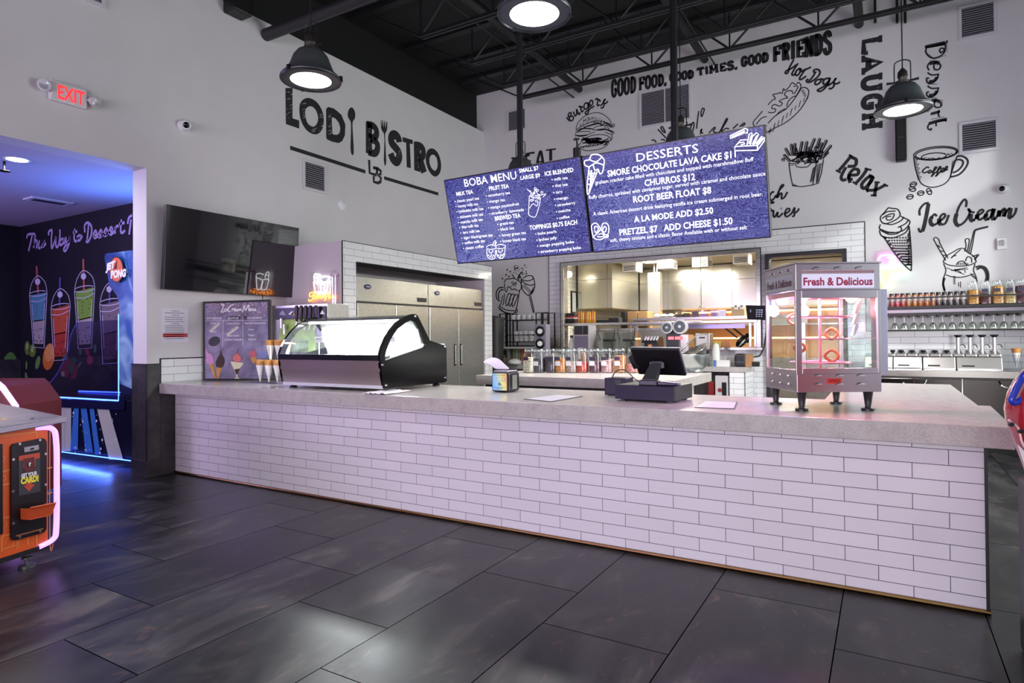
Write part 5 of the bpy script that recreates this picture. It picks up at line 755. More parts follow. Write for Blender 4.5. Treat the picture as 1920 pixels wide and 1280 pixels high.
# cash drawer, register, printer
rz = math.radians(-3.4); t = thing('cash_drawer', 'dark purple black cash drawer box on the counter', 'cash drawer', (-1.565, 3.985, ZT), rz); Mt = RZ(t)
def lb(mb, *a): return mb.box(*a, M=Mt)
DP = mat('180F2C', .4, spec=.25); lb(MB(), 0, .41, .012, .36, .012, .108).build('case', mat('131216', .45, spec=.25), t, bevel=.003); lb(MB(), .002, .408, 0, .012, .014, .106).build('drawer', DP, t, bevel=.002)
for x in (.03, .35):
    for y in (.03, .31): lb(MB(), x, x+.03, y, y+.03, 0, .012).build('foot', BLACK, t)
t = thing('register_screen', 'black touchscreen register seen from behind on the cash drawer', 'register', (-1.35, 4.15, ZT+.108)); zt = ZT+.108
tl, tr, br_, bl = aY(1181, 654.5, 4.02), aY(1272.5, 656, 4.02), aY(1287, 705, 4.13), aY(1197.5, 702, 4.13); nn = (tr-tl).cross(bl-tl).normalized(); nn = nn if nn.y < 0 else -nn; Q = [bl, br_, tr, tl]
MB().hexa([p-nn*.028 for p in Q]+Q).build('back_cover', mat('0D0B10', .5, spec=.2), t, bevel=.008, seg=3); MB().hexa([p-nn*.036 for p in Q]+[p-nn*.026 for p in Q]).build('screen_rim', mat('8A8A90', .35, .6), t, bevel=.003)
ct = sum(Q, V())/4+V((.0, 0, -.01)); MB().box(-.05, .05, -.02, .02, -.022, .022, Matrix.Translation(ct+nn*.01)).build('hinge_plate', mat('2A2A2E', .35, .3), t, bevel=.004)
b0 = aZ(1205, 716, zt); m = MB(); bs = V((ct.x-.035, ct.y-.055, zt)); m.hexa([bs+V(p) for p in ((-.075, -.02, .0), (.05, -.02, .0), (.05, .1, .0), (-.075, .1, .0), (-.07, -.015, .035), (.045, -.015, .035), (.04, .08, .03), (-.065, .08, .03))]); m.hexa([bs+V(p) for p in ((-.06, -.008, .033), (.04, -.008, .033), (.035, .06, .03), (-.055, .06, .03), (.0, .03, .16), (.075, .03, .16), (.075, .06, .16), (.0, .06, .16))]); m.build('stand', mat('26282C', .3, .2), t, bevel=.006, seg=3)
bs2 = bs+V((.05, .0, 0)); MB().hexa([bs2+V(p) for p in ((0, -.01, .002), (.13, .02, .002), (.13, .09, .002), (0, .09, .002), (0, -.008, .03), (.125, .022, .016), (.125, .085, .016), (0, .085, .03))]).build('foot', mat('2B2148', .35), t, bevel=.006)
ca = aY(1176, 668, 4.12); MB().hexa([aY(1178, 670, 4.05), aY(1188, 660, 4.05), aY(1199, 690, 4.1), aY(1188, 692, 4.1), aY(1178, 670, 4.12), aY(1188, 660, 4.12), aY(1199, 690, 4.17), aY(1188, 692, 4.17)]).build('card_reader', mat('1C1E24', .25), t, bevel=.004)
MB().tube(cr([bs+V((-.07, .03, .012)), bs+V((-.12, .03, .04)), bs+V((-.2, .06, .095)), bs+V((-.27, .07, .08)), bs+V((-.295, .05, .02))], 5), .0035, 6).build('cable', BLACK, t, 60)
t = thing('receipt_printer', 'dark purple receipt printer box on the counter behind the cash drawer', 'printer', (-1.68, 4.32, ZT)); a = aY(1133, 708, 4.29); x0 = a.x; MB().box(x0, x0+.165, 4.29, 4.45, ZT+.006, a.z).build('housing', mat('180F2A', .4, spec=.25), t, bevel=.006); MB().box(x0+.085, x0+.13, 4.285, 4.292, ZT+.09, ZT+.12).build('port_panel', BLACK, t); MB().box(x0+.02, x0+.145, 4.31, 4.43, ZT, ZT+.006).build('base', BLACK, t)
# food warmer
W0 = aZ(1494.5, 735.7, 1.035); WW, WD, WH = .477, .43, .74; wrz = YAW; t = thing('food_warmer', 'tall steel and glass food warmer on black legs glowing pink inside', 'food warmer', (W0.x, W0.y, ZT), wrz); Mt = RZ(t); z0 = 1.035-ZT; SW = mat('BDB2BA', .26, .9); PW_ = Plane(W0, Mt.to_3x3() @ V((0, -1, 0)))
S = WW/168; zz = lambda v: z0+(735.7-v)*S
def lb(mb, x0, x1, y0, y1, a, b): return mb.box(x0, x1, y0, y1, a, b, M=Mt)
zA, zB, zC, zD, zE, zT = zz(699), zz(688), zz(549), zz(533), zz(497), zz(480)
lb(MB(), 0, WW, 0, WD, z0, zA).build('base_housing', SW, t, bevel=.003)
lb(MB(), 0, WW, 0, WD, zD, zT).build('top_housing', SW, t, bevel=.003); lb(MB(), -.006, WW+.006, -.006, WD+.006, zT, zT+.008).build('top_lid', SW, t)
m = MB(); lb(m, -.004, .03, -.004, .012, zA, zD); lb(m, WW-.02, WW, -.004, .012, zA, zD); lb(m, .03, WW-.02, -.004, .012, zA, zB); lb(m, .03, WW-.02, -.004, .012, zC, zD)
for x in (0, WW-.018): lb(m, x, x+.018, WD-.018, WD, zA, zD)
lb(m, 0, .018, 0, WD, zA, zA+.02); m.build('frame', SW, t, bevel=.002)
m = MB(); lb(m, .02, WW-.02, .002, .005, zA, zD); lb(m, .004, .007, .02, WD-.02, zA, zD); lb(m, WW-.007, WW-.004, .02, WD-.02, zA, zD); lb(m, .02, WW-.02, WD-.006, WD-.003, zA, zD); m.build('glass_panes', CASEGL, t)
lb(MB(), WW-.002, WW+.04, .0, .02, zA-.01, zD+.005).build('open_door_edge', mat('B9B4C8', .3, .7), t, bevel=.003); lb(MB(), WW+.002, WW+.012, .02, .1, zA, zD).build('door_gasket', mat('1A0A12', .5), t)
m = MB(); lb(m, .035, WW-.035, -.003, .0, zD+.012, zE-.01); m.build('sign_panel', mat('D6D2EA', .3, emit=.35), t); m = MB(); u = lambda x, z, y=-.0035: Mt @ V((x, y, z))
text(m, 'Fresh & Delicious', u(.042, zD+.028), u(WW-.045, zD+.028)-u(.042, zD+.028), V((0, 0, .045)), PW_.n, .03, .001); m.build('sign_lettering', mat('B02852', .4), t); m = MB()
for r in range(3):
    for i in range(60):
        if (i+r) % 2 == 0: x = .035+i*(WW-.07)/60; dx = (WW-.07)/60; zq = zE-.006+r*.005; m.add([u(x, zq), u(x+dx, zq), u(x+dx, zq+.005), u(x, zq+.005)], [(0, 1, 2, 3)])
m.build('checker_strip', mat('8A2848', .5), t); lb(MB(), .035, WW-.035, -.003, 0, zE-.008, zE+.012).build('strip_backing', mat('D8C8CC', .4), t)
m = MB(); MS = Mt.to_3x3() @ V((-1, 0, 0)); lb(m, -.002, 0, .03, WD-.03, zD+.012, zE-.005); m.build('side_sign_panel', mat('8A8A90', .4), t); m = MB(); p0 = Mt @ V((-.003, WD-.045, zD+.03)); text(m, 'Fresh & Delicious', p0, (Mt @ V((-.003, .045, zD+.03)))-p0, V((0, 0, .045)), MS, .03, .001); m.build('side_sign_lettering', mat('4A2838', .4), t)
def louv(mb, x, z, side=False):
    for k in range(7):
        a = math.pi*k/6; c_ = V((.028*math.cos(a), 0, .011*math.sin(a)))
    P = [(.026*math.cos(math.pi*k/8), .013*math.sin(math.pi*k/8)) for k in range(9)]; f_ = (lambda a, b, o: Mt @ V((-o, x+a*.8, z+b))) if side else (lambda a, b, o: Mt @ V((x+a, -o, z+b)))
    mb.add([f_(a, b, .001) for a, b in P]+[f_(a*.9, b*.5, .01) for a, b in P], [(k, k+1, k+10, k+9) for k in range(8)]+[tuple(range(9, 18))])
m = MB()
for x in (.12, .24, .36):
    for z in (zz(704), zz(721)): louv(m, x, z)
    louv(m, x, zE+.018)
for x in (.1, .21, .32):
    for z in (zz(706), zz(723)): louv(m, x, z, True)
    louv(m, x, zE+.018, True)
m.build('vent_louvers', mat('DCD6DC', .2, .9), t, 60); m = MB(); p0 = u(.176, zz(716)); lb(m, .17, .25, -.002, 0, zz(719), zz(708)); m.build('caution_sticker', mat('D83A34', .5), t); m = MB(); text(m, 'CAUTION HOT', p0, u(.244, zz(716))-p0, V((0, 0, .018)), PW_.n, .02, .001); m.build('caution_lettering', mat('701818', .5), t)
for x, y in ((.04, .03), (WW-.06, .03), (.04, WD-.05), (WW-.06, WD-.05)): p = Mt @ V((x, y, 0)); MB().lathe([(.036, 0), (.036, .012), (.02, .014), (.016, .02), (.026, z0-.004), (.03, z0)], p, 12).build('leg', mat('1E1A1C', .4), t, 40)
RK = mat('D89AA4', .3, .6); c_ = (WW*.5, WD*.5); m = MB(); lb(m, c_[0]-.006, c_[0]+.006, c_[1]-.006, c_[1]+.006, zA, zD); m.build('rack_post', RK, t); m = MB()
for z in (.16, .3, .43): q_ = Mt @ V((c_[0], c_[1], z0+z)); m.tube([q_+V((.16*math.cos(k*.314), .17*math.sin(k*.314), 0)) for k in range(20)], .005, 6, True); [m.cyl(q_, q_+V((.17*math.cos(k*1.57), .17*math.sin(k*1.57), 0)), .004, n=6) for k in range(4)]
m.build('rack_ring', RK, t, 60); lb(MB(), .03, WW-.03, .03, WD-.03, zA, zA+.008).build('floor_tray', mat('C08088', .3, .6), t); lb(MB(), .02, WW-.02, .02, WD-.02, zD-.03, zD).build('ceiling_panel', mat('C86A78', .3, .6), t)
for x, y, co, nm in ((.37, .1, 'FF8A80', 'red_bulb'), (.12, .2, 'FFD8E0', 'pink_bulb'), (.06, .32, 'B9A8FF', 'blue_bulb')): MB().lathe([(0, -.035), (.025, -.028), (.036, -.01), (.03, 0)], Mt @ V((x, y, zD-.03)), 16).build(nm, mat(co, .5, emit=9), t, 60)
for x, y, co, pw in ((.37, .14, (1, .2, .22), 20), (.14, .2, (1, .3, .55), 16), (.06, .34, (.35, .25, 1), 18)):
    l = bpy.data.lights.new('warmer_glow', 'POINT'); l.energy = pw; l.color = co; l.shadow_soft_size = .04; o = bpy.data.objects.new('warmer_glow', l); COL.objects.link(o); o.location = Mt @ V((x, y, zD-.09))
PK = Plane(W0+Mt.to_3x3() @ V((0, .1, 0)), PW_.n)
for i, q_ in enumerate((((1602, 588), (1607, 570), (1615, 561), (1614.5, 574), (1607, 588)), ((1600, 607), (1605, 590), (1612, 583), (1611.5, 595), (1605, 608)), ((1599, 628), (1603, 610), (1610, 604), (1609, 616), (1603, 628)))):
    pz = thing('paper_pocket', ('uppermost', 'middle', 'lowest')[i]+' white paper pocket on the warmer rack', 'pocket', PK.at(*q_[0])); MB().prism([PK.at(*p) for p in q_], -PW_.n*.02).build('sleeve', mat('EFEFF4', .6), pz)
for i, (x, y, z, s) in enumerate(((.1, .25, .42, .022), (.11, .2, .25, .02), (.3, .2, .33, .022), (.3, .2, .2, .024))):
    p = Mt @ V((x, y, z0+z)); o = MB().tube([p+V((s*math.sin(a)*(1.2-.3*math.cos(2*a)), 0, s*1.4*math.cos(a))) for a in [k*math.pi/10 for k in range(20)]], .009, 8, True).build('soft_pretzel', mat('A8602C', .5), smooth=60); tag(o, ('brown soft pretzel hung high behind the pink glow of the warmer', 'brown soft pretzel hung low on the side of the warmer with the blue bulb', 'brown soft pretzel hung beside the paper pockets in the warmer', 'brown soft pretzel hung under the paper pockets in the warmer')[i], 'pretzel')
# ---------------------------------------------------------------- fridges in the alcove
FRS = steel_mat('fridge_steel', 'B4B3AC', .27, (1, 60, 60)); fx = AX-.035
def fridge(y0, y1, label):
    t = thing('reach_in_fridge', label, 'fridge', (fx-.4, (y0+y1)/2, 0)); MB().box(fx-.75, fx-.02, y0, y1, .12, 2.10).build('cabinet', FRS, t, bevel=.004)
    m = MB(); n_ = 10
    for i in range(n_):
        a = y0+.006+(y1-y0-.012)*i/n_; b = y0+.006+(y1-y0-.012)*(i+1)/n_; fa = .012*math.sin(math.pi*i/n_)**.4; fb = .012*math.sin(math.pi*(i+1)/n_)**.4; m.hexa([(fx-.03, a, 1.81), (fx+fa, a, 1.81), (fx+fb, b, 1.81), (fx-.03, b, 1.81), (fx-.03, a, 2.10), (fx+fa, a, 2.10), (fx+fb, b, 2.10), (fx-.03, b, 2.10)])
    m.build('header_panel', FRS, t, 60); MB().box(fx-.02, fx+.012, y0+.005, y1-.005, 1.795, 1.812).build('header_gap', BLACK, t)
    ym = (y0+y1)/2
    for a, b, h in ((y0+.008, ym-.005, ym-.09), (ym+.005, y1-.008, ym+.06)):
        d = MB().box(fx-.02, fx+.02, a, b, .2, 1.79).build('door', FRS, t, bevel=.006); MB().box(fx+.019, fx+.024, h-.028, h+.028, .96, 1.27).build('handle_recess', mat('0C0C0E', .4), d); MB().box(fx+.022, fx+.034, h-.012, h+.03, .975, 1.255).build('handle', mat('C9CBC4', .25, .8), d, bevel=.004)
    MB().box(fx-.7, fx-.06, y0+.02, y1-.02, .0, .12).build('plinth', BLACK, t); MB().lathe([(.0, 0), (.03, 0), (.03, .003), (0, .004)], (fx+.013, y0+.19, 1.99), 20, Matrix(((0, 0, 1), (1.9, 0, 0), (0, 1, 0)))).build('logo_badge', mat('1E2A5A', .3), t)
    m = MB(); text(m, 'Arex', (fx+.018, y0+.155, 1.982), (0, .07, 0), (0, 0, .02), (1, 0, 0), .01); m.build('logo_lettering', mat('E8E8F0', .4), t); MB().box(fx+.008, fx+.016, y1-.24, y1-.05, 1.85, 1.905).build('temperature_display', mat('201C28', .2), t)
fridge(5.45, 6.82, 'steel two door fridge in the alcove nearest the neon cups'); fridge(6.825, 8.185, 'steel two door fridge in the alcove beside the far tiled edge')
p = aX(690, 601, fx); tag(MB().box(fx+.02, fx+.03, p.y-.15, p.y+.16, p.z-.02, p.z+.02).build('door_note', mat('E8E8E6', .6)), 'small white strip stuck on the fridge door above the display case', 'note')
# ---------------------------------------------------------------- island with jars
t = thing('jar_island', 'grey stone topped island carrying the candy jars behind the counter', 'counter', (-2.8, 6.6, 0)); ZI = .94
MB().box(-3.96, -1.71, 5.87, 7.36, ZI-.1, ZI).build('countertop', sl, t, bevel=.004); MB().box(-3.9, -1.9, 5.99, 7.3, .1, ZI-.105).build('base_cabinet', mat('D6D6D4', .35, .3), t); MB().box(-3.9, -1.9, 6.02, 7.3, 0, .1).build('plinth', BLACK, t)
for a, b in ((-3.85, -3.25), (-3.22, -2.62), (-2.59, -1.95)): MB().box(a, b, 5.965, 5.99, .2, ZI-.16).build('drawer_front', STEEL, t, bevel=.004)
MB().box(-3.9, -1.9, 5.97, 5.99, ZI-.15, ZI-.105).build('shadow_gap', BLACK, t)
JG = glass('FBFDFC', .1); LBLD = mat('2A1C40', .4); LBLW = mat('E9E6EA', .5)
def jar(c, r, h, fillh, col, label, group, lab=0, n=24, cap=None, grain=60):
    t = thing('storage_jar', label, 'jar', c, group=group); c = V(c)
    MB().lathe([(r*.8, 0), (r, h*.03), (r, h*.68), (r*.78, h*.82), (r*.8, h*.84), (r*.8, h*.9)], c, n, sq=4).build('jar_glass', JG, t, 50)
    if cap: MB().lathe([(r*.86, h*.84), (r*.86, h), (0, h)], c, n).build('lid', cap, t, 50)
    else: MB().lathe([(r*.88, h*.88), (r*.9, h*.93), (r*.86, h*.99), (0, h)], c, n).build('lid', glass('F0F4F2', .22), t, 50)
    m = MB(); R_ = r*.95; pr = [(R_*.8, .006), (R_, h*.035), (R_, h*fillh)]; m.lathe(pr+[(R_*.6, h*fillh*1.03), (0, h*fillh*1.05)], c, n, sq=4); m.build('contents', mat(col, .6, noise=.75, nscale=grain, bump=.8, key=('cand', col)), t, 50)
    if lab:
        w_ = r*.55; y = c.y-r*1.01; x = c.x-r*.12
        if lab & 1: MB().box(x-w_, x+w_*.7, y-.003, y, c.z+h*.52, c.z+h*.66).build('name_label', LBLD, t)
        if lab & 2: MB().box(x-w_, x+w_*.8, y-.003, y, c.z+h*.3, c.z+h*.48).build('white_label', LBLW, t)
    return t
gi = 'candy jars on the island'
for px, fh, col, lab, lb in ((993, .62, 'D9D3BC', 1, 'glass jar of cream coloured grains at the napkin end of the island'), (1011, .6, '4A4650', 2, 'glass jar of dark grey crumbs second from the napkin end'), (1033, .66, '2A2030', 1, 'glass jar of black purple pieces third from the napkin end'), (1052, .56, 'C9843F', 3, 'glass jar full of orange powder on the island'), (1072, .45, 'B09A94', 3, 'glass jar of pale speckled crumbs just past the orange jar'),
                        (1092, .42, 'C2472E', 2, 'glass jar of red and orange gummies on the island'), (1116, .45, '5A2440', 3, 'glass jar of dark purple candy on the island'), (1138, .5, 'D2A2A0', 3, 'glass jar of pink and white bits on the island'), (1163, .68, 'C98A56', 3, 'glass jar of golden crumbs nearest the register screen'), (1187, .35, 'D98A80', 0, 'glass jar with pink sweets half behind the register screen')):
    c = aZ(px, 698.5, ZI); jar(c, .066, .285, fh, col, lb, gi, lab)
for px, fh, col, lb in ((1022, .4, 'BFB8AC', 'spare glass jar behind the dark crumbs jar'), (1062, .35, 'D8CFC0', 'spare glass jar behind the orange powder jar'), (1104, .3, 'CFC6BC', 'spare glass jar behind the gummies jar'), (1127, .35, 'D6C8BC', 'spare glass jar behind the purple candy jar'), (1151, .55, 'D9A69A', 'spare glass jar of pink sweets behind the golden crumbs jar')):
    c = aZ(px, 695.8, ZI); jar(c, .06, .27, fh, col, lb, gi)
ALU = mat('B9C0BE', .28, .9); c = aZ(1300, 697.5, ZI); t = thing('colander', 'large pale metal colander on the island beside the register screen', 'colander', c)
MB().lathe([(.1, 0), (.11, .012), (.1, .03), (.13, .05), (.168, .09), (.178, .2), (.186, .205), (.182, .21), (.172, .2), (.16, .1), (.1, .055)], c, 40).build('bowl', ALU, t, 50); m = MB()
for j in range(5):
    for i in range(64):
        a = i*math.pi/32; r_ = .1695+.002*j; p = c+V((r_*math.cos(a), r_*math.sin(a), .1+j*.018)); d = V((math.cos(a), math.sin(a), 0)); e1 = V((-d.y, d.x, 0)); m.add([p+d*.004+e1*.003*math.cos(k)+UZ*.003*math.sin(k) for k in (0, 1.05, 2.1, 3.14, 4.19, 5.24)], [(0, 1, 2, 3, 4, 5)])
m.build('drain_holes', mat('5E6464', .6), t)
m = MB(); c2 = c+V((-.0, .02, .24)); R_ = Matrix.Rotation(-.45, 3, 'Y') @ Matrix.Rotation(.3, 3, 'X'); m.lathe([(.0, -.09), (.11, -.085), (.17, .0), (.18, .002), (.178, .008), (.165, .006), (.105, -.078), (0, -.082)], c2, 36, R_); tag(m.build('steel_bowl', STEEL, smooth=50), 'steel bowl leaning inside the large colander', 'bowl')
m = MB(); R_ = Matrix.Rotation(-.75, 3, 'Y') @ Matrix.Rotation(.2, 3, 'X'); m.lathe([(0, 0), (.16, .002), (.185, .014), (.18, .02), (.155, .01), (0, .008)], c+V((-.09, .03, .29)), 36, R_); tag(m.build('steel_lid', STEEL, smooth=50), 'round steel lid tilted on top of the colander bowl', 'platter')  # the tilted round piece is a steel lid
# ---------------------------------------------------------------- back counter under the pass
ZC = .928; t = thing('back_counter', 'grey stone topped counter along the tiled pass-through wall', 'counter', (-3.4, 9.3, 0)); MB().box(-4.9, -1.62, 8.99, 9.64, ZC-.07, ZC).build('countertop', sl, t, bevel=.003); MB().box(-4.9, -1.85, 9.1, 9.62, 0, ZC-.075).build('dark_base', mat('2B2527', .5), t); MB().box(-1.85, -1.645, 9.0, 9.62, 0, ZC-.075).build('tiled_pillar', tile_mat('white_subway_tile_pillar', 0, -1.64, .86), t); MB().box(-1.65, -1.643, 8.995, 9.005, 0, ZC-.07).build('pillar_trim', BLACK, t)
def bxy(px0, px1, py0, py1, y, d, name, label, cat, mt, bev=.004, zb=None, **kw):
    a, b = aY(px0, py0, y), aY(px1, py1, y); return tag(MB().box(a.x, b.x, y, y+d, b.z if zb is None else zb, a.z).build(name, mt, bevel=bev), label, cat)
p = aY(1340, 720, 9.0); t = thing('appliance_carton', 'grey carton with a red mark standing under the back counter', 'box', (p.x, 9.05, 0)); a, b = aY(1341, 704, 9.0), aY(1365, 738, 9.0); MB().box(a.x, b.x, 9.0, 9.09, 0, a.z).build('carton', mat('B9B4B8', .6), t); MB().box(a.x+.09, b.x-.02, 8.995, 9.0, .3, a.z-.09).build('black_panel', BLACK, t); m = MB(); m.dots([V((a.x+.06, 8.997, a.z-.2))], .03, (0, -1, 0), .001, 10); m.build('red_mark', mat('8A2430', .5), t); MB().box(a.x+.03, b.x-.03, 8.996, 9.0, .25, .29).build('green_band', mat('7AB060', .5), t)
bxy(1328, 1339, 716, 738, 9.02, .06, 'fire_extinguisher_box', 'dark red box under the back counter beside the grey carton', 'box', mat('7A1A20', .4), zb=0)
a, b = aY(1010, 663, 9.2), aY(1062, 650, 9.2); m = MB(); vs = [(a.x+(b.x-a.x)*i/12, 9.1+.3*j/5, ZC+.03+.13*math.sin(math.pi*i/12)**.5*math.sin(math.pi*(j+.6)/6.2)+.02*random.random()) for j in range(6) for i in range(13)]; m.add(vs, [(j*13+i, j*13+i+1, (j+1)*13+i+1, (j+1)*13+i) for j in range(5) for i in range(12)]); m.add([(a.x, 9.1, ZC), (b.x, 9.1, ZC), (b.x, 9.4, ZC), (a.x, 9.4, ZC)], [(0, 1, 2, 3)])
for i in range(12): m.add([vs[i], vs[i+1], (vs[i+1][0], 9.1, ZC), (vs[i][0], 9.1, ZC)], [(0, 1, 2, 3)])
tag(m.build('towel_heap', mat('CFCFC8', .8, noise=.3, nscale=20), smooth=80), 'crumpled pale towel heap behind the candy jars', 'towel')
c = aY(1072, 660, 9.25); MB().lathe([(.045, ZC), (.047, ZC+.33), (.02, ZC+.4), (.02, ZC+.43), (0, ZC+.44)], (c.x, 9.25, 0), 16); t = thing('water_bottle', 'tall white bottle on the back counter beside the white menu stand', 'bottle', (c.x, 9.25, ZC)); MB().lathe([(.045, ZC), (.047, ZC+.33), (.02, ZC+.4), (.02, ZC+.42)], (c.x, 9.25, 0), 16).build('bottle', mat('DADADA', .3), t, 50); MB().lathe([(.024, ZC+.42), (.024, ZC+.46), (0, ZC+.46)], (c.x, 9.25, 0), 12).build('cap', BLACK, t, 50)
t = thing('drink_station', 'tall dispenser with two black squares above purple panels behind the jars', 'dispenser', (-4.0, 9.2, ZC)); a, b = aY(1076, 610, 9.1), aY(1104, 660, 9.1); MB().box(a.x, b.x, 9.1, 9.4, ZC, a.z).build('housing', mat('A9A5AC', .35), t, bevel=.004); c_ = aY(1093, 627, 9.1); MB().box(a.x+.01, c_.x-.005, 9.09, 9.1, c_.z, a.z-.01).build('black_panel', mat('1B1A20', .3), t); MB().box(c_.x+.005, b.x-.01, 9.09, 9.1, c_.z, a.z-.01).build('black_panel', mat('1B1A20', .3), t); MB().box(a.x+.01, b.x-.01, 9.09, 9.1, ZC+.02, c_.z-.02).build('lower_panel', mat('6E6478', .4), t); d = aY(1084, 636, 9.08); MB().box(d.x, d.x+.08, 9.07, 9.09, ZC+.08, ZC+.26).build('white_card', mat('E6E6EA', .5), t); MB().lathe([(.04, ZC), (.045, ZC+.2), (.03, ZC+.22)], (b.x-.07, 9.05, 0), 14).build('copper_cup', mat('B08060', .4), t, 50)
def blender(px, label):
    c = aY(px, 655, 9.2); t = thing('countertop_blender', label, 'blender', (c.x, 9.2, ZC)); x = c.x; g = glass('EEF2F0', .16)
    MB().box(x-.11, x+.11, 9.1, 9.32, ZC, ZC+.12).build('motor_base', mat('33363A', .4), t, bevel=.015); MB().lathe([(.06, ZC+.12), (.085, ZC+.34), (.088, ZC+.36)], (x, 9.2, 0), 4*5, sq=4).build('jug', g, t, 50); MB().box(x-.08, x+.08, 9.12, 9.28, ZC+.36, ZC+.395).build('lid', mat('1E1F22', .4), t, bevel=.01); MB().tube([(x+.07, 9.1, ZC+.16), (x+.1, 9.07, ZC+.17), (x+.1, 9.07, ZC+.33), (x+.07, 9.1, ZC+.34)], .014, 8).build('jug_handle', mat('1E1F22', .4), t, 50)
    MB().box(x-.14, x+.14, 9.08, 9.085, ZC+.12, ZC+.5).box(x-.14, x-.135, 9.08, 9.33, ZC+.12, ZC+.5).box(x+.135, x+.14, 9.08, 9.33, ZC+.12, ZC+.5).box(x-.14, x+.14, 9.1, 9.33, ZC+.5, ZC+.505).build('sound_cover', g, t); m = MB()
    for s in (-1, 1): m.tube([(x+s*.13, 9.08, ZC+.56), (x+s*.135, 9.07, ZC+.48), (x+s*.1, 9.07, ZC+.38)], .005, 6)
    m.build('cover_hinge', DARKM, t)
blender(1143, 'clear covered blender on the back counter nearest the menu stand'); blender(1180, 'clear covered blender on the back counter nearest the black sealing machine')
t = thing('cup_sealer', 'black machine with slanted keypad and orange cup sticker behind the register', 'machine', (-3.2, 9.2, ZC)); a, b = aY(1203, 631, 9.0), aY(1233, 655, 9.0); k = aY(1203, 640, 9.0); MB().box(a.x+.03, b.x, 9.02, 9.3, ZC, k.z).build('body', mat('1A1A1E', .35), t, bevel=.006); MB().hexa([(a.x, 8.97, k.z-.02), (b.x, 8.97, k.z-.02), (b.x, 9.3, k.z), (a.x, 9.3, k.z), (a.x+.02, 9.07, a.z), (b.x-.01, 9.07, a.z), (b.x-.01, 9.28, a.z), (a.x+.02, 9.28, a.z)]).build('keypad_head', mat('222228', .3), t, bevel=.005)
m = MB(); nK = V((0, -.9, .45)).normalized()
for j in range(3):
    for i in range(5): q_ = V((a.x+.06+i*.045, 8.985+.025*j, k.z+.005+(a.z-k.z)*(.25+.24*j))); m.add([q_+nK*.012+V((dx, dz*.3, dz)) for dx, dz in ((-.014, -.012), (.014, -.012), (.014, .012), (-.014, .012))], [(0, 1, 2, 3)])
m.build('keys', mat('B8B8C0', .4), t); MB().box(a.x+.05, a.x+.11, 9.03, 9.035, a.z-.035, a.z-.01).build('red_display', mat('E04050', .4, emit=2), t); q_ = (a.x+b.x)/2; MB().add([(q_-.03, 9.018, k.z-.04), (q_+.03, 9.018, k.z-.04), (q_+.02, 9.018, k.z-.12), (q_-.02, 9.018, k.z-.12)], [(3, 2, 1, 0)]).build('cup_sticker', mat('C97840', .5), t)
t = thing('film_sealer', 'black machine with red displays and two big film rolls behind the register', 'machine', (-2.9, 9.1, ZC)); a, b = aY(1249, 626, 8.99), aY(1273, 655, 8.99); MB().box(a.x, b.x, 8.99, 9.35, ZC, a.z).build('front_body', mat('1B1B1F', .3), t, bevel=.006); MB().box(b.x+.002, b.x+.12, 9.05, 9.35, ZC, a.z-.01).build('steel_side', STEEL, t); MB().box(a.x+.02, b.x-.02, 8.985, 8.99, ZC+.09, ZC+.14).build('yellow_label', mat('C9A63C', .5), t); MB().box(a.x+.03, a.x+.11, 8.984, 8.99, a.z-.08, a.z-.04).box(a.x+.13, a.x+.21, 8.984, 8.99, a.z-.08, a.z-.04).build('red_display', mat('FF4A52', .4, emit=3), t)
for px, py, r in ((1249, 614, .085), (1273, 612, .105)): c = aY(px, py, 8.95); R_ = Matrix.Rotation(math.pi/2, 3, 'X'); o = MB().lathe([(r*.3, .02), (r, .015), (r, -.06), (r*.9, -.06), (r*.3, -.03)], (c.x, 9.0, c.z), 28, R_).build('film_roll', mat('CFCFCF', .35), t, 50); MB().lathe([(0, .032), (r*.75, .03), (r*.78, .02), (r*.3, .018)], (c.x, 9.0, c.z), 28, R_).build('roll_flange', mat('4A5058', .4), o, 50); MB().lathe([(0, .045), (r*.22, .042), (r*.22, .02)], (c.x, 9.0, c.z), 16, R_).build('roll_hub', mat('C0C4C8', .3, .6), o, 50)
MB().box(aY(1249, 612, 9.03).x, aY(1275, 612, 9.03).x, 9.05, 9.1, a.z-.02, aY(1262, 605, 9.05).z).build('roll_arm', BLACK, t)
t = thing('toaster_machine', 'upright grey machine with a slot on the back counter', 'machine', (-2.5, 9.2, ZC)); a, b = aY(1302, 625, 9.1), aY(1331, 657, 9.1); MB().box(a.x, b.x, 9.1, 9.35, b.z, a.z).build('head', mat('8E8B86', .35, .5), t, bevel=.02, seg=3); MB().box(a.x+.03, b.x-.04, 9.092, 9.1, b.z+.03, a.z-.03).build('front_plate', mat('B5B2AE', .4, .3), t); MB().box(a.x+.07, a.x+.15, 9.088, 9.092, a.z-.07, a.z-.05).build('slot', BLACK, t); MB().box(a.x+.06, b.x-.06, 9.15, 9.32, ZC, b.z).build('stand', mat('1E1E20', .4), t)
c = aY(1343, 680, 9.12); t = thing('white_bottle', 'tall white bottle at the sill end of the back counter', 'bottle', (c.x, 9.12, ZC)); MB().lathe([(.05, ZC), (.055, ZC+.2), (.045, ZC+.27), (.035, ZC+.31), (0, ZC+.33)], (c.x, 9.12, 0), 18).build('bottle', mat('E2E6DC', .35), t, 50)
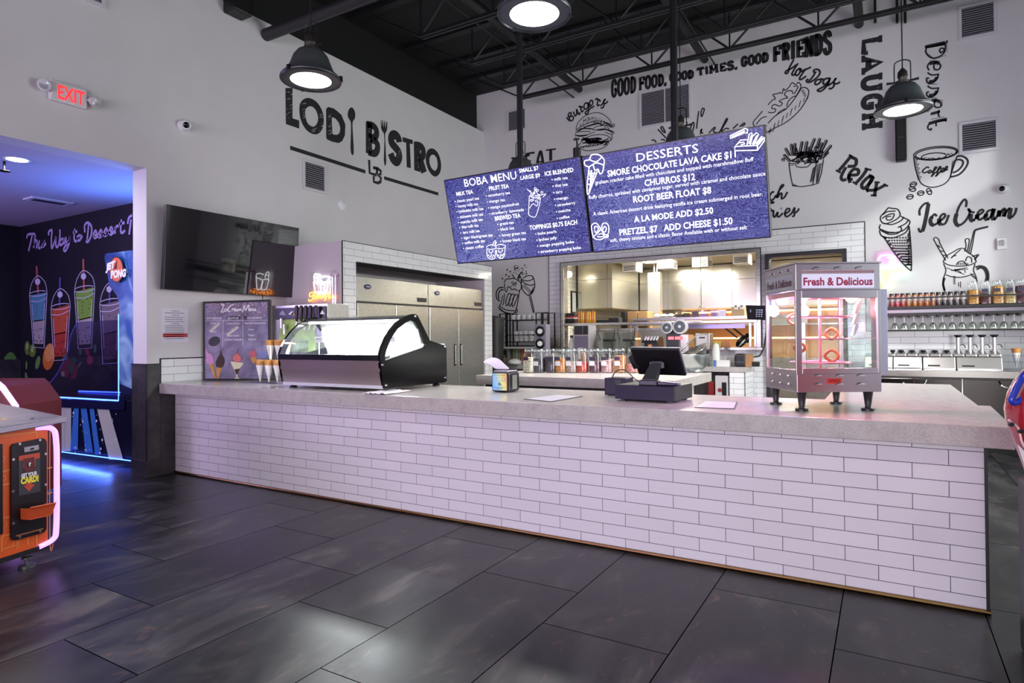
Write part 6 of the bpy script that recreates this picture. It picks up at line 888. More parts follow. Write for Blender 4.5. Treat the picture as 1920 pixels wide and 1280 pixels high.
for args in ((1337, 1342, 675, 684, 9.05, .05, 'blue_carton', 'small blue carton on the back counter edge', 'box', mat('4A78B0', .4)), (1343, 1367, 675, 684, 9.06, .1, 'white_carton', 'low white carton on the back counter', 'box', mat('E2E2E0', .5)), (1362, 1377, 669, 681, 9.22, .15, 'grey_tray', 'grey tub between the white carton and the black toaster', 'tub', mat('A5A5A0', .5)), (1397, 1408, 664, 684, 9.12, .2, 'brown_carton', 'brown printed carton at the end of the back counter', 'box', mat('A87850', .5)), (1407, 1423, 678, 683.5, 9.2, .08, 'black_remote', 'small black gadget at the very end of the back counter', 'gadget', BLACK)): bxy(*args, zb=ZC)
t = thing('black_toaster', 'black rounded toaster beside the brown carton', 'toaster', (-1.85, 9.15, ZC)); a, b = aY(1377, 663, 9.1), aY(1397, 682, 9.1); MB().box(a.x, b.x, 9.1, 9.3, ZC, a.z).build('body', mat('222226', .3), t, bevel=.025, seg=3); MB().box(a.x+.03, b.x-.03, 9.14, 9.17, a.z-.002, a.z+.003).build('slot', BLACK, t); MB().box(a.x+.005, b.x-.02, 9.094, 9.1, ZC+.06, ZC+.07).build('trim_line', mat('55555A', .3), t)
c = aY(1354, 672, 9.2); tag(MB().lathe([(.1, 0), (.09, .03), (.05, .07), (0, .08)], (c.x, 9.17, ZC), 16).build('black_bag', mat('26262A', .8), smooth=60), 'dark crumpled bag behind the white carton', 'bag')
m = MB(); q0 = aY(1408, 668, 9.64); m.tube(cr([aY(1437, 607, 9.6), aY(1434, 640, 9.62), aY(1431, 655, 9.63), aY(1424, 667, 9.63), aY(1416, 668, 9.62), aY(1409, 671, 9.6)], 6), .007, 6); tag(m.build('hanging_cable', BLACK, smooth=60), 'thin black cable looping down the tiles from the wall monitor', 'cable')
t = thing('wall_monitor', 'black order monitor with a lit keypad beside the pass frame', 'monitor', (-1.5, 9.5, 1.65)); Q = [aY(1401, 598.5, 9.5), aY(1441, 600, 9.4), aY(1441, 573, 9.4), aY(1398, 572, 9.5)]; nn = (Q[1]-Q[0]).cross(Q[3]-Q[0]).normalized(); nn = nn if nn.y < 0 else -nn; MB().hexa([p-nn*.04 for p in Q]+Q).build('housing', mat('121014', .3), t, bevel=.004); Pm = Plane(Q[0], nn); m = MB()
for j in range(4):
    for i in range(3): a = Pm.at(1417.5+i*4.6, 580+j*4); m.box(a.x, a.x+.026, a.y-.004, a.y-.001, a.z-.016, a.z)
m.build('keypad_glow', mat('8A88A8', .5, emit=.5), t); a = Pm.at(1406, 580); MB().box(a.x, a.x+.045, a.y-.004, a.y-.001, a.z-.04, a.z).build('screen_icon', mat('6A6880', .5, emit=.3), t); MB().box(-1.5, -1.44, 9.45, 9.6, 1.6, 1.66).build('bracket', BLACK, t)
# mug rack corner
t = thing('side_shelf', 'grey shelf unit in the corner beside the alcove', 'shelf', (-5.45, 9.3, 0)); zs, zl = aY(960, 650, 9.05).z, aY(960, 682, 9.05).z; MB().box(-6.0, -4.95, 9.05, 9.6, zs-.03, zs).build('upper_board', mat('C5C5C0', .4), t); MB().box(-6.0, -4.95, 9.0, 9.6, zl-.08, zl).build('lower_board', mat('A5A5A0', .4), t); MB().box(-6.0, -5.97, 9.1, 9.6, 0, zs).box(-4.98, -4.95, 9.1, 9.6, 0, zs).box(-5.5, -5.48, 9.1, 9.6, zl, zs-.03).build('side_board', mat('8A8A88', .5), t); MB().box(-5.97, -4.98, 9.1, 9.6, 0, zl-.09).build('lower_cabinet', mat('55524E', .5), t)
t = thing('mug_rack', 'black wire rack holding white mugs under the beer mug drawing', 'rack', (-5.35, 9.25, zs)); a, b = aY(939, 588, 9.15), aY(1029, 587, 9.15); zt = a.z; m = MB(); WR = mat('141416', .4, .4)
xs = [a.x, a.x+.12, a.x+.2, b.x-.22, b.x-.12, b.x]
for x in xs:
    for y in (9.12, 9.36): m.box(x-.009, x+.009, y-.009, y+.009, zs, zt)
m.build('upright', WR, t); m = MB(); z1_, z2_, z3_ = aY(980, 599, 9.12).z, aY(980, 627, 9.12).z, aY(980, 640, 9.12).z
for z in (z1_, z2_, z3_, zs+.02): m.box(a.x+.12, b.x-.12, 9.115, 9.13, z-.014, z); m.box(a.x+.12, b.x-.12, 9.35, 9.365, z-.014, z)
for z in (z1_, z3_): m.box(a.x+.12, b.x-.12, 9.13, 9.35, z-.008, z-.003)
for x0, x1 in ((a.x, a.x+.2), (b.x-.2, b.x)): m.box(x0, x1, 9.115, 9.13, zt-.012, zt); m.box(x0, x1, 9.35, 9.365, zt-.012, zt)
m.build('shelf_rail', WR, t); m = MB()
for s in (a.x+.06, b.x-.06):
    for k in range(5): z = zs+.1+k*.1; m.tube(cr([V((s-.05, 9.12, z)), V((s-.03, 9.12, z-.04)), V((s+.03, 9.12, z-.04)), V((s+.05, 9.12, z))], 4), .004, 5)
m.build('wire_loop', WR, t)
def mug(x, y, z, lb, n=16):
    t = thing('white_mug', lb, 'mug', (x, y, z), group='white mugs in the black rack'); MB().lathe([(.036, 0), (.042, .01), (.044, .085), (.041, .085), (.038, .012), (0, .01)], (x, y, z), n).build('mug_body', mat('E6E8E6', .25), t, 50); MB().tube([(x+.042, y, z+.07), (x+.066, y-.004, z+.06), (x+.066, y-.004, z+.03), (x+.042, y, z+.02)], .006, 6).build('mug_handle', mat('E6E8E6', .25), t, 50)
oc = ('first', 'second', 'third', 'fourth', 'fifth', 'sixth')
for i in range(5): mug(a.x+.2+i*.105, 9.24, z1_, oc[i]+' white mug of the rack top row from the fridge end')
for i in range(4): mug(a.x+.26+i*.095, 9.24, z3_, oc[i]+' white mug of the rack lower row from the fridge end')
for i in range(4): mug(a.x+.26+i*.095, 9.22, z3_+.088, oc[i]+' white mug stacked on the lower row from the fridge end')
t = thing('cup_dispenser', 'grey panel dispenser with two black round cup holders beside the mug rack', 'dispenser', (-4.85, 9.0, zs)); A_, B_ = aY(1002, 608, 8.95), aY(1024, 655, 8.95); MB().box(A_.x, B_.x, 8.95, 9.1, .94, A_.z).build('panel', mat('8C8698', .4), t, bevel=.006)
for py in (621, 644): c = aY(1013, py, 8.95); R_ = Matrix.Rotation(math.pi/2, 3, 'X'); o = MB().lathe([(.045, .0), (.085, .004), (.085, .012), (.05, .03), (.045, .03)], (c.x, 8.95, c.z), 28, R_).build('holder_ring', mat('151517', .4), t, 50); MB().lathe([(0, .15), (.038, .15), (.042, .145), (.03, .0)], (c.x-.01, 8.95, c.z), 18, Matrix.Rotation(.5, 3, 'Z') @ R_).build('paper_cup', mat('D6D8D6', .5), o, 50)
t = thing('splash_panel', 'stainless sheet on the wall beside the pass frame', 'panel', (-4.85, 9.63, 1.2)); A_, B_ = aY(1024, 633, 9.64), aY(1056, 668, 9.64); MB().box(A_.x, B_.x, 9.635, 9.644, .93, A_.z).build('sheet', STEELV, t)
t = thing('waste_bin', 'tall dark bin beside the alcove edge', 'bin', (-5.9, 8.85, 0)); A_, B_ = aY(918, 596, 8.85), aY(934, 640, 8.85); MB().lathe([(.11, 0), (.15, A_.z-.03), (.16, A_.z-.03), (.16, A_.z)], ((A_.x+B_.x)/2, 8.85, 0), 20, sq=4).build('body', mat('2E2E2C', .5), t, 50); MB().lathe([(0, A_.z+.04), (.15, A_.z)], ((A_.x+B_.x)/2, 8.85, 0), 20, sq=4).build('lid', mat('1C1C1C', .5), t, 50)
for i, (x, w_, h, col, lb) in enumerate(((-5.42, .05, .27, '7A8A6A', 'green grey folder in the shelf unit'), (-5.36, .04, .28, '9AA0A0', 'pale grey folder in the shelf unit'), (-5.31, .04, .26, '7A8858', 'olive folder in the shelf unit'), (-5.26, .05, .27, 'B0604A', 'brick red folder in the shelf unit'), (-5.2, .035, .28, 'C07A5A', 'orange folder in the shelf unit'), (-5.15, .04, .25, 'A04848', 'dark red folder in the shelf unit'))): tag(MB().box(x, x+w_*.9, 9.15, 9.4, zl, zl+h).build('folder', mat(col, .6)), lb, 'folder')
for x, y, r, h, col, lb in ((-5.75, 9.2, .17, .2, 'A8A488', 'bulky olive bag stuffed in the shelf unit'), (-5.6, 9.1, .12, .12, '6A5A58', 'dark crumpled bag in the shelf unit'), (-5.3, 9.02, .12, .09, 'D8D8D4', 'white crumpled bag at the shelf unit edge')):
    tag(MB().lathe([(r*.9, 0), (r, h*.3), (r*.8, h*.7), (r*.3, h), (0, h*.95)], (x, y, zl), 14, sq=3).build('soft_bag', mat(col, .8, noise=.3, nscale=14), smooth=70), lb, 'bag')
# ---------------------------------------------------------------- pass-through ledge and kitchen
KT = tile_mat('white_subway_tile_kitchen', 1, 10, 2.7, 'E9E4D4'); KW = mat('DED4BC', .7)
struct('wall_kitchen_back', MB().box(-5.2, -.2, 13.3, 13.4, 0, 2.8), tile_mat('white_subway_tile_kitchen_back', 0, -3, 2.7, 'E2DED0')); struct('wall_kitchen_side', MB().box(-5.2, -5.1, 9.8, 13.3, 0, 2.8), KT); struct('wall_kitchen_end', MB().box(-.3, -.2, 9.8, 13.3, 0, 2.8), KW); struct('ceiling_kitchen', MB().box(-5.2, -.2, 9.8, 13.4, 2.76, 2.85), mat('E9DFC6', .7))
t = thing('pass_shelf', 'long stainless shelf running across the kitchen pass opening', 'shelf', (-3.1, 9.75, 1.57)); MB().box(-4.66, -1.57, 9.56, 9.95, 1.55, 1.592).build('shelf_board', STEEL, t, bevel=.004); m = MB()
for x in (-3.52, -3.42, -1.69, -1.62): m.box(x-.018, x+.018, 9.68, 9.72, 1.195, 1.55)
m.build('post', STEELV, t, bevel=.003); MB().box(-2.95, -1.75, 9.63, 9.66, 1.47, 1.535).build('under_shelf_lamp', mat('9C90B8', .3, .5), t)
t = thing('pass_sill', 'stainless sill along the bottom of the kitchen pass opening', 'sill', (-3.1, 9.7, 1.17)); MB().box(-4.66, -1.5, 9.5, 9.98, 1.15, 1.19).build('sill_board', STEEL, t, bevel=.004)
t = thing('hot_shelf', 'stainless hot shelf with a lit underside deep in the kitchen', 'shelf', (-2.8, 10.4, 1.6)); zh = aY(1300, 594, 10.4).z; MB().box(-3.75, -1.0, 10.4, 10.8, zh-.045, zh).build('shelf_board', STEEL, t); MB().box(-3.7, -2.35, 10.42, 10.5, zh-.13, zh-.06).box(-2.3, -1.0, 10.42, 10.5, zh-.13, zh-.06).build('lamp_hood', mat('E8E2D2', .3, .2), t); MB().box(-3.75, -3.68, 10.45, 10.6, 0, zh-.045).box(-1.1, -1.03, 10.45, 10.6, 0, zh-.045).build('leg', STEEL, t)
t = thing('added_prep_cabinet', 'added pale steel cabinet back under the pass shelf behind the blenders', 'cabinet', (-3.8, 10.3, 0)); MB().box(-4.75, -2.95, 10.12, 10.35, 0, 1.5).build('cabinet', mat('BDB8AE', .4, .3), t, bevel=.005); MB().box(-4.75, -2.95, 10.1, 10.36, 1.47, 1.5).build('top_edge', STEEL, t)  # pale backing added to brighten the view behind the blenders
WARM = mat('FFB870', .5, emit=5); t = thing('prep_line', 'stainless prep line with amber lit back wall seen through the pass', 'prep counter', (-2.6, 12.3, 0)); MB().box(-4.3, -.4, 12.4, 13.2, 0, .95).build('counter', STEEL, t); MB().box(-3.6, -.4, 13.1, 13.25, .95, 1.84).build('back_panel', mat('C99A68', .4, .5), t); m = MB(); m.box(-3.6, -.6, 12.95, 13.0, 1.82, 1.85); m.box(-3.2, -.6, 12.6, 12.64, 1.3, 1.33); m.build('warming_strip', WARM, t); MB().box(-3.6, -.6, 12.6, 13.1, 1.55, 1.58).build('shelf_board', STEEL, t)  # amber light on the steel back panel is put into its colour
HS = steel_mat('hood_steel', 'C4C0B2', .22, (1, 1, 40)); a, b, c_, d = aY(1087, 500, 11), aY(1147, 498, 11), aY(1147, 577, 11), aY(1087, 582, 11); hz0, hz1 = 1.89, 2.74
def hood(nm, lb, x0, x1, y0, y1):
    t = thing('exhaust_hood', lb, 'hood', ((x0+x1)/2, y0, hz0)); MB().box(x0, x1, y0, y1, hz0+.012, hz0+.55).build('lower_panel', HS, t, bevel=.003); MB().box(x0+.003, x1-.003, y0+.003, y1, hz0+.555, hz1).build('upper_panel', HS, t); MB().box(x0-.004, x1+.004, y0-.004, y1, hz0, hz0+.014).build('rim', mat('A89870', .3, .8), t); m = MB(); k = x0+.6
    while k < x1-.1: m.box(k-.003, k+.003, y0-.003, y0+.002, hz0+.01, hz1); k += .62
    m.build('panel_seam', mat('8A8474', .4, .7), t)
hood('a', 'large stainless exhaust hood jutting out above the amber bottles', -5.05, -4.35, 11.0, 12.45); hood('b', 'long stainless exhaust hood across the back of the kitchen', -4.34, -.4, 12.5, 13.2)
t = thing('steel_column', 'square stainless column with two pipes in front of the hood', 'column', (-3.8, 11.6, 1.6)); a, b = aY(1214, 511, 11.6), aY(1238, 606, 11.6); MB().box(a.x, b.x, 11.6, 11.75, 1.2, a.z).build('casing', HS, t, bevel=.003)
for px in (1226, 1231): p = aY(px, 505, 11.65); MB().cyl((p.x, 11.67, a.z), (p.x, 11.67, 2.76), .016, n=8).build('pipe', mat('C0B8A8', .3, .6), t, 40)
for px0, px1, py0, py1, lb in ((1167, 1201, 494, 508, 'white louvred air box on the kitchen ceiling nearest the jutting hood'), (1232, 1268, 489, 502, 'white louvred air box on the kitchen ceiling right behind the steel column'), (1298, 1335, 484, 499, 'white louvred air box on the kitchen ceiling above the hanging cord'), (1374, 1411, 478, 493, 'white louvred air box on the kitchen ceiling nearest the wall monitor')):
    y = 10.7; a, b = aY(px0, py0, y), aY(px1-8, py1, y); t = thing('air_diffuser', lb, 'air vent', ((a.x+b.x)/2, y, 2.6)); MB().box(a.x, b.x, y, y+.33, b.z, 2.76).build('box', mat('E4E0D4', .5), t); h = b.z+.1; m = MB()
    for k in range(4): m.box(a.x+.02, b.x-.02, y-.004, y, b.z+.02+k*.024, b.z+.032+k*.024)
    m.build('slots', mat('2A2824', .6), t); m = MB(); [m.box(b.x, b.x+.004, y+.05, y+.28, b.z+.02+k*.024, b.z+.032+k*.024) for k in range(4)]; m.build('side_slots', mat('2A2824', .6), t)
for x, y, lb in ((-3.55, 11.3, 'bright ceiling light panel in the kitchen behind the steel column'), (-3.0, 10.5, 'bright ceiling light panel in the kitchen between the air boxes'), (-1.4, 11.0, 'bright ceiling light panel at the far end of the kitchen')):
    t = thing('ceiling_light', lb, 'light', (x, y, 2.75)); MB().box(x-.3, x+.3, y-.14, y+.14, 2.735, 2.76).build('frame', WHITE, t); MB().box(x-.28, x+.28, y-.12, y+.12, 2.73, 2.736).build('diffuser', mat('FFF3D8', .5, emit=7), t); area('kitchen_light', (x, y, 2.7), (x, y, 0), .5, .3, 50, (1, .96, .86))
m = MB(); p = aY(1313, 482, 10.3); q_ = aY(1315, 578, 10.3); m.tube([V((p.x, 10.3, 2.76)), V((q_.x, 10.3, q_.z+.05))], .006, 6); t = thing('hanging_bulb', 'small clear bulb hanging on a green cord in the kitchen', 'bulb', q_); m.build('cord', mat('6A8A5A', .5), t); MB().lathe([(0, -.05), (.04, -.03), (.05, .0), (.03, .04), (.015, .06)], q_, 16).build('bulb', glass('F8F4EA', .2), t, 50)
t = thing('wall_globe', 'white globe lamp on the kitchen side wall', 'lamp', (-5.0, 10.4, 2.45)); p = aX(1065, 514, -5.0); MB().lathe([(0, -.07), (.06, -.05), (.08, 0), (.06, .05), (0, .06)], p, 16).build('globe', mat('FFF8E8', .5, emit=4), t, 60)
a, b = aX(1070, 545, -5.095), aX(1080, 588, -5.095); t = thing('wall_window_frame', 'narrow black framed hatch on the kitchen side wall', 'hatch', (-5.09, (a.y+b.y)/2, (a.z+b.z)/2)); MB().box(-5.1, -5.08, a.y, b.y, b.z, a.z).build('frame', BLACK, t); MB().box(-5.085, -5.075, a.y+.04, b.y-.04, b.z+.03, a.z-.03).build('pane', mat('D8DCDA', .2), t)
ZP = 1.592; t = thing('espresso_grinder', 'black machine with a red band on the pass shelf', 'machine', (-4.5, 9.75, ZP)); a, b = aY(1059, 587, 9.7), aY(1077, 605, 9.7); hh = a.z-ZP; MB().box(a.x, b.x, 9.7, 9.9, ZP, ZP+hh*.45).build('base', BLACK, t, bevel=.004); MB().box(a.x, b.x, 9.7, 9.9, ZP+hh*.45, ZP+hh*.55).build('pale_band', mat('D8D4CC', .4), t); MB().box(a.x+.01, b.x-.01, 9.69, 9.9, ZP+hh*.55, ZP+hh*.68).build('red_band', mat('C83A40', .4), t); MB().box(a.x, b.x, 9.7, 9.9, ZP+hh*.68, a.z).build('top', mat('19191B', .3), t, bevel=.006)
AMB = mat('DDA01C', .12, spec=.8); on = ('first', 'second', 'third', 'fourth', 'fifth', 'sixth', 'seventh', 'eighth')
for i in range(8):
    p = aY(1085+i*4.2, 604, 9.72+.06*(i % 2)); t = thing('syrup_bottle', on[i]+' amber syrup bottle on the pass shelf counted from the red banded machine', 'bottle', (p.x, 9.72+.06*(i % 2), ZP), group='amber syrup bottles on the pass shelf'); c = (p.x, 9.72+.06*(i % 2), ZP); MB().lathe([(.014, 0), (.018, .01), (.018, .17), (.009, .195), (.009, .205)], c, 12).build('bottle', AMB if i % 3 else mat('C46A1C', .12, spec=.8), t, 50); MB().lathe([(.011, .203), (.011, .22), (0, .22)], c, 10).build('cap', mat('2A2018', .4), t, 50)
bxy(1118, 1142, 600, 607, 9.75, .18, 'black_tray', 'low black tray behind the pass shelf', 'tray', BLACK, zb=1.592); bxy(1141, 1160, 596, 607, 9.75, .18, 'black_bin', 'black box bin behind the pass shelf', 'bin', mat('1A1A1C', .5), zb=1.592); bxy(1164, 1172, 585, 607, 10.6, .2, 'dark_post', 'dark upright post in the kitchen beside the wooden boxes', 'post', BLACK, zb=.9); t = thing('work_table', 'stainless work table under the tan warming boxes in the kitchen', 'table', (-4.4, 10.8, 0)); MB().box(-5.05, -3.8, 10.55, 11.0, .86, .9).build('table_top', STEEL, t); m = MB(); [m.box(x, x+.04, y, y+.04, 0, .86) for x in (-5.0, -3.88) for y in (10.58, 10.93)]; m.build('leg', STEEL, t)
for x0, x1, lb in ((1176, 1195, 'tan warming box beside the dark kitchen post'), (1195.5, 1214, 'tan warming box beside the steel column')): bxy(x0, x1, 584, 607, 10.7, .3, 'warming_box', lb, 'box', mat('B08A5C', .5), zb=.9)
a = aY(1226, 593, 10.45); m = MB(); xs = aY(1262, 593, 10.45).x; vs = [(a.x+(xs-a.x)*i/10, 10.42+.07*j, zh+.012+.05*math.sin(math.pi*(j+.4)/4)*(1+.3*math.sin(i*1.7))) for j in range(5) for i in range(11)]; m.add(vs, [(j*11+i, j*11+i+1, (j+1)*11+i+1, (j+1)*11+i) for j in range(4) for i in range(10)]); m.box(a.x, xs, 10.42, 10.7, zh, zh+.012); tag(m.build('folded_towels', mat('E8E4DC', .8), smooth=70), 'white folded towels on the hot shelf', 'towel')
for i, px in enumerate((1273, 1287, 1303, 1319, 1339, 1354)):
    p = aY(px, 593, 10.45); t = thing('food_container', on[i]+' clear food container on the hot shelf counted from the towels', 'container', (p.x, 10.5, zh), group='clear food containers on the hot shelf'); MB().box(p.x-.06, p.x+.06, 10.45, 10.57, zh, zh+.11).build('tub', glass('EEE8DC', .15), t); MB().box(p.x-.052, p.x+.052, 10.457, 10.563, zh+.004, zh+.05+.02*(i % 3)).build('contents', mat('4A3A28', .6, noise=.5, nscale=40), t)
for i, px in enumerate((1376, 1387)): a, b = aY(px, 568, 10.42), aY(px+7, 577, 10.42); t = thing('kitchen_timer', ('white kitchen timer nearer the hanging bulb', 'white kitchen timer nearer the wall monitor')[i], 'timer', (a.x, 10.45, b.z)); MB().box(a.x, b.x, 10.42, 10.46, zh+.1, zh+.19).build('body', mat('ECECE8', .4), t, bevel=.008); MB().box(a.x+.012, b.x-.012, 10.415, 10.42, zh+.14, zh+.165).build('display', mat('5A6060', .3), t)
bxy(1371, 1396, 575, 592, 10.44, .2, 'paper_roll_box', 'pale box under the two kitchen timers', 'box', mat('C8A884', .6), zb=zh)
def pan(c, d, r, lb, ang):
    t = thing('frying_pan', lb, 'pan', c); R_ = V(d).to_track_quat('Z', 'Y').to_matrix(); MB().lathe([(0, 0), (r*.8, 0), (r, .04), (r*.96, .04), (r*.77, .006), (0, .006)], c, 24, R_).build('pan_body', mat('1E1C1C', .35, .4), t, 50); h = V(ang).normalized(); MB().tube([V(c)+h*r*.9, V(c)+h*(r+.09), V(c)+h*(r+.26)], [.012, .014, .011], 8).build('handle', mat('121212', .5), t, 50)
c = aY(1393, 643, 9.72); pan(c+V((0, 0, .01)), (-.6, -.5, .55), .11, 'dark frying pan leaning at the sill end of the pass', (-.7, -.1, .62)); c = aY(1402, 637, 9.78); pan(c, (-.7, -.5, .4), .1, 'smaller dark pan leaning against the pass post', (-.55, -.1, .5))
bxy(1338, 1352, 640, 650, 9.75, .12, 'yellow_carton', 'small yellow carton on the pass sill', 'carton', mat('D8C060', .5), zb=1.19); bxy(1353, 1368, 639, 650, 9.75, .12, 'orange_carton', 'orange and white carton on the pass sill', 'carton', mat('D08A5A', .5), zb=1.19)
# ---------------------------------------------------------------- back bar
SB = steel_mat('bar_steel', '9A9692', .2, (1, 1, 50)); t = thing('bar_fridge', 'long stainless under counter fridge with dark mirrored doors', 'fridge', (1.9, 9.3, 0)); MB().box(-.05, 2.7, 8.93, 9.64, .1, .845).build('cabinet', mat('4A4848', .3, .8), t); MB().box(-.1, 2.75, 8.88, 9.64, .85, .935).build('worktop', SB, t, bevel=.005); MB().box(0, 2.7, 9.0, 9.6, 0, .1).build('plinth', BLACK, t)
for a, b, hs in ((-.14+.03, .292, 1), (.302, .762, -1), (.774, 1.226, 1), (1.238, 1.69, -1), (1.7, 2.15, 1)):
    d = MB().box(max(a, -.05), b, 8.9, 8.93, .13, .83).build('door', mat('55504F', .14, 1), t, bevel=.004); x = b-.03 if hs > 0 else a+.03; m = MB(); m.cyl((x-hs*.0, 8.87, .74), (x, 8.9, .74), .012, n=10); m.tube(cr([V((x-hs*.09, 8.885, .82)), V((x-hs*.07, 8.87, .775)), V((x-hs*.03, 8.868, .75)), V((x, 8.87, .74))], 4), .008, 6); m.build('handle', CHROME, d, 50)
m = MB(); [m.box(x-.006, x+.006, 8.895, 8.902, .12, .84) for x in (.297, .768, 1.232)]; m.build('edge_trim', CHROME, t)
ZR = .935; RS = mat('C2BEBC', .3, .8)
for i, (a, b) in enumerate(((-.22, .08), (.09, .385), (.395, .72), (.73, 1.16))):
    t = thing('topping_rail', ('short', 'second', 'third', 'last')[i]+' stainless topping unit on the back bar counting away from the food warmer', 'topping unit', ((a+b)/2, 9.2, ZR)); MB().hexa([(a, 9.02, ZR), (b, 9.02, ZR), (b, 9.45, ZR), (a, 9.45, ZR), (a, 9.08, ZR+.15), (b, 9.08, ZR+.15), (b, 9.45, ZR+.18), (a, 9.45, ZR+.18)]).build('housing', RS, t, bevel=.008); MB().box(a+.01, b-.01, 8.99, 9.02, ZR, ZR+.02).build('front_lip', CHROME, t); MB().box(a+.05, a+.17, 9.035, 9.05, ZR+.035, ZR+.055).build('slot', BLACK, t)
xs = [(66, 140, 0), (150, 290, 0), (300, 445, 0), (455, 600, 0), (615, 765, 0), (780, 930, 0), (945, 1095, 1), (1105, 1270, 1), (1285, 1430, 1), (1450, 1610, 1)]
nm_ = ('first', 'second', 'third', 'fourth', 'fifth', 'sixth')
for i, (u0, u1, pump) in enumerate(xs):
    a, b = aY(1660+u0/7.385, 661, 9.1), aY(1660+u1/7.385, 661, 9.1); z = ZR+.155; x = (a.x+b.x)/2
    t = thing('topping_lid' if not pump else 'topping_pump', (nm_[i]+' hinged topping lid with black knob counting from the food warmer') if not pump else nm_[i-6]+' tall topping pump with black top on the back bar counting from the knobbed lids', 'bin' if not pump else 'pump', (x, 9.15, z))  # the knobbed pieces are lids over the topping units, not whole bins
    MB().hexa([(a.x, 9.08, z), (b.x, 9.08, z), (b.x, 9.3, z+.02), (a.x, 9.3, z+.02), (a.x+.01, 9.085, z+.03), (b.x-.01, 9.085, z+.03), (b.x-.02, 9.3, z+.075), (a.x+.02, 9.3, z+.075)]).build('lid_plate', RS, t, bevel=.006)
    if not pump: MB().lathe([(.012, .03), (.012, .045), (.026, .055), (.028, .075), (0, .078)], (x, 9.12, z), 14).build('knob', BLACK, t, 50)
    else: MB().cyl((x, 9.2, z+.03), (x, 9.2, z+.23), .02, n=14).build('pump_shaft', RS, t, 50); MB().lathe([(.02, .225), (.042, .25), (.042, .256), (0, .258)], (x, 9.2, z), 16).build('pump_top', BLACK, t, 50); MB().tube(cr([V((x+.015, 9.19, z+.13)), V((x+.05, 9.17, z+.14)), V((x+.07, 9.16, z+.1))], 4), .006, 6).build('spout', CHROME, t, 50)
t = thing('cone_rack', 'clear rack of waffle cones at the end of the back bar', 'rack', (1.35, 9.2, ZR)); a, b = aY(1890, 690, 9.1), aY(1925, 662, 9.1); MB().box(a.x, 1.75, 9.1, 9.105, ZR, ZR+.18).box(a.x, a.x+.005, 9.1, 9.35, ZR, ZR+.18).box(a.x, 1.75, 9.1, 9.35, ZR+.1, ZR+.105).build('acrylic_frame', ACR, t)
for i in range(3): dup(c0, (a.x+.09+i*.13, 9.2, ZR+.21), i, nm_[i]+' waffle cone in the clear rack at the end of the back bar')['group'] = 'waffle cones in the back bar rack'
# shelf of jars and hanging glasses
zS = 1.712; BK = mat('131114', .35); t = thing('wall_shelf', 'long black wall shelf carrying jars over the hanging glasses', 'shelf', (1.5, 9.5, zS)); MB().box(-.15, 2.75, 9.36, 9.64, zS-.03, zS).build('shelf_board', BK, t); MB().box(-.15, 2.75, 9.36, 9.372, zS+.095, zS+.115).build('front_rail', BK, t); MB().box(-.15, 2.75, 9.6, 9.64, zS-.11, zS-.035).build('mirror_strip', mat('8A8490', .25, .6), t); m = MB(); [m.box(x, x+.015, 9.36, 9.372, zS, zS+.1) for x in (.5, 1.6, 2.6)]; m.build('rail_post', BK, t)
t = thing('glass_rack', 'black rail rack holding the upside down wine glasses', 'rack', (1.5, 9.5, 1.6)); MB().box(-.15, 2.75, 9.34, 9.37, 1.6, 1.628).build('front_bar', BK, t); m = MB(); gx = []
for px in (1677.8, 1695.6, 1713.5, 1730.4, 1749, 1768, 1785.7, 1804.5, 1823.7, 1843.9, 1863.6, 1882.8, 1902.5, 1918.4): gx.append(aY(px, 605, 9.42).x)
for x in [gx[0]-.05]+[(p+q)/2 for p, q in zip(gx, gx[1:])]+[gx[-1]+.05]: m.box(x-.006, x+.006, 9.36, 9.62, 1.575, 1.6); m.box(x-.018, x+.018, 9.36, 9.62, 1.572, 1.578)
m.build('hanger_rail', BK, t); WG = glass('E9EEE6', .3); w0 = None
MB().box(-.15, 2.75, 9.34, 9.62, 1.408, 1.414).build('drip_edge', mat('2A2A2A', .4), t)
tn = ('first', 'second', 'third', 'fourth', 'fifth', 'sixth', 'seventh', 'eighth', 'ninth', 'tenth', 'eleventh', 'twelfth', 'thirteenth', 'fourteenth')
for i, x in enumerate(gx):
    lb = tn[i]+' hanging wine glass counted from the food warmer'
    if w0 is None:
        w0 = thing('wine_glass', lb, 'glass', (0, 0, 0), group='wine glasses hanging in the black rack'); MB().lathe([(.034, .165), (.034, .161), (.006, .153)], (0, 0, 0), 20).build('foot', WG, w0, 50); MB().cyl((0, 0, .153), (0, 0, .09), .004, n=8).build('stem', WG, w0, 50); MB().lathe([(.004, .09), (.02, .083), (.036, .06), (.043, .02), (.041, 0), (.039, 0)], (0, 0, 0), 24).build('bowl', WG, w0, 60); w0.location = (x, 9.44, 1.416)
    else: dup(w0, (x, 9.44, 1.416), 0, lb)
cols = ['A8383C', 'B04044', 'A83438', 'A8642C', 'B06A2C', 'B0602C', 'B86028', 'A85A24', '4A3E40', '3A3436', '5A5254', '4A464A', '5A5456', '48444A']; cn = ('red', 'red', 'red', 'amber', 'amber', 'amber', 'orange', 'orange', 'dark', 'dark', 'grey', 'dark', 'grey', 'dark')
JC = mat('1A1616', .4)
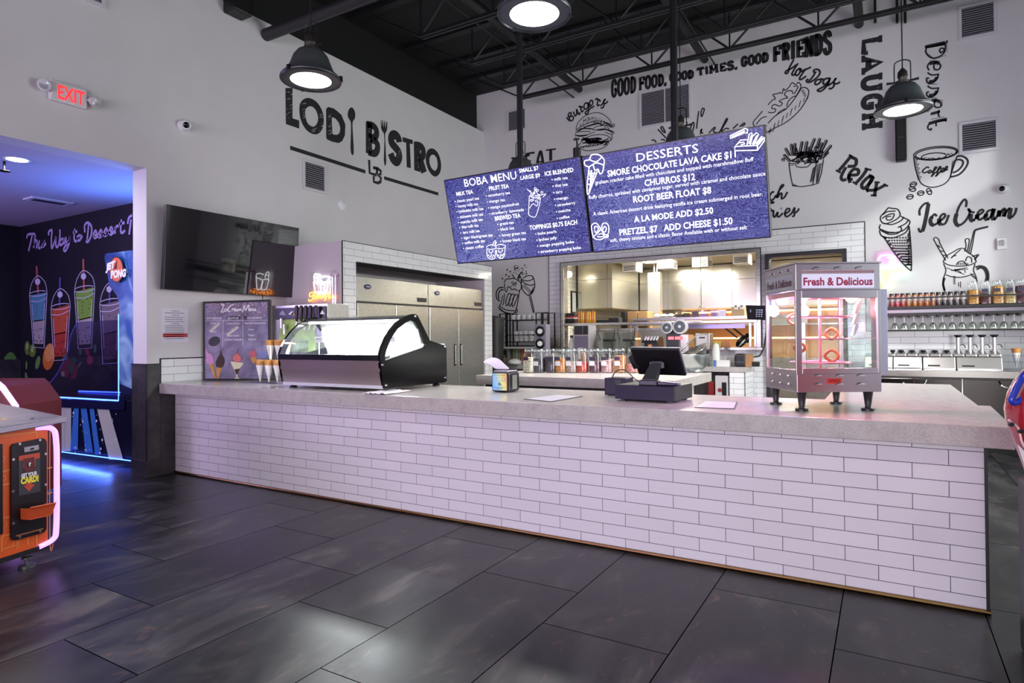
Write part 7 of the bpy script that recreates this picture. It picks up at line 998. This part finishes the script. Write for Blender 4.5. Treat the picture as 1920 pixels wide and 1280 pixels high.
for i, px in enumerate((1671.7, 1681.8, 1692.4, 1702.7, 1714.4, 1725.2, 1736.9, 1748.6, 1759.4, 1770.7, 1781.9, 1794.1, 1805.5)):
    x = aY(px, 571, 9.45).x; c = (x, 9.45, zS); t = thing('spice_jar', tn[i]+' small jar on the black wall shelf from the food warmer, '+cn[i]+' inside', 'jar', c, group='small jars on the black wall shelf'); MB().lathe([(.024, 0), (.027, .01), (.027, .135), (.022, .15)], c, 14).build('jar_glass', mat(cols[i], .12, spec=.8), t, 50); MB().lathe([(.024, .148), (.024, .17), (0, .172)], c, 14).build('lid', JC, t, 50); MB().lathe([(.0275, .07), (.0275, .125)], c, 14).build('label', mat('C9B8B4', .5), t, 50)
for i, (px, col, fh, lab) in enumerate(((1824.7, 'C98A3C', .62, 0), (1848.1, '5A2428', .45, 1), (1871.1, 'C9924C', .75, 1), (1894, 'CDB070', .45, 1), (1914.6, '5A2638', .72, 1))):
    c = aY(px, 571, 9.47); c.z = zS; jar(c, .062, .285, fh, col, ('square glass jar of golden cereal at the start of the big jars', 'square glass jar of dark red pieces on the wall shelf', 'square glass jar full of golden granola on the wall shelf', 'square glass jar with a low fill of pale nuts on the wall shelf', 'square glass jar of dark purple pieces at the picture edge')[i], 'big glass jars on the black wall shelf', lab)
# ---------------------------------------------------------------- corridor mural
cM1, cM2 = (0, 400, 5.334), (0, 640, 4.923); LIL = mat('C4B2DC', .6)
m = MB(); trace(m, PM, cM1, [[(268, 250), (280, 212), (325, 205), (352, 207)], [(325, 210), (305, 300), (286, 378)], [(355, 210), (345, 280), (338, 345)], [(340, 320), (355, 270), (372, 285), (366, 352)], [(396, 268), (386, 335), (405, 350)], [(412, 345), (450, 275), (428, 335), (462, 300)],
  [(490, 220), (488, 185), (520, 170), (515, 260), (520, 348), (552, 270), (560, 235), (560, 320), (580, 330), (600, 240), (600, 160)], [(630, 250), (605, 270), (600, 315), (630, 300), (640, 250), (645, 310)], [(660, 235), (662, 290), (690, 270), (700, 225), (690, 310), (655, 375), (640, 350), (700, 270)],
  [(750, 155), (742, 250), (760, 280), (780, 240)], [(730, 190), (775, 180)], [(800, 215), (775, 235), (780, 270), (805, 260), (808, 220), (825, 245)], [(888, 110), (872, 265)], [(850, 190), (848, 120), (880, 92), (915, 130), (915, 210), (885, 280), (860, 280)], [(938, 232), (968, 205), (955, 172), (936, 215), (950, 246), (980, 222)],
  [(980, 222), (1010, 165), (1022, 205), (1005, 236), (985, 228), (1040, 205)], [(1035, 210), (1062, 150), (1075, 190), (1060, 222), (1040, 214), (1092, 192)], [(1092, 195), (1125, 165), (1112, 138), (1094, 178), (1108, 212), (1145, 180)], [(1150, 132), (1152, 205)], [(1152, 160), (1168, 128), (1190, 130)], [(1215, 60), (1208, 175), (1228, 192), (1252, 168)], [(1192, 108), (1248, 92)], [(1278, 105), (1290, 45), (1322, 18)], [(1312, 60), (1292, 212)]], .036)
tag(m.build('wall_lettering', LIL), 'lilac script This Way to Dessert on the black corridor mural', 'wall lettering')
WLN = mat('D9D4E2', .6)
def cup(lab, TL, TR, BR, BL, c1, c2, straw, s0, s1, apex, pearls):
    m = MB(); P = lambda u, v: V(TL).lerp(V(TR), u).lerp(V(BL).lerp(V(BR), u), v); z = (0, 0, 1); q = lambda pts: [(p.x, p.y) for p in pts]
    m.k(0); fill(m, PM, z, q([P(.06, .02), P(.94, .0), P(.93, .5), P(.07, .52)]), False, .002); m.k(1); fill(m, PM, z, q([P(.07, .5), P(.93, .48), P(.9, .93), P(.1, .93)]), False, .002)
    m.k(2); w = .9; fill(m, PM, z, [(s0[0]-1.7, s0[1]), (s0[0]+1.7, s0[1]-1), (s1[0]+1.7, s1[1]), (s1[0]-1.7, s1[1])], False, .003)
    m.k(3); trace(m, PM, z, [q([V(TL), V(BL), V(BR), V(TR)])], .014, False, .004); mid = (V(TL)+V(TR))/2; rx = (V(TR)-V(TL)).length/2
    trace(m, PM, z, [q([V(TL), V((TL[0]+rx*.25, (TL[1]+apex[1])/2-3)), V(apex), V((TR[0]-rx*.25, (TR[1]+apex[1])/2-4)), V(TR)]), ell(mid.x, mid.y, rx, rx*.28, 14, -8), q([P(0, .12), P(.5, .15), P(1, .1)]), q([P(.88, .2), P(.86, .8)]), q([P(.1, .2), P(.13, .75)])], .011, True, .004); fill(m, PM, z, ell(apex[0], apex[1]+11, 5, 6, 8), True, .0035)
    m.k(4); R_ = random.Random(5); m.dots([PM.at(*P(.15+.7*R_.random(), (.62 if i < 20 else .15)+(.28 if i < 20 else .4)*R_.random())) for i in range(pearls)], .011, PM.n, .003); return tag(m.build('cup_mural', [mat(c1, .6), mat(c2, .6), mat(straw, .5), WLN, mat('1A1216', .6)]), lab, 'wall drawing')
cup('painted blue bubble tea cup on the corridor mural', (55.5, 552), (88.5, 548), (83, 652), (63, 651), '5C9AA8', 'B8B0A4', 'B8605C', (69, 499), (72, 550), (71, 517), 28)
cup('painted orange bubble tea cup on the corridor mural', (96, 578), (132, 571), (125, 674), (101, 676), 'CC5A32', 'B83C2C', '5A5A9A', (113, 520), (112, 574), (113, 541), 22)
cup('painted green bubble tea cup on the corridor mural', (140, 545), (178, 538), (172, 652), (147, 654), '86B440', 'C2BBA6', 'C4685A', (156.5, 486), (158, 545), (157, 507), 30)
cup('painted brown bubble tea cup on the corridor mural', (187.5, 570), (229, 562), (221, 680), (193, 682), '85767A', '6A4A50', '5A5A9A', (206, 532), (206, 568), (205, 531), 22)
def fruit(name, lab, shapes):
    m = MB(); ms = []
    for i, (col, polys, sm) in enumerate(shapes):
        ms.append(mat(col, .6)); m.k(i)
        for p in polys: fill(m, PM, cM2, p, sm, .002+.0008*i)
    return tag(m.build(name, ms), lab, 'wall drawing')
fruit('kiwi_mural', 'painted kiwi slices on the corridor mural', [('6A8A30', [ell(253, 60, 24, 65, 14), ell(300, 85, 33, 58, 14)], True), ('A8C46A', [ell(253, 45, 10, 30, 10), ell(300, 75, 13, 26, 10)], True)])
fruit('orange_mural', 'painted orange slice on the corridor mural', [('D8742C', [ell(452, 140, 54, 124, 18, 8)], True), ('E9A04C', [ell(455, 105, 42, 82, 16, 8)], True), ('F0C080', [[(455, 105), (455+36*math.cos(a), 105+74*math.sin(a)), (455+36*math.cos(a+.12), 105+74*math.sin(a+.12))] for a in [k*.785 for k in range(8)]], False)])
fruit('strawberry_mural', 'painted strawberries on the corridor mural', [('9A2A38', [ell(630, 250, 70, 85, 14, 20), ell(675, 275, 42, 75, 14)], True), ('2F6A38', [ell(680, 175, 30, 26, 8), ell(610, 150, 32, 22, 8), ell(655, 250, 26, 45, 9)], True), ('E0C8A0', [ell(582, 300, 16, 24, 8)], True)])
fruit('cherry_mural', 'painted cherries with leaves on the corridor mural', [('B03040', [ell(805, 95, 20, 38, 12, -20), ell(830, 170, 28, 42, 12)], True), ('5A8A4A', [ell(878, 65, 13, 40, 10), ell(742, 95, 14, 30, 8), ell(735, 215, 10, 40, 8, 30)], True)])
fruit('leaf_mural', 'painted green leaves low on the corridor mural', [('6A9A4A', [ell(245, 220, 9, 40, 8), ell(245, 335, 13, 52, 10, -8), ell(350, 195, 20, 62, 10, 12)], True)])
fruit('bean_mural', 'painted coffee beans low on the corridor mural', [('4A3038', [ell(922, 200, 18, 28, 10, -20), ell(1032, 240, 20, 26, 10), ell(1080, 235, 24, 40, 10, 20)], True)])
PS = Plane((-11.105, 0, 0), (1, 0, 0)); m = MB(); fill(m, PS, cM2, [(40, 165), (62, 120), (100, 97), (135, 125), (145, 165)], True, .003); tag(m.build('leaf_mural', mat('6AA04A', .6)), 'painted green leaf on the dark corridor side surface', 'wall drawing')
struct('trim_10', MB().box(-11.105, -11.09, 1, 4.312, 0, 1.1), WS)
c = aZ(32, 300, 3.075); t = thing('recessed_light', 'round bright recessed light in the corridor ceiling', 'light', c); MB().lathe([(.11, .003), (.1, -.006), (.085, -.002)], (c.x, c.y, 3.08), 24).build('trim_ring', WHITE, t, 50); MB().lathe([(0, -.003), (.085, -.003), (.085, .001)], (c.x, c.y, 3.08), 24).build('lens', mat('FFFBEA', .5, emit=8), t, 50); area('corridor_downlight', (c.x, c.y, 3.05), (c.x, c.y, 0), .16, .16, 14, (1, .93, .9))
a, b = aZ(75, 381, 3.075), aZ(160, 384, 3.075); t = thing('ceiling_vent', 'flat white vent in the corridor ceiling', 'vent', (a+b)/2); MB().box(a.x+.1, b.x, a.y-.22, a.y+.22, 3.066, 3.08).build('frame', WHITE, t); MB().box(a.x+.16, (a.x+b.x)/2+.1, a.y-.17, a.y+.17, 3.062, 3.067).build('grille', mat('3A3444', .6), t)
c = aZ(8, 318, 3.0); t = thing('sprinkler_head', 'small dark sprinkler under the corridor ceiling', 'sprinkler', c); MB().cyl((c.x, c.y, 2.99), (c.x, c.y, 3.08), .012, n=8).build('pipe', DARKM, t); MB().lathe([(.05, 2.985), (.05, 2.99), (0, 2.99)], (c.x, c.y, 0), 12).build('deflector', DARKM, t)
area('corridor_violet', (-9.5, .5, 2.2), (-9, 4, 2.4), 2, 1, 60, (.5, .38, 1)); area('corridor_blue_led', (-7.3, 4.1, 2.25), (-7.0, 3.4, 3.1), 1.0, .12, 20, (.1, .25, 1)); 
# jet pong cabinet
ja = math.radians(4.6); t = thing('arcade_cabinet', 'blue lit ball game cabinet with clear shields against the corridor mural', 'arcade machine', (-9.2, 3.575, 0), ja); Mt = RZ(t); R3 = Mt.to_3x3(); JN = R3 @ V((0, -1, 0)); PJ = Plane(Mt @ V((0, -.004, 0)), JN); BLUE = mat('3A5CFF', .5, emit=7)
def lb(mb, *a): return mb.box(*a, M=Mt)
lb(MB(), .02, 2.5, 0, .5, .09, .71).build('lower_cabinet', mat('0B0E26', .3), t, bevel=.004); lb(MB(), .05, 2.45, .05, .45, 0, .09).build('plinth', BLACK, t)
m = MB()
for i, (x0, x1, y0, y1, x2, x3) in enumerate(((600, 660, 530, 1010, 545, 655), (470, 560, 520, 720, 380, 500), (560, 610, 520, 600, 520, 560), (740, 790, 540, 1020, 790, 860), (690, 730, 540, 1000, 650, 720), (880, 985, 545, 1090, 1010, 1140), (820, 860, 545, 1040, 880, 930))): m.k(0 if i in (0, 5) else 1); fill(m, PJ, cM2, [(x0, y0), (x1, y0), (x3, y1), (x2, y1)], False, .0015+.0003*i)
m.k(0); fill(m, PJ, cM2, [(545, 530), (600, 530), (600, 1010), (555, 1005)], False, .004); fill(m, PJ, cM2, [(905, 545), (950, 545), (1085, 1075), (1025, 1060)], False, .005); m.k(2); R_ = random.Random(2)
for i in range(40): x, y = 480+620*R_.random(), 600+430*R_.random(); r = (2, 3, 4, 8)[i % 4]; fill(m, PJ, cM2, [(x-r, y), (x, y-r*2), (x+r, y), (x, y+r*2)], False, .0055)
m.build('light_ray_graphic', [mat('C4C6B4', .35), mat('3A78C4', .35), mat('D8E4F8', .5)], t)
m = MB(); m.prism([PJ.at(p.x/5.334, 400+p.y/5.334)-JN*.03 for p in cr([V(q) for q in [(1062, 440), (1080, 405), (1150, 395), (1330, 370)]], 4)]+[PJ.at(p[0]/5.334, 400+p[1]/5.334)-JN*.03 for p in [(1500, 365), (1500, 1750), (1330, 1750), (1210, 1700), (1215, 1040), (1210, 900), (1190, 830), (1110, 720), (1090, 600)]], JN*.05); ma, nt, b = nodes_mat('blue_burst'); tc = N(nt, 'ShaderNodeTexCoord'); nz = N(nt, 'ShaderNodeTexNoise', i_Scale=2.2, i_Distortion=1.2); L(nt, tc, 'Object', nz, 'Vector'); cR = N(nt, 'ShaderNodeValToRGB'); L(nt, nz, 'Fac', cR, 0); e = cR.color_ramp.elements; e[0].position = .3; e[0].color = lin('10206A'); e[1].position = .72; e[1].color = lin('9CC4E0'); x = e.new(.5); x.color = lin('2458A8'); L(nt, cR, 0, b, 'Base Color'); b.inputs['Roughness'].default_value = .3; m.build('header_panel', ma, t)
m = MB(); m.k(0); fill(m, PJ, cM1, ell(1212, 565, 72, 130, 20), True, .052); m.k(1); fill(m, PJ, cM1, ell(1212, 565, 62, 118, 20), True, .054); m.k(2); ptext(m, PJ, 'JET', (1110/5.334, 400+578/5.334), (1200/5.334, 400+545/5.334), (1116/5.334, 400+510/5.334), .07, .058); ptext(m, PJ, 'PONG', (1160/5.334, 400+650/5.334), (1310/5.334, 400+632/5.334), (1164/5.334, 400+578/5.334), .07, .058); m.k(0); fill(m, PJ, cM1, [(1190, 560), (1222, 470), (1215, 560)], False, .0585); m.build('logo_sign', [mat('1C2030', .4), mat('E0662C', .4), mat('F0F0F4', .4)], t)
sh = [(218, 495), (226, 450), (265, 422), (400, 414), (470, 375), (530, 300), (580, 205), (630, 90), (660, -60), (720, -180), (1105, -200), (1105, 545)]; m = MB(); m.prism([PJ.at(p[0]/4.923, 640+p[1]/4.923) for p in sh], JN*.008); m.build('clear_shield', glass('D8D4F0', .14), t); m = MB(); m.tube([PJ.at(p.x/4.923, 640+p.y/4.923)+JN*.004 for p in cr([V(q) for q in sh[:10]], 4)], .005, 5); m.build('shield_edge', mat('7A6CD0', .3), t)
m = MB(); P_ = lambda x, y, o=.012: PJ.at(x/4.923, 640+y/4.923)+JN*o; m.tube([P_(218, 495), P_(1105, 545)], .008, 6); m.tube([P_(1105, 545), P_(1104, -250)], .006, 6); m.tube([P_(545, 1012), P_(1215, 1098)], .006, 6); bk = Plane(Mt @ V((0, .48, 0)), JN); m.tube([bk.at(725/4.923, 640+458/4.923), bk.at(1105/4.923, 640+470/4.923)], .008, 6); m.build('led_strip', BLUE, t)
m = MB(); m.prism([P_(x, y, .001) for x, y in ((210, 510), (1105, 556), (1105, 500), (1155, 500), (1158, 620), (1140, 634), (230, 592), (208, 580))], JN*.012); m.build('rail_board', mat('16163A', .25), t, bevel=.002); m = MB()
for x, y in ((300, 545), (445, 548), (625, 560), (812, 572), (1018, 578), (1125, 582)): q_ = P_(x, y, .012); m.cyl(q_, q_+JN*.006, .012, n=8)
m.build('bolt', BLACK, t); bp = Mt @ V((1.9, -.03, .06)); area('cabinet_underglow', (-7.9, 3.5, .085), (-7.9, 3.3, -1), 1.9, .05, 14, (.08, .18, 1))
# orange arcade machine
d1 = ray(1300, 645); d1 = V((d1.x, d1.y, 0)).normalized(); e1 = -d1; C0 = V((-4.461, 1.897, 0)); nA = V((e1.y, -e1.x, 0)); nA = nA if nA.x > 0 else -nA; ang = math.atan2(e1.y, e1.x); t = thing('arcade_machine', 'orange arcade machine with a card dispenser and violet edge light on casters', 'arcade machine', C0); PA = Plane(C0+V((0, 0, .3)), nA); cA = (0, 740, 3.765)
TOPZ = PA.at(108, 787).z; LEN, DEP = 1.25, .9
def slab_(mb, u0, u1, w0, w1, z0, z1): P = lambda u, w, z: C0+e1*u-nA*w+V((0, 0, z)); return mb.hexa([P(u0, w0, z0), P(u1, w0, z0), P(u1, w1, z0), P(u0, w1, z0), P(u0, w0, z1), P(u1, w0, z1), P(u1, w1, z1), P(u0, w1, z1)])
OR = mat('DC5A24', .4, noise=.18, nscale=3); OL = mat('D8823C', .45); slab_(MB(), .02, LEN, 0, DEP, .1, TOPZ-.01).build('cabinet', OR, t, bevel=.01); slab_(MB(), .02, LEN, -.004, DEP, .085, .115).build('base_rail', BLACK, t)
m = MB(); trace(m, PA, cA, [[(0, 292), (250, 262)], [(252, 210), (256, 300)], [(0, 545), (68, 530)], [(0, 640), (68, 625)], [(0, 870), (68, 862)], [(8, 1000), (255, 930)], [(12, 1110), (12, 1005)], [(120, 1085), (120, 985)], [(195, 1060), (195, 960)], [(258, 1075), (258, 990)], [(20, 1090), (110, 1060)], [(325, 520), (365, 512)], [(325, 700), (365, 690)], [(322, 850), (365, 840)]], .008, False, .002); trace(m, PA, cA, [[(0, 420), (30, 450), (0, 500)], [(0, 560), (40, 590), (0, 620)], [(20, 880), (45, 920), (5, 960)], [(30, 1060), (60, 1010), (100, 1020), (90, 1060)], [(130, 1060), (150, 1000), (180, 1010)]], .005, True, .002); m.build('block_pattern', OL, t)
m = MB(); trace(m, PA, cA, [[(370, 215), (352, 230), (352, 1040), (375, 1050)]], .005, True, .002); m.build('edge_line', mat('E08A6A', .4), t)
def prismA(polys, o, name, mt, crop=cA, d=.012, par=t, **kw):
    m = MB()
    for p in polys: m.prism([PA.at(crop[0]+x/crop[2], crop[1]+y/crop[2])+nA*o for x, y in p], nA*d)
    return m.build(name, mt, par, **kw)
prismA([[(70, 365), (85, 345), (285, 305), (310, 312), (320, 335), (318, 945), (300, 970), (100, 1025), (75, 1018), (68, 1000)]], .001, 'dispenser_plate', mat('141016', .3)); prismA([[(0, 345), (8, 350), (10, 975), (0, 985), (-120, 1010), (-120, 360)]], .001, 'neighbour_plate', mat('141016', .3))
prismA([[(117, 432), (268, 406), (272, 680), (120, 712)]], .012, 'instruction_card', mat('34343C', .4), d=.003); prismA([[(118, 432), (267, 407), (267, 445), (235, 452), (235, 500), (150, 515), (150, 460), (118, 465)], [(170, 620), (210, 612), (210, 632), (235, 628), (190, 680), (152, 642), (170, 638)]], .0155, 'card_arrow', mat('B8442E', .4), d=.001); prismA([[(152, 450), (228, 436), (232, 530), (157, 545)]], .0168, 'card_picture', mat('5A1A20', .4), d=.001); prismA([[(172, 480), (205, 472), (210, 500), (178, 508)]], .018, 'card_box_icon', BLACK, d=.001)
m = MB(); pa = lambda x, y: (x/3.765, 740+y/3.765); ptext(m, PA, '?', pa(182, 502), pa(202, 498), pa(182, 478), .04, .021); ptext(m, PA, 'GET YOUR', pa(135, 585), pa(248, 562), pa(135, 558), .05, .0165); m.build('white_lettering', mat('E4E0E8', .4), t); m = MB(); ptext(m, PA, 'CARD!', pa(132, 628), pa(258, 605), pa(132, 586), .07, .0165); m.build('yellow_lettering', mat('E0D040', .4), t)
prismA([[(155, 370), (258, 352), (260, 385), (157, 405)]], .012, 'slot_plate', mat('A8A4AC', .3, .7), d=.006); prismA([[(200, 376), (222, 372), (222, 385), (200, 389)]], .018, 'coin_slot', BLACK, d=.004); prismA([[(100, 990), (295, 938), (295, 946), (100, 1000)]], .012, 'lower_seam', mat('B87A50', .3, .6), d=.003)
m = MB(); q_ = lambda x, y, o: PA.at(*pa(x, y))+nA*o; A_ = [q_(140, 800, .012), q_(305, 765, .012), q_(302, 835, .012), q_(142, 872, .012)]; B_ = [q_(128, 795, .09), q_(310, 760, .09), q_(300, 838, .07), q_(150, 870, .07)]
for i in range(4):
    j = (i+1) % 4
    if i != 0: m.add([A_[i], A_[j], B_[j], B_[i]], [(0, 1, 2, 3)])
m.add(B_, [(3, 2, 1, 0)]); a = [B_[0]+nA*.012+V((0, 0, .004)), B_[1]+nA*.012+V((0, 0, .004))]; m.add([B_[0], B_[1], a[1], a[0]], [(0, 1, 2, 3)]); o = m.build('card_tray', mat('D2562E', .4), t); sd = o.modifiers.new('t', 'SOLIDIFY'); sd.thickness = .006
m = MB()
for x, y in ((80, 455), (78, 680), (80, 905), (125, 345), (268, 318), (308, 415), (308, 632), (308, 850), (125, 1000), (270, 960)): p = q_(x, y, .013); m.cyl(p, p+nA*.005, .008, n=8)
m.build('bolt', CHROME, t); LED = mat('B78CFF', .5, emit=1.5); m = MB(); P = lambda u, w, z: C0+e1*u-nA*w+V((0, 0, z)); m.tube(cr([P(.1, .0, TOPZ-.03), P(.0, -.005, TOPZ-.05), P(-.025, -.005, TOPZ-.14), P(-.028, -.005, .5), P(-.025, -.005, .2), P(-.005, -.005, .13), P(.08, -.005, .11)], 6), .016, 8); m.build('edge_light', LED, t, 60)
PT2 = mat('8A8088', .3, .4, noise=.25, nscale=9); m = MB(); m.prism([P(-.06, -.03, TOPZ-.012), P(LEN, -.03, TOPZ-.06), P(LEN, DEP*.6, TOPZ+.02), P(.0, DEP*.6, TOPZ+.08)], V((0, 0, .035))); m.build('control_panel', PT2, t, bevel=.012, seg=3); m = MB(); m.prism([P(-.068, -.04, TOPZ-.018), P(LEN, -.04, TOPZ-.066), P(LEN, -.028, TOPZ-.066), P(-.055, -.028, TOPZ-.018)], V((0, 0, .04))); m.build('panel_edge', mat('B8B4C0', .2, .8), t, bevel=.008)
zp = lambda u, w: TOPZ+.025+(-.012)*1-.04*u+.1*max(0, w)
for u, w, r, col, nm in ((.2, .12, .028, 'E0B040', 'yellow_button'), (.17, .2, .022, 'E0B040', 'yellow_button'), (.1, .16, .022, 'E0B040', 'yellow_button'), (.38, .24, .05, '1C1820', 'trackball_ring'), (.02, .3, .01, '17141A', 'screw'), (.1, .03, .012, '17141A', 'screw')): c = P(u, w, zp(u, w)); MB().lathe([(r*1.2, 0), (r*1.2, .006), (r*.9, .008), (r*.85, .016), (0, .02)], c, 16).build(nm, mat(col, .3), t, 50)
c = P(.47, .3, zp(.47, .3)); MB().lathe([(.04, .0), (.05, .03), (.03, .06), (0, .07)], c, 16).build('yellow_trackball', mat('E8C02C', .3), t, 50)
m = MB(); U = -e1; W_ = -nA; a = P(.62, .04, zp(.62, .04)+.012); text(m, 'SELECT CHARACTER', a, U*.42+V((0, 0, .015)), W_*.022+V((0, 0, .002)), (0, 0, 1), .02, .003); a = P(.6, .09, zp(.6, .09)+.012); text(m, 'PLAY MODE', a, U*.2+V((0, 0, .007)), W_*.02+V((0, 0, .002)), (0, 0, 1), .02, .003); m.build('panel_lettering', mat('D8CCD8', .4), t)
for u in (.12, .36):
    q0 = P(u, .08, .05) if u > .2 else P(u+.0, .04, .03)
    if u > .2: o = MB().cyl(q0-e1*0+nA*.014, q0-nA*.014, .05, n=20).build('caster_wheel', mat('16141A', .5), t, 40); MB().cyl(q0+nA*.016, q0-nA*.016, .025, n=14).build('wheel_hub', mat('8A8890', .3, .7), o, 40)
    else: MB().lathe([(.045, 0), (.045, .012), (.012, .02), (.012, .045), (.03, .05), (.03, .06), (.012, .065), (.012, .1)], (q0.x, q0.y, 0), 14).build('leveling_foot', mat('77747C', .3, .7), t, 50)
# red cabinet behind
pR = lambda x, y, d=5.0: CAM+ray(x, y)*d; t = thing('arcade_cabinet', 'dark red arcade side panel with violet edge light behind the orange machine', 'arcade machine', (pR(-40, 760).x, pR(-40, 760).y, 0)); pts = [pR(-90, 716), pR(-4, 716), pR(6, 725), pR(31, 760)]; pts += [V((pts[-1].x, pts[-1].y, .1)), V((pts[0].x, pts[0].y, .1))]
bk_ = V((_f.x, _f.y, 0)).normalized(); m = MB(); m.prism(pts, bk_*.5); m.build('side_panel', mat('6A1E26', .4), t); m = MB(); m.tube([p-bk_*.01 for p in (pts[0], pts[1], pts[2], pts[3], pts[4]+V((0, 0, .02)))], .022, 8); m.build('edge_light', mat('BC8AFF', .5, emit=2.5), t, 60)
for s in (0, 5): q_ = pts[4 if s == 0 else 5]+bk_*.25; MB().lathe([(.03, 0), (.03, .1)], (q_.x, q_.y, 0), 10).build('foot', BLACK, t)
# red ride machine at the picture edge
b0 = V((.62, 2.62, 0)); t = thing('ride_machine', 'glossy red ride machine with blue rimmed screen cut by the picture edge', 'arcade machine', b0); RD = mat('A8202C', .12, coat=.8); D0 = 2.32; pz = lambda x, y, d=0: CAM+ray(x, y)*(D0+d); m = MB(); rows = []
for y, x in ((690, 1925), (715, 1905), (740, 1892), (765, 1887.5), (785, 1890), (805, 1897), (830, 1906), (855, 1916), (880, 1925), (960, 1940), (1100, 1950)): rows.append([pz(x+o, y, dd) for o, dd in ((60, .35), (25, .3), (8, .2), (0, .1), (6, 0), (30, -.05), (90, -.06))])
m.add([p for r_ in rows for p in r_], [(i*7+j, i*7+j+1, (i+1)*7+j+1, (i+1)*7+j) for i in range(len(rows)-1) for j in range(6)]); o = m.build('body_shell', RD, t, 70); sd = o.modifiers.new('t', 'SOLIDIFY'); sd.thickness = .01
def pz2(x, y): return pz(x, y, -.04)
m = MB(); m.tube(cr([pz2(*p) for p in ((1931, 693), (1915, 710), (1902, 735), (1896.5, 750), (1903, 755), (1918, 745), (1935, 722))], 5), .0115, 8); m.build('screen_rim', mat('2436A8', .2), t, 60); m = MB(); m.add([pz2(*p) for p in ((1932, 694), (1915, 712), (1901, 742), (1899, 751), (1918, 743), (1936, 722))], [(0, 1, 2, 3, 4, 5)]); m.build('screen', mat('B9A4A8', .1, .3), t)
m = MB(); m.tube(cr([pz2(*p) for p in ((1891, 787), (1898, 793), (1908, 800), (1912, 810), (1917, 830), (1930, 850))], 4), .004, 6); m.build('trim_line', mat('F0C8C8', .3), t, 60); m = MB(); [m.cyl(pz2(*p), pz2(*p)-_f*.01, .008, n=10) for p in ((1894, 795), (1911, 808))]; m.build('bolt', BLACK, t); m = MB(); m.add([pz2(*p) for p in ((1907, 832), (1925, 850), (1930, 900), (1914, 852))], [(0, 1, 2, 3)]); m.build('white_fairing', mat('E0DCE0', .2), t)
q_ = pz(1960, 1000, .15); MB().box(q_.x-.05, q_.x+.3, q_.y-.2, q_.y+.25, 0, .75).build('pedestal', mat('1C1A1E', .4), t, bevel=.02)
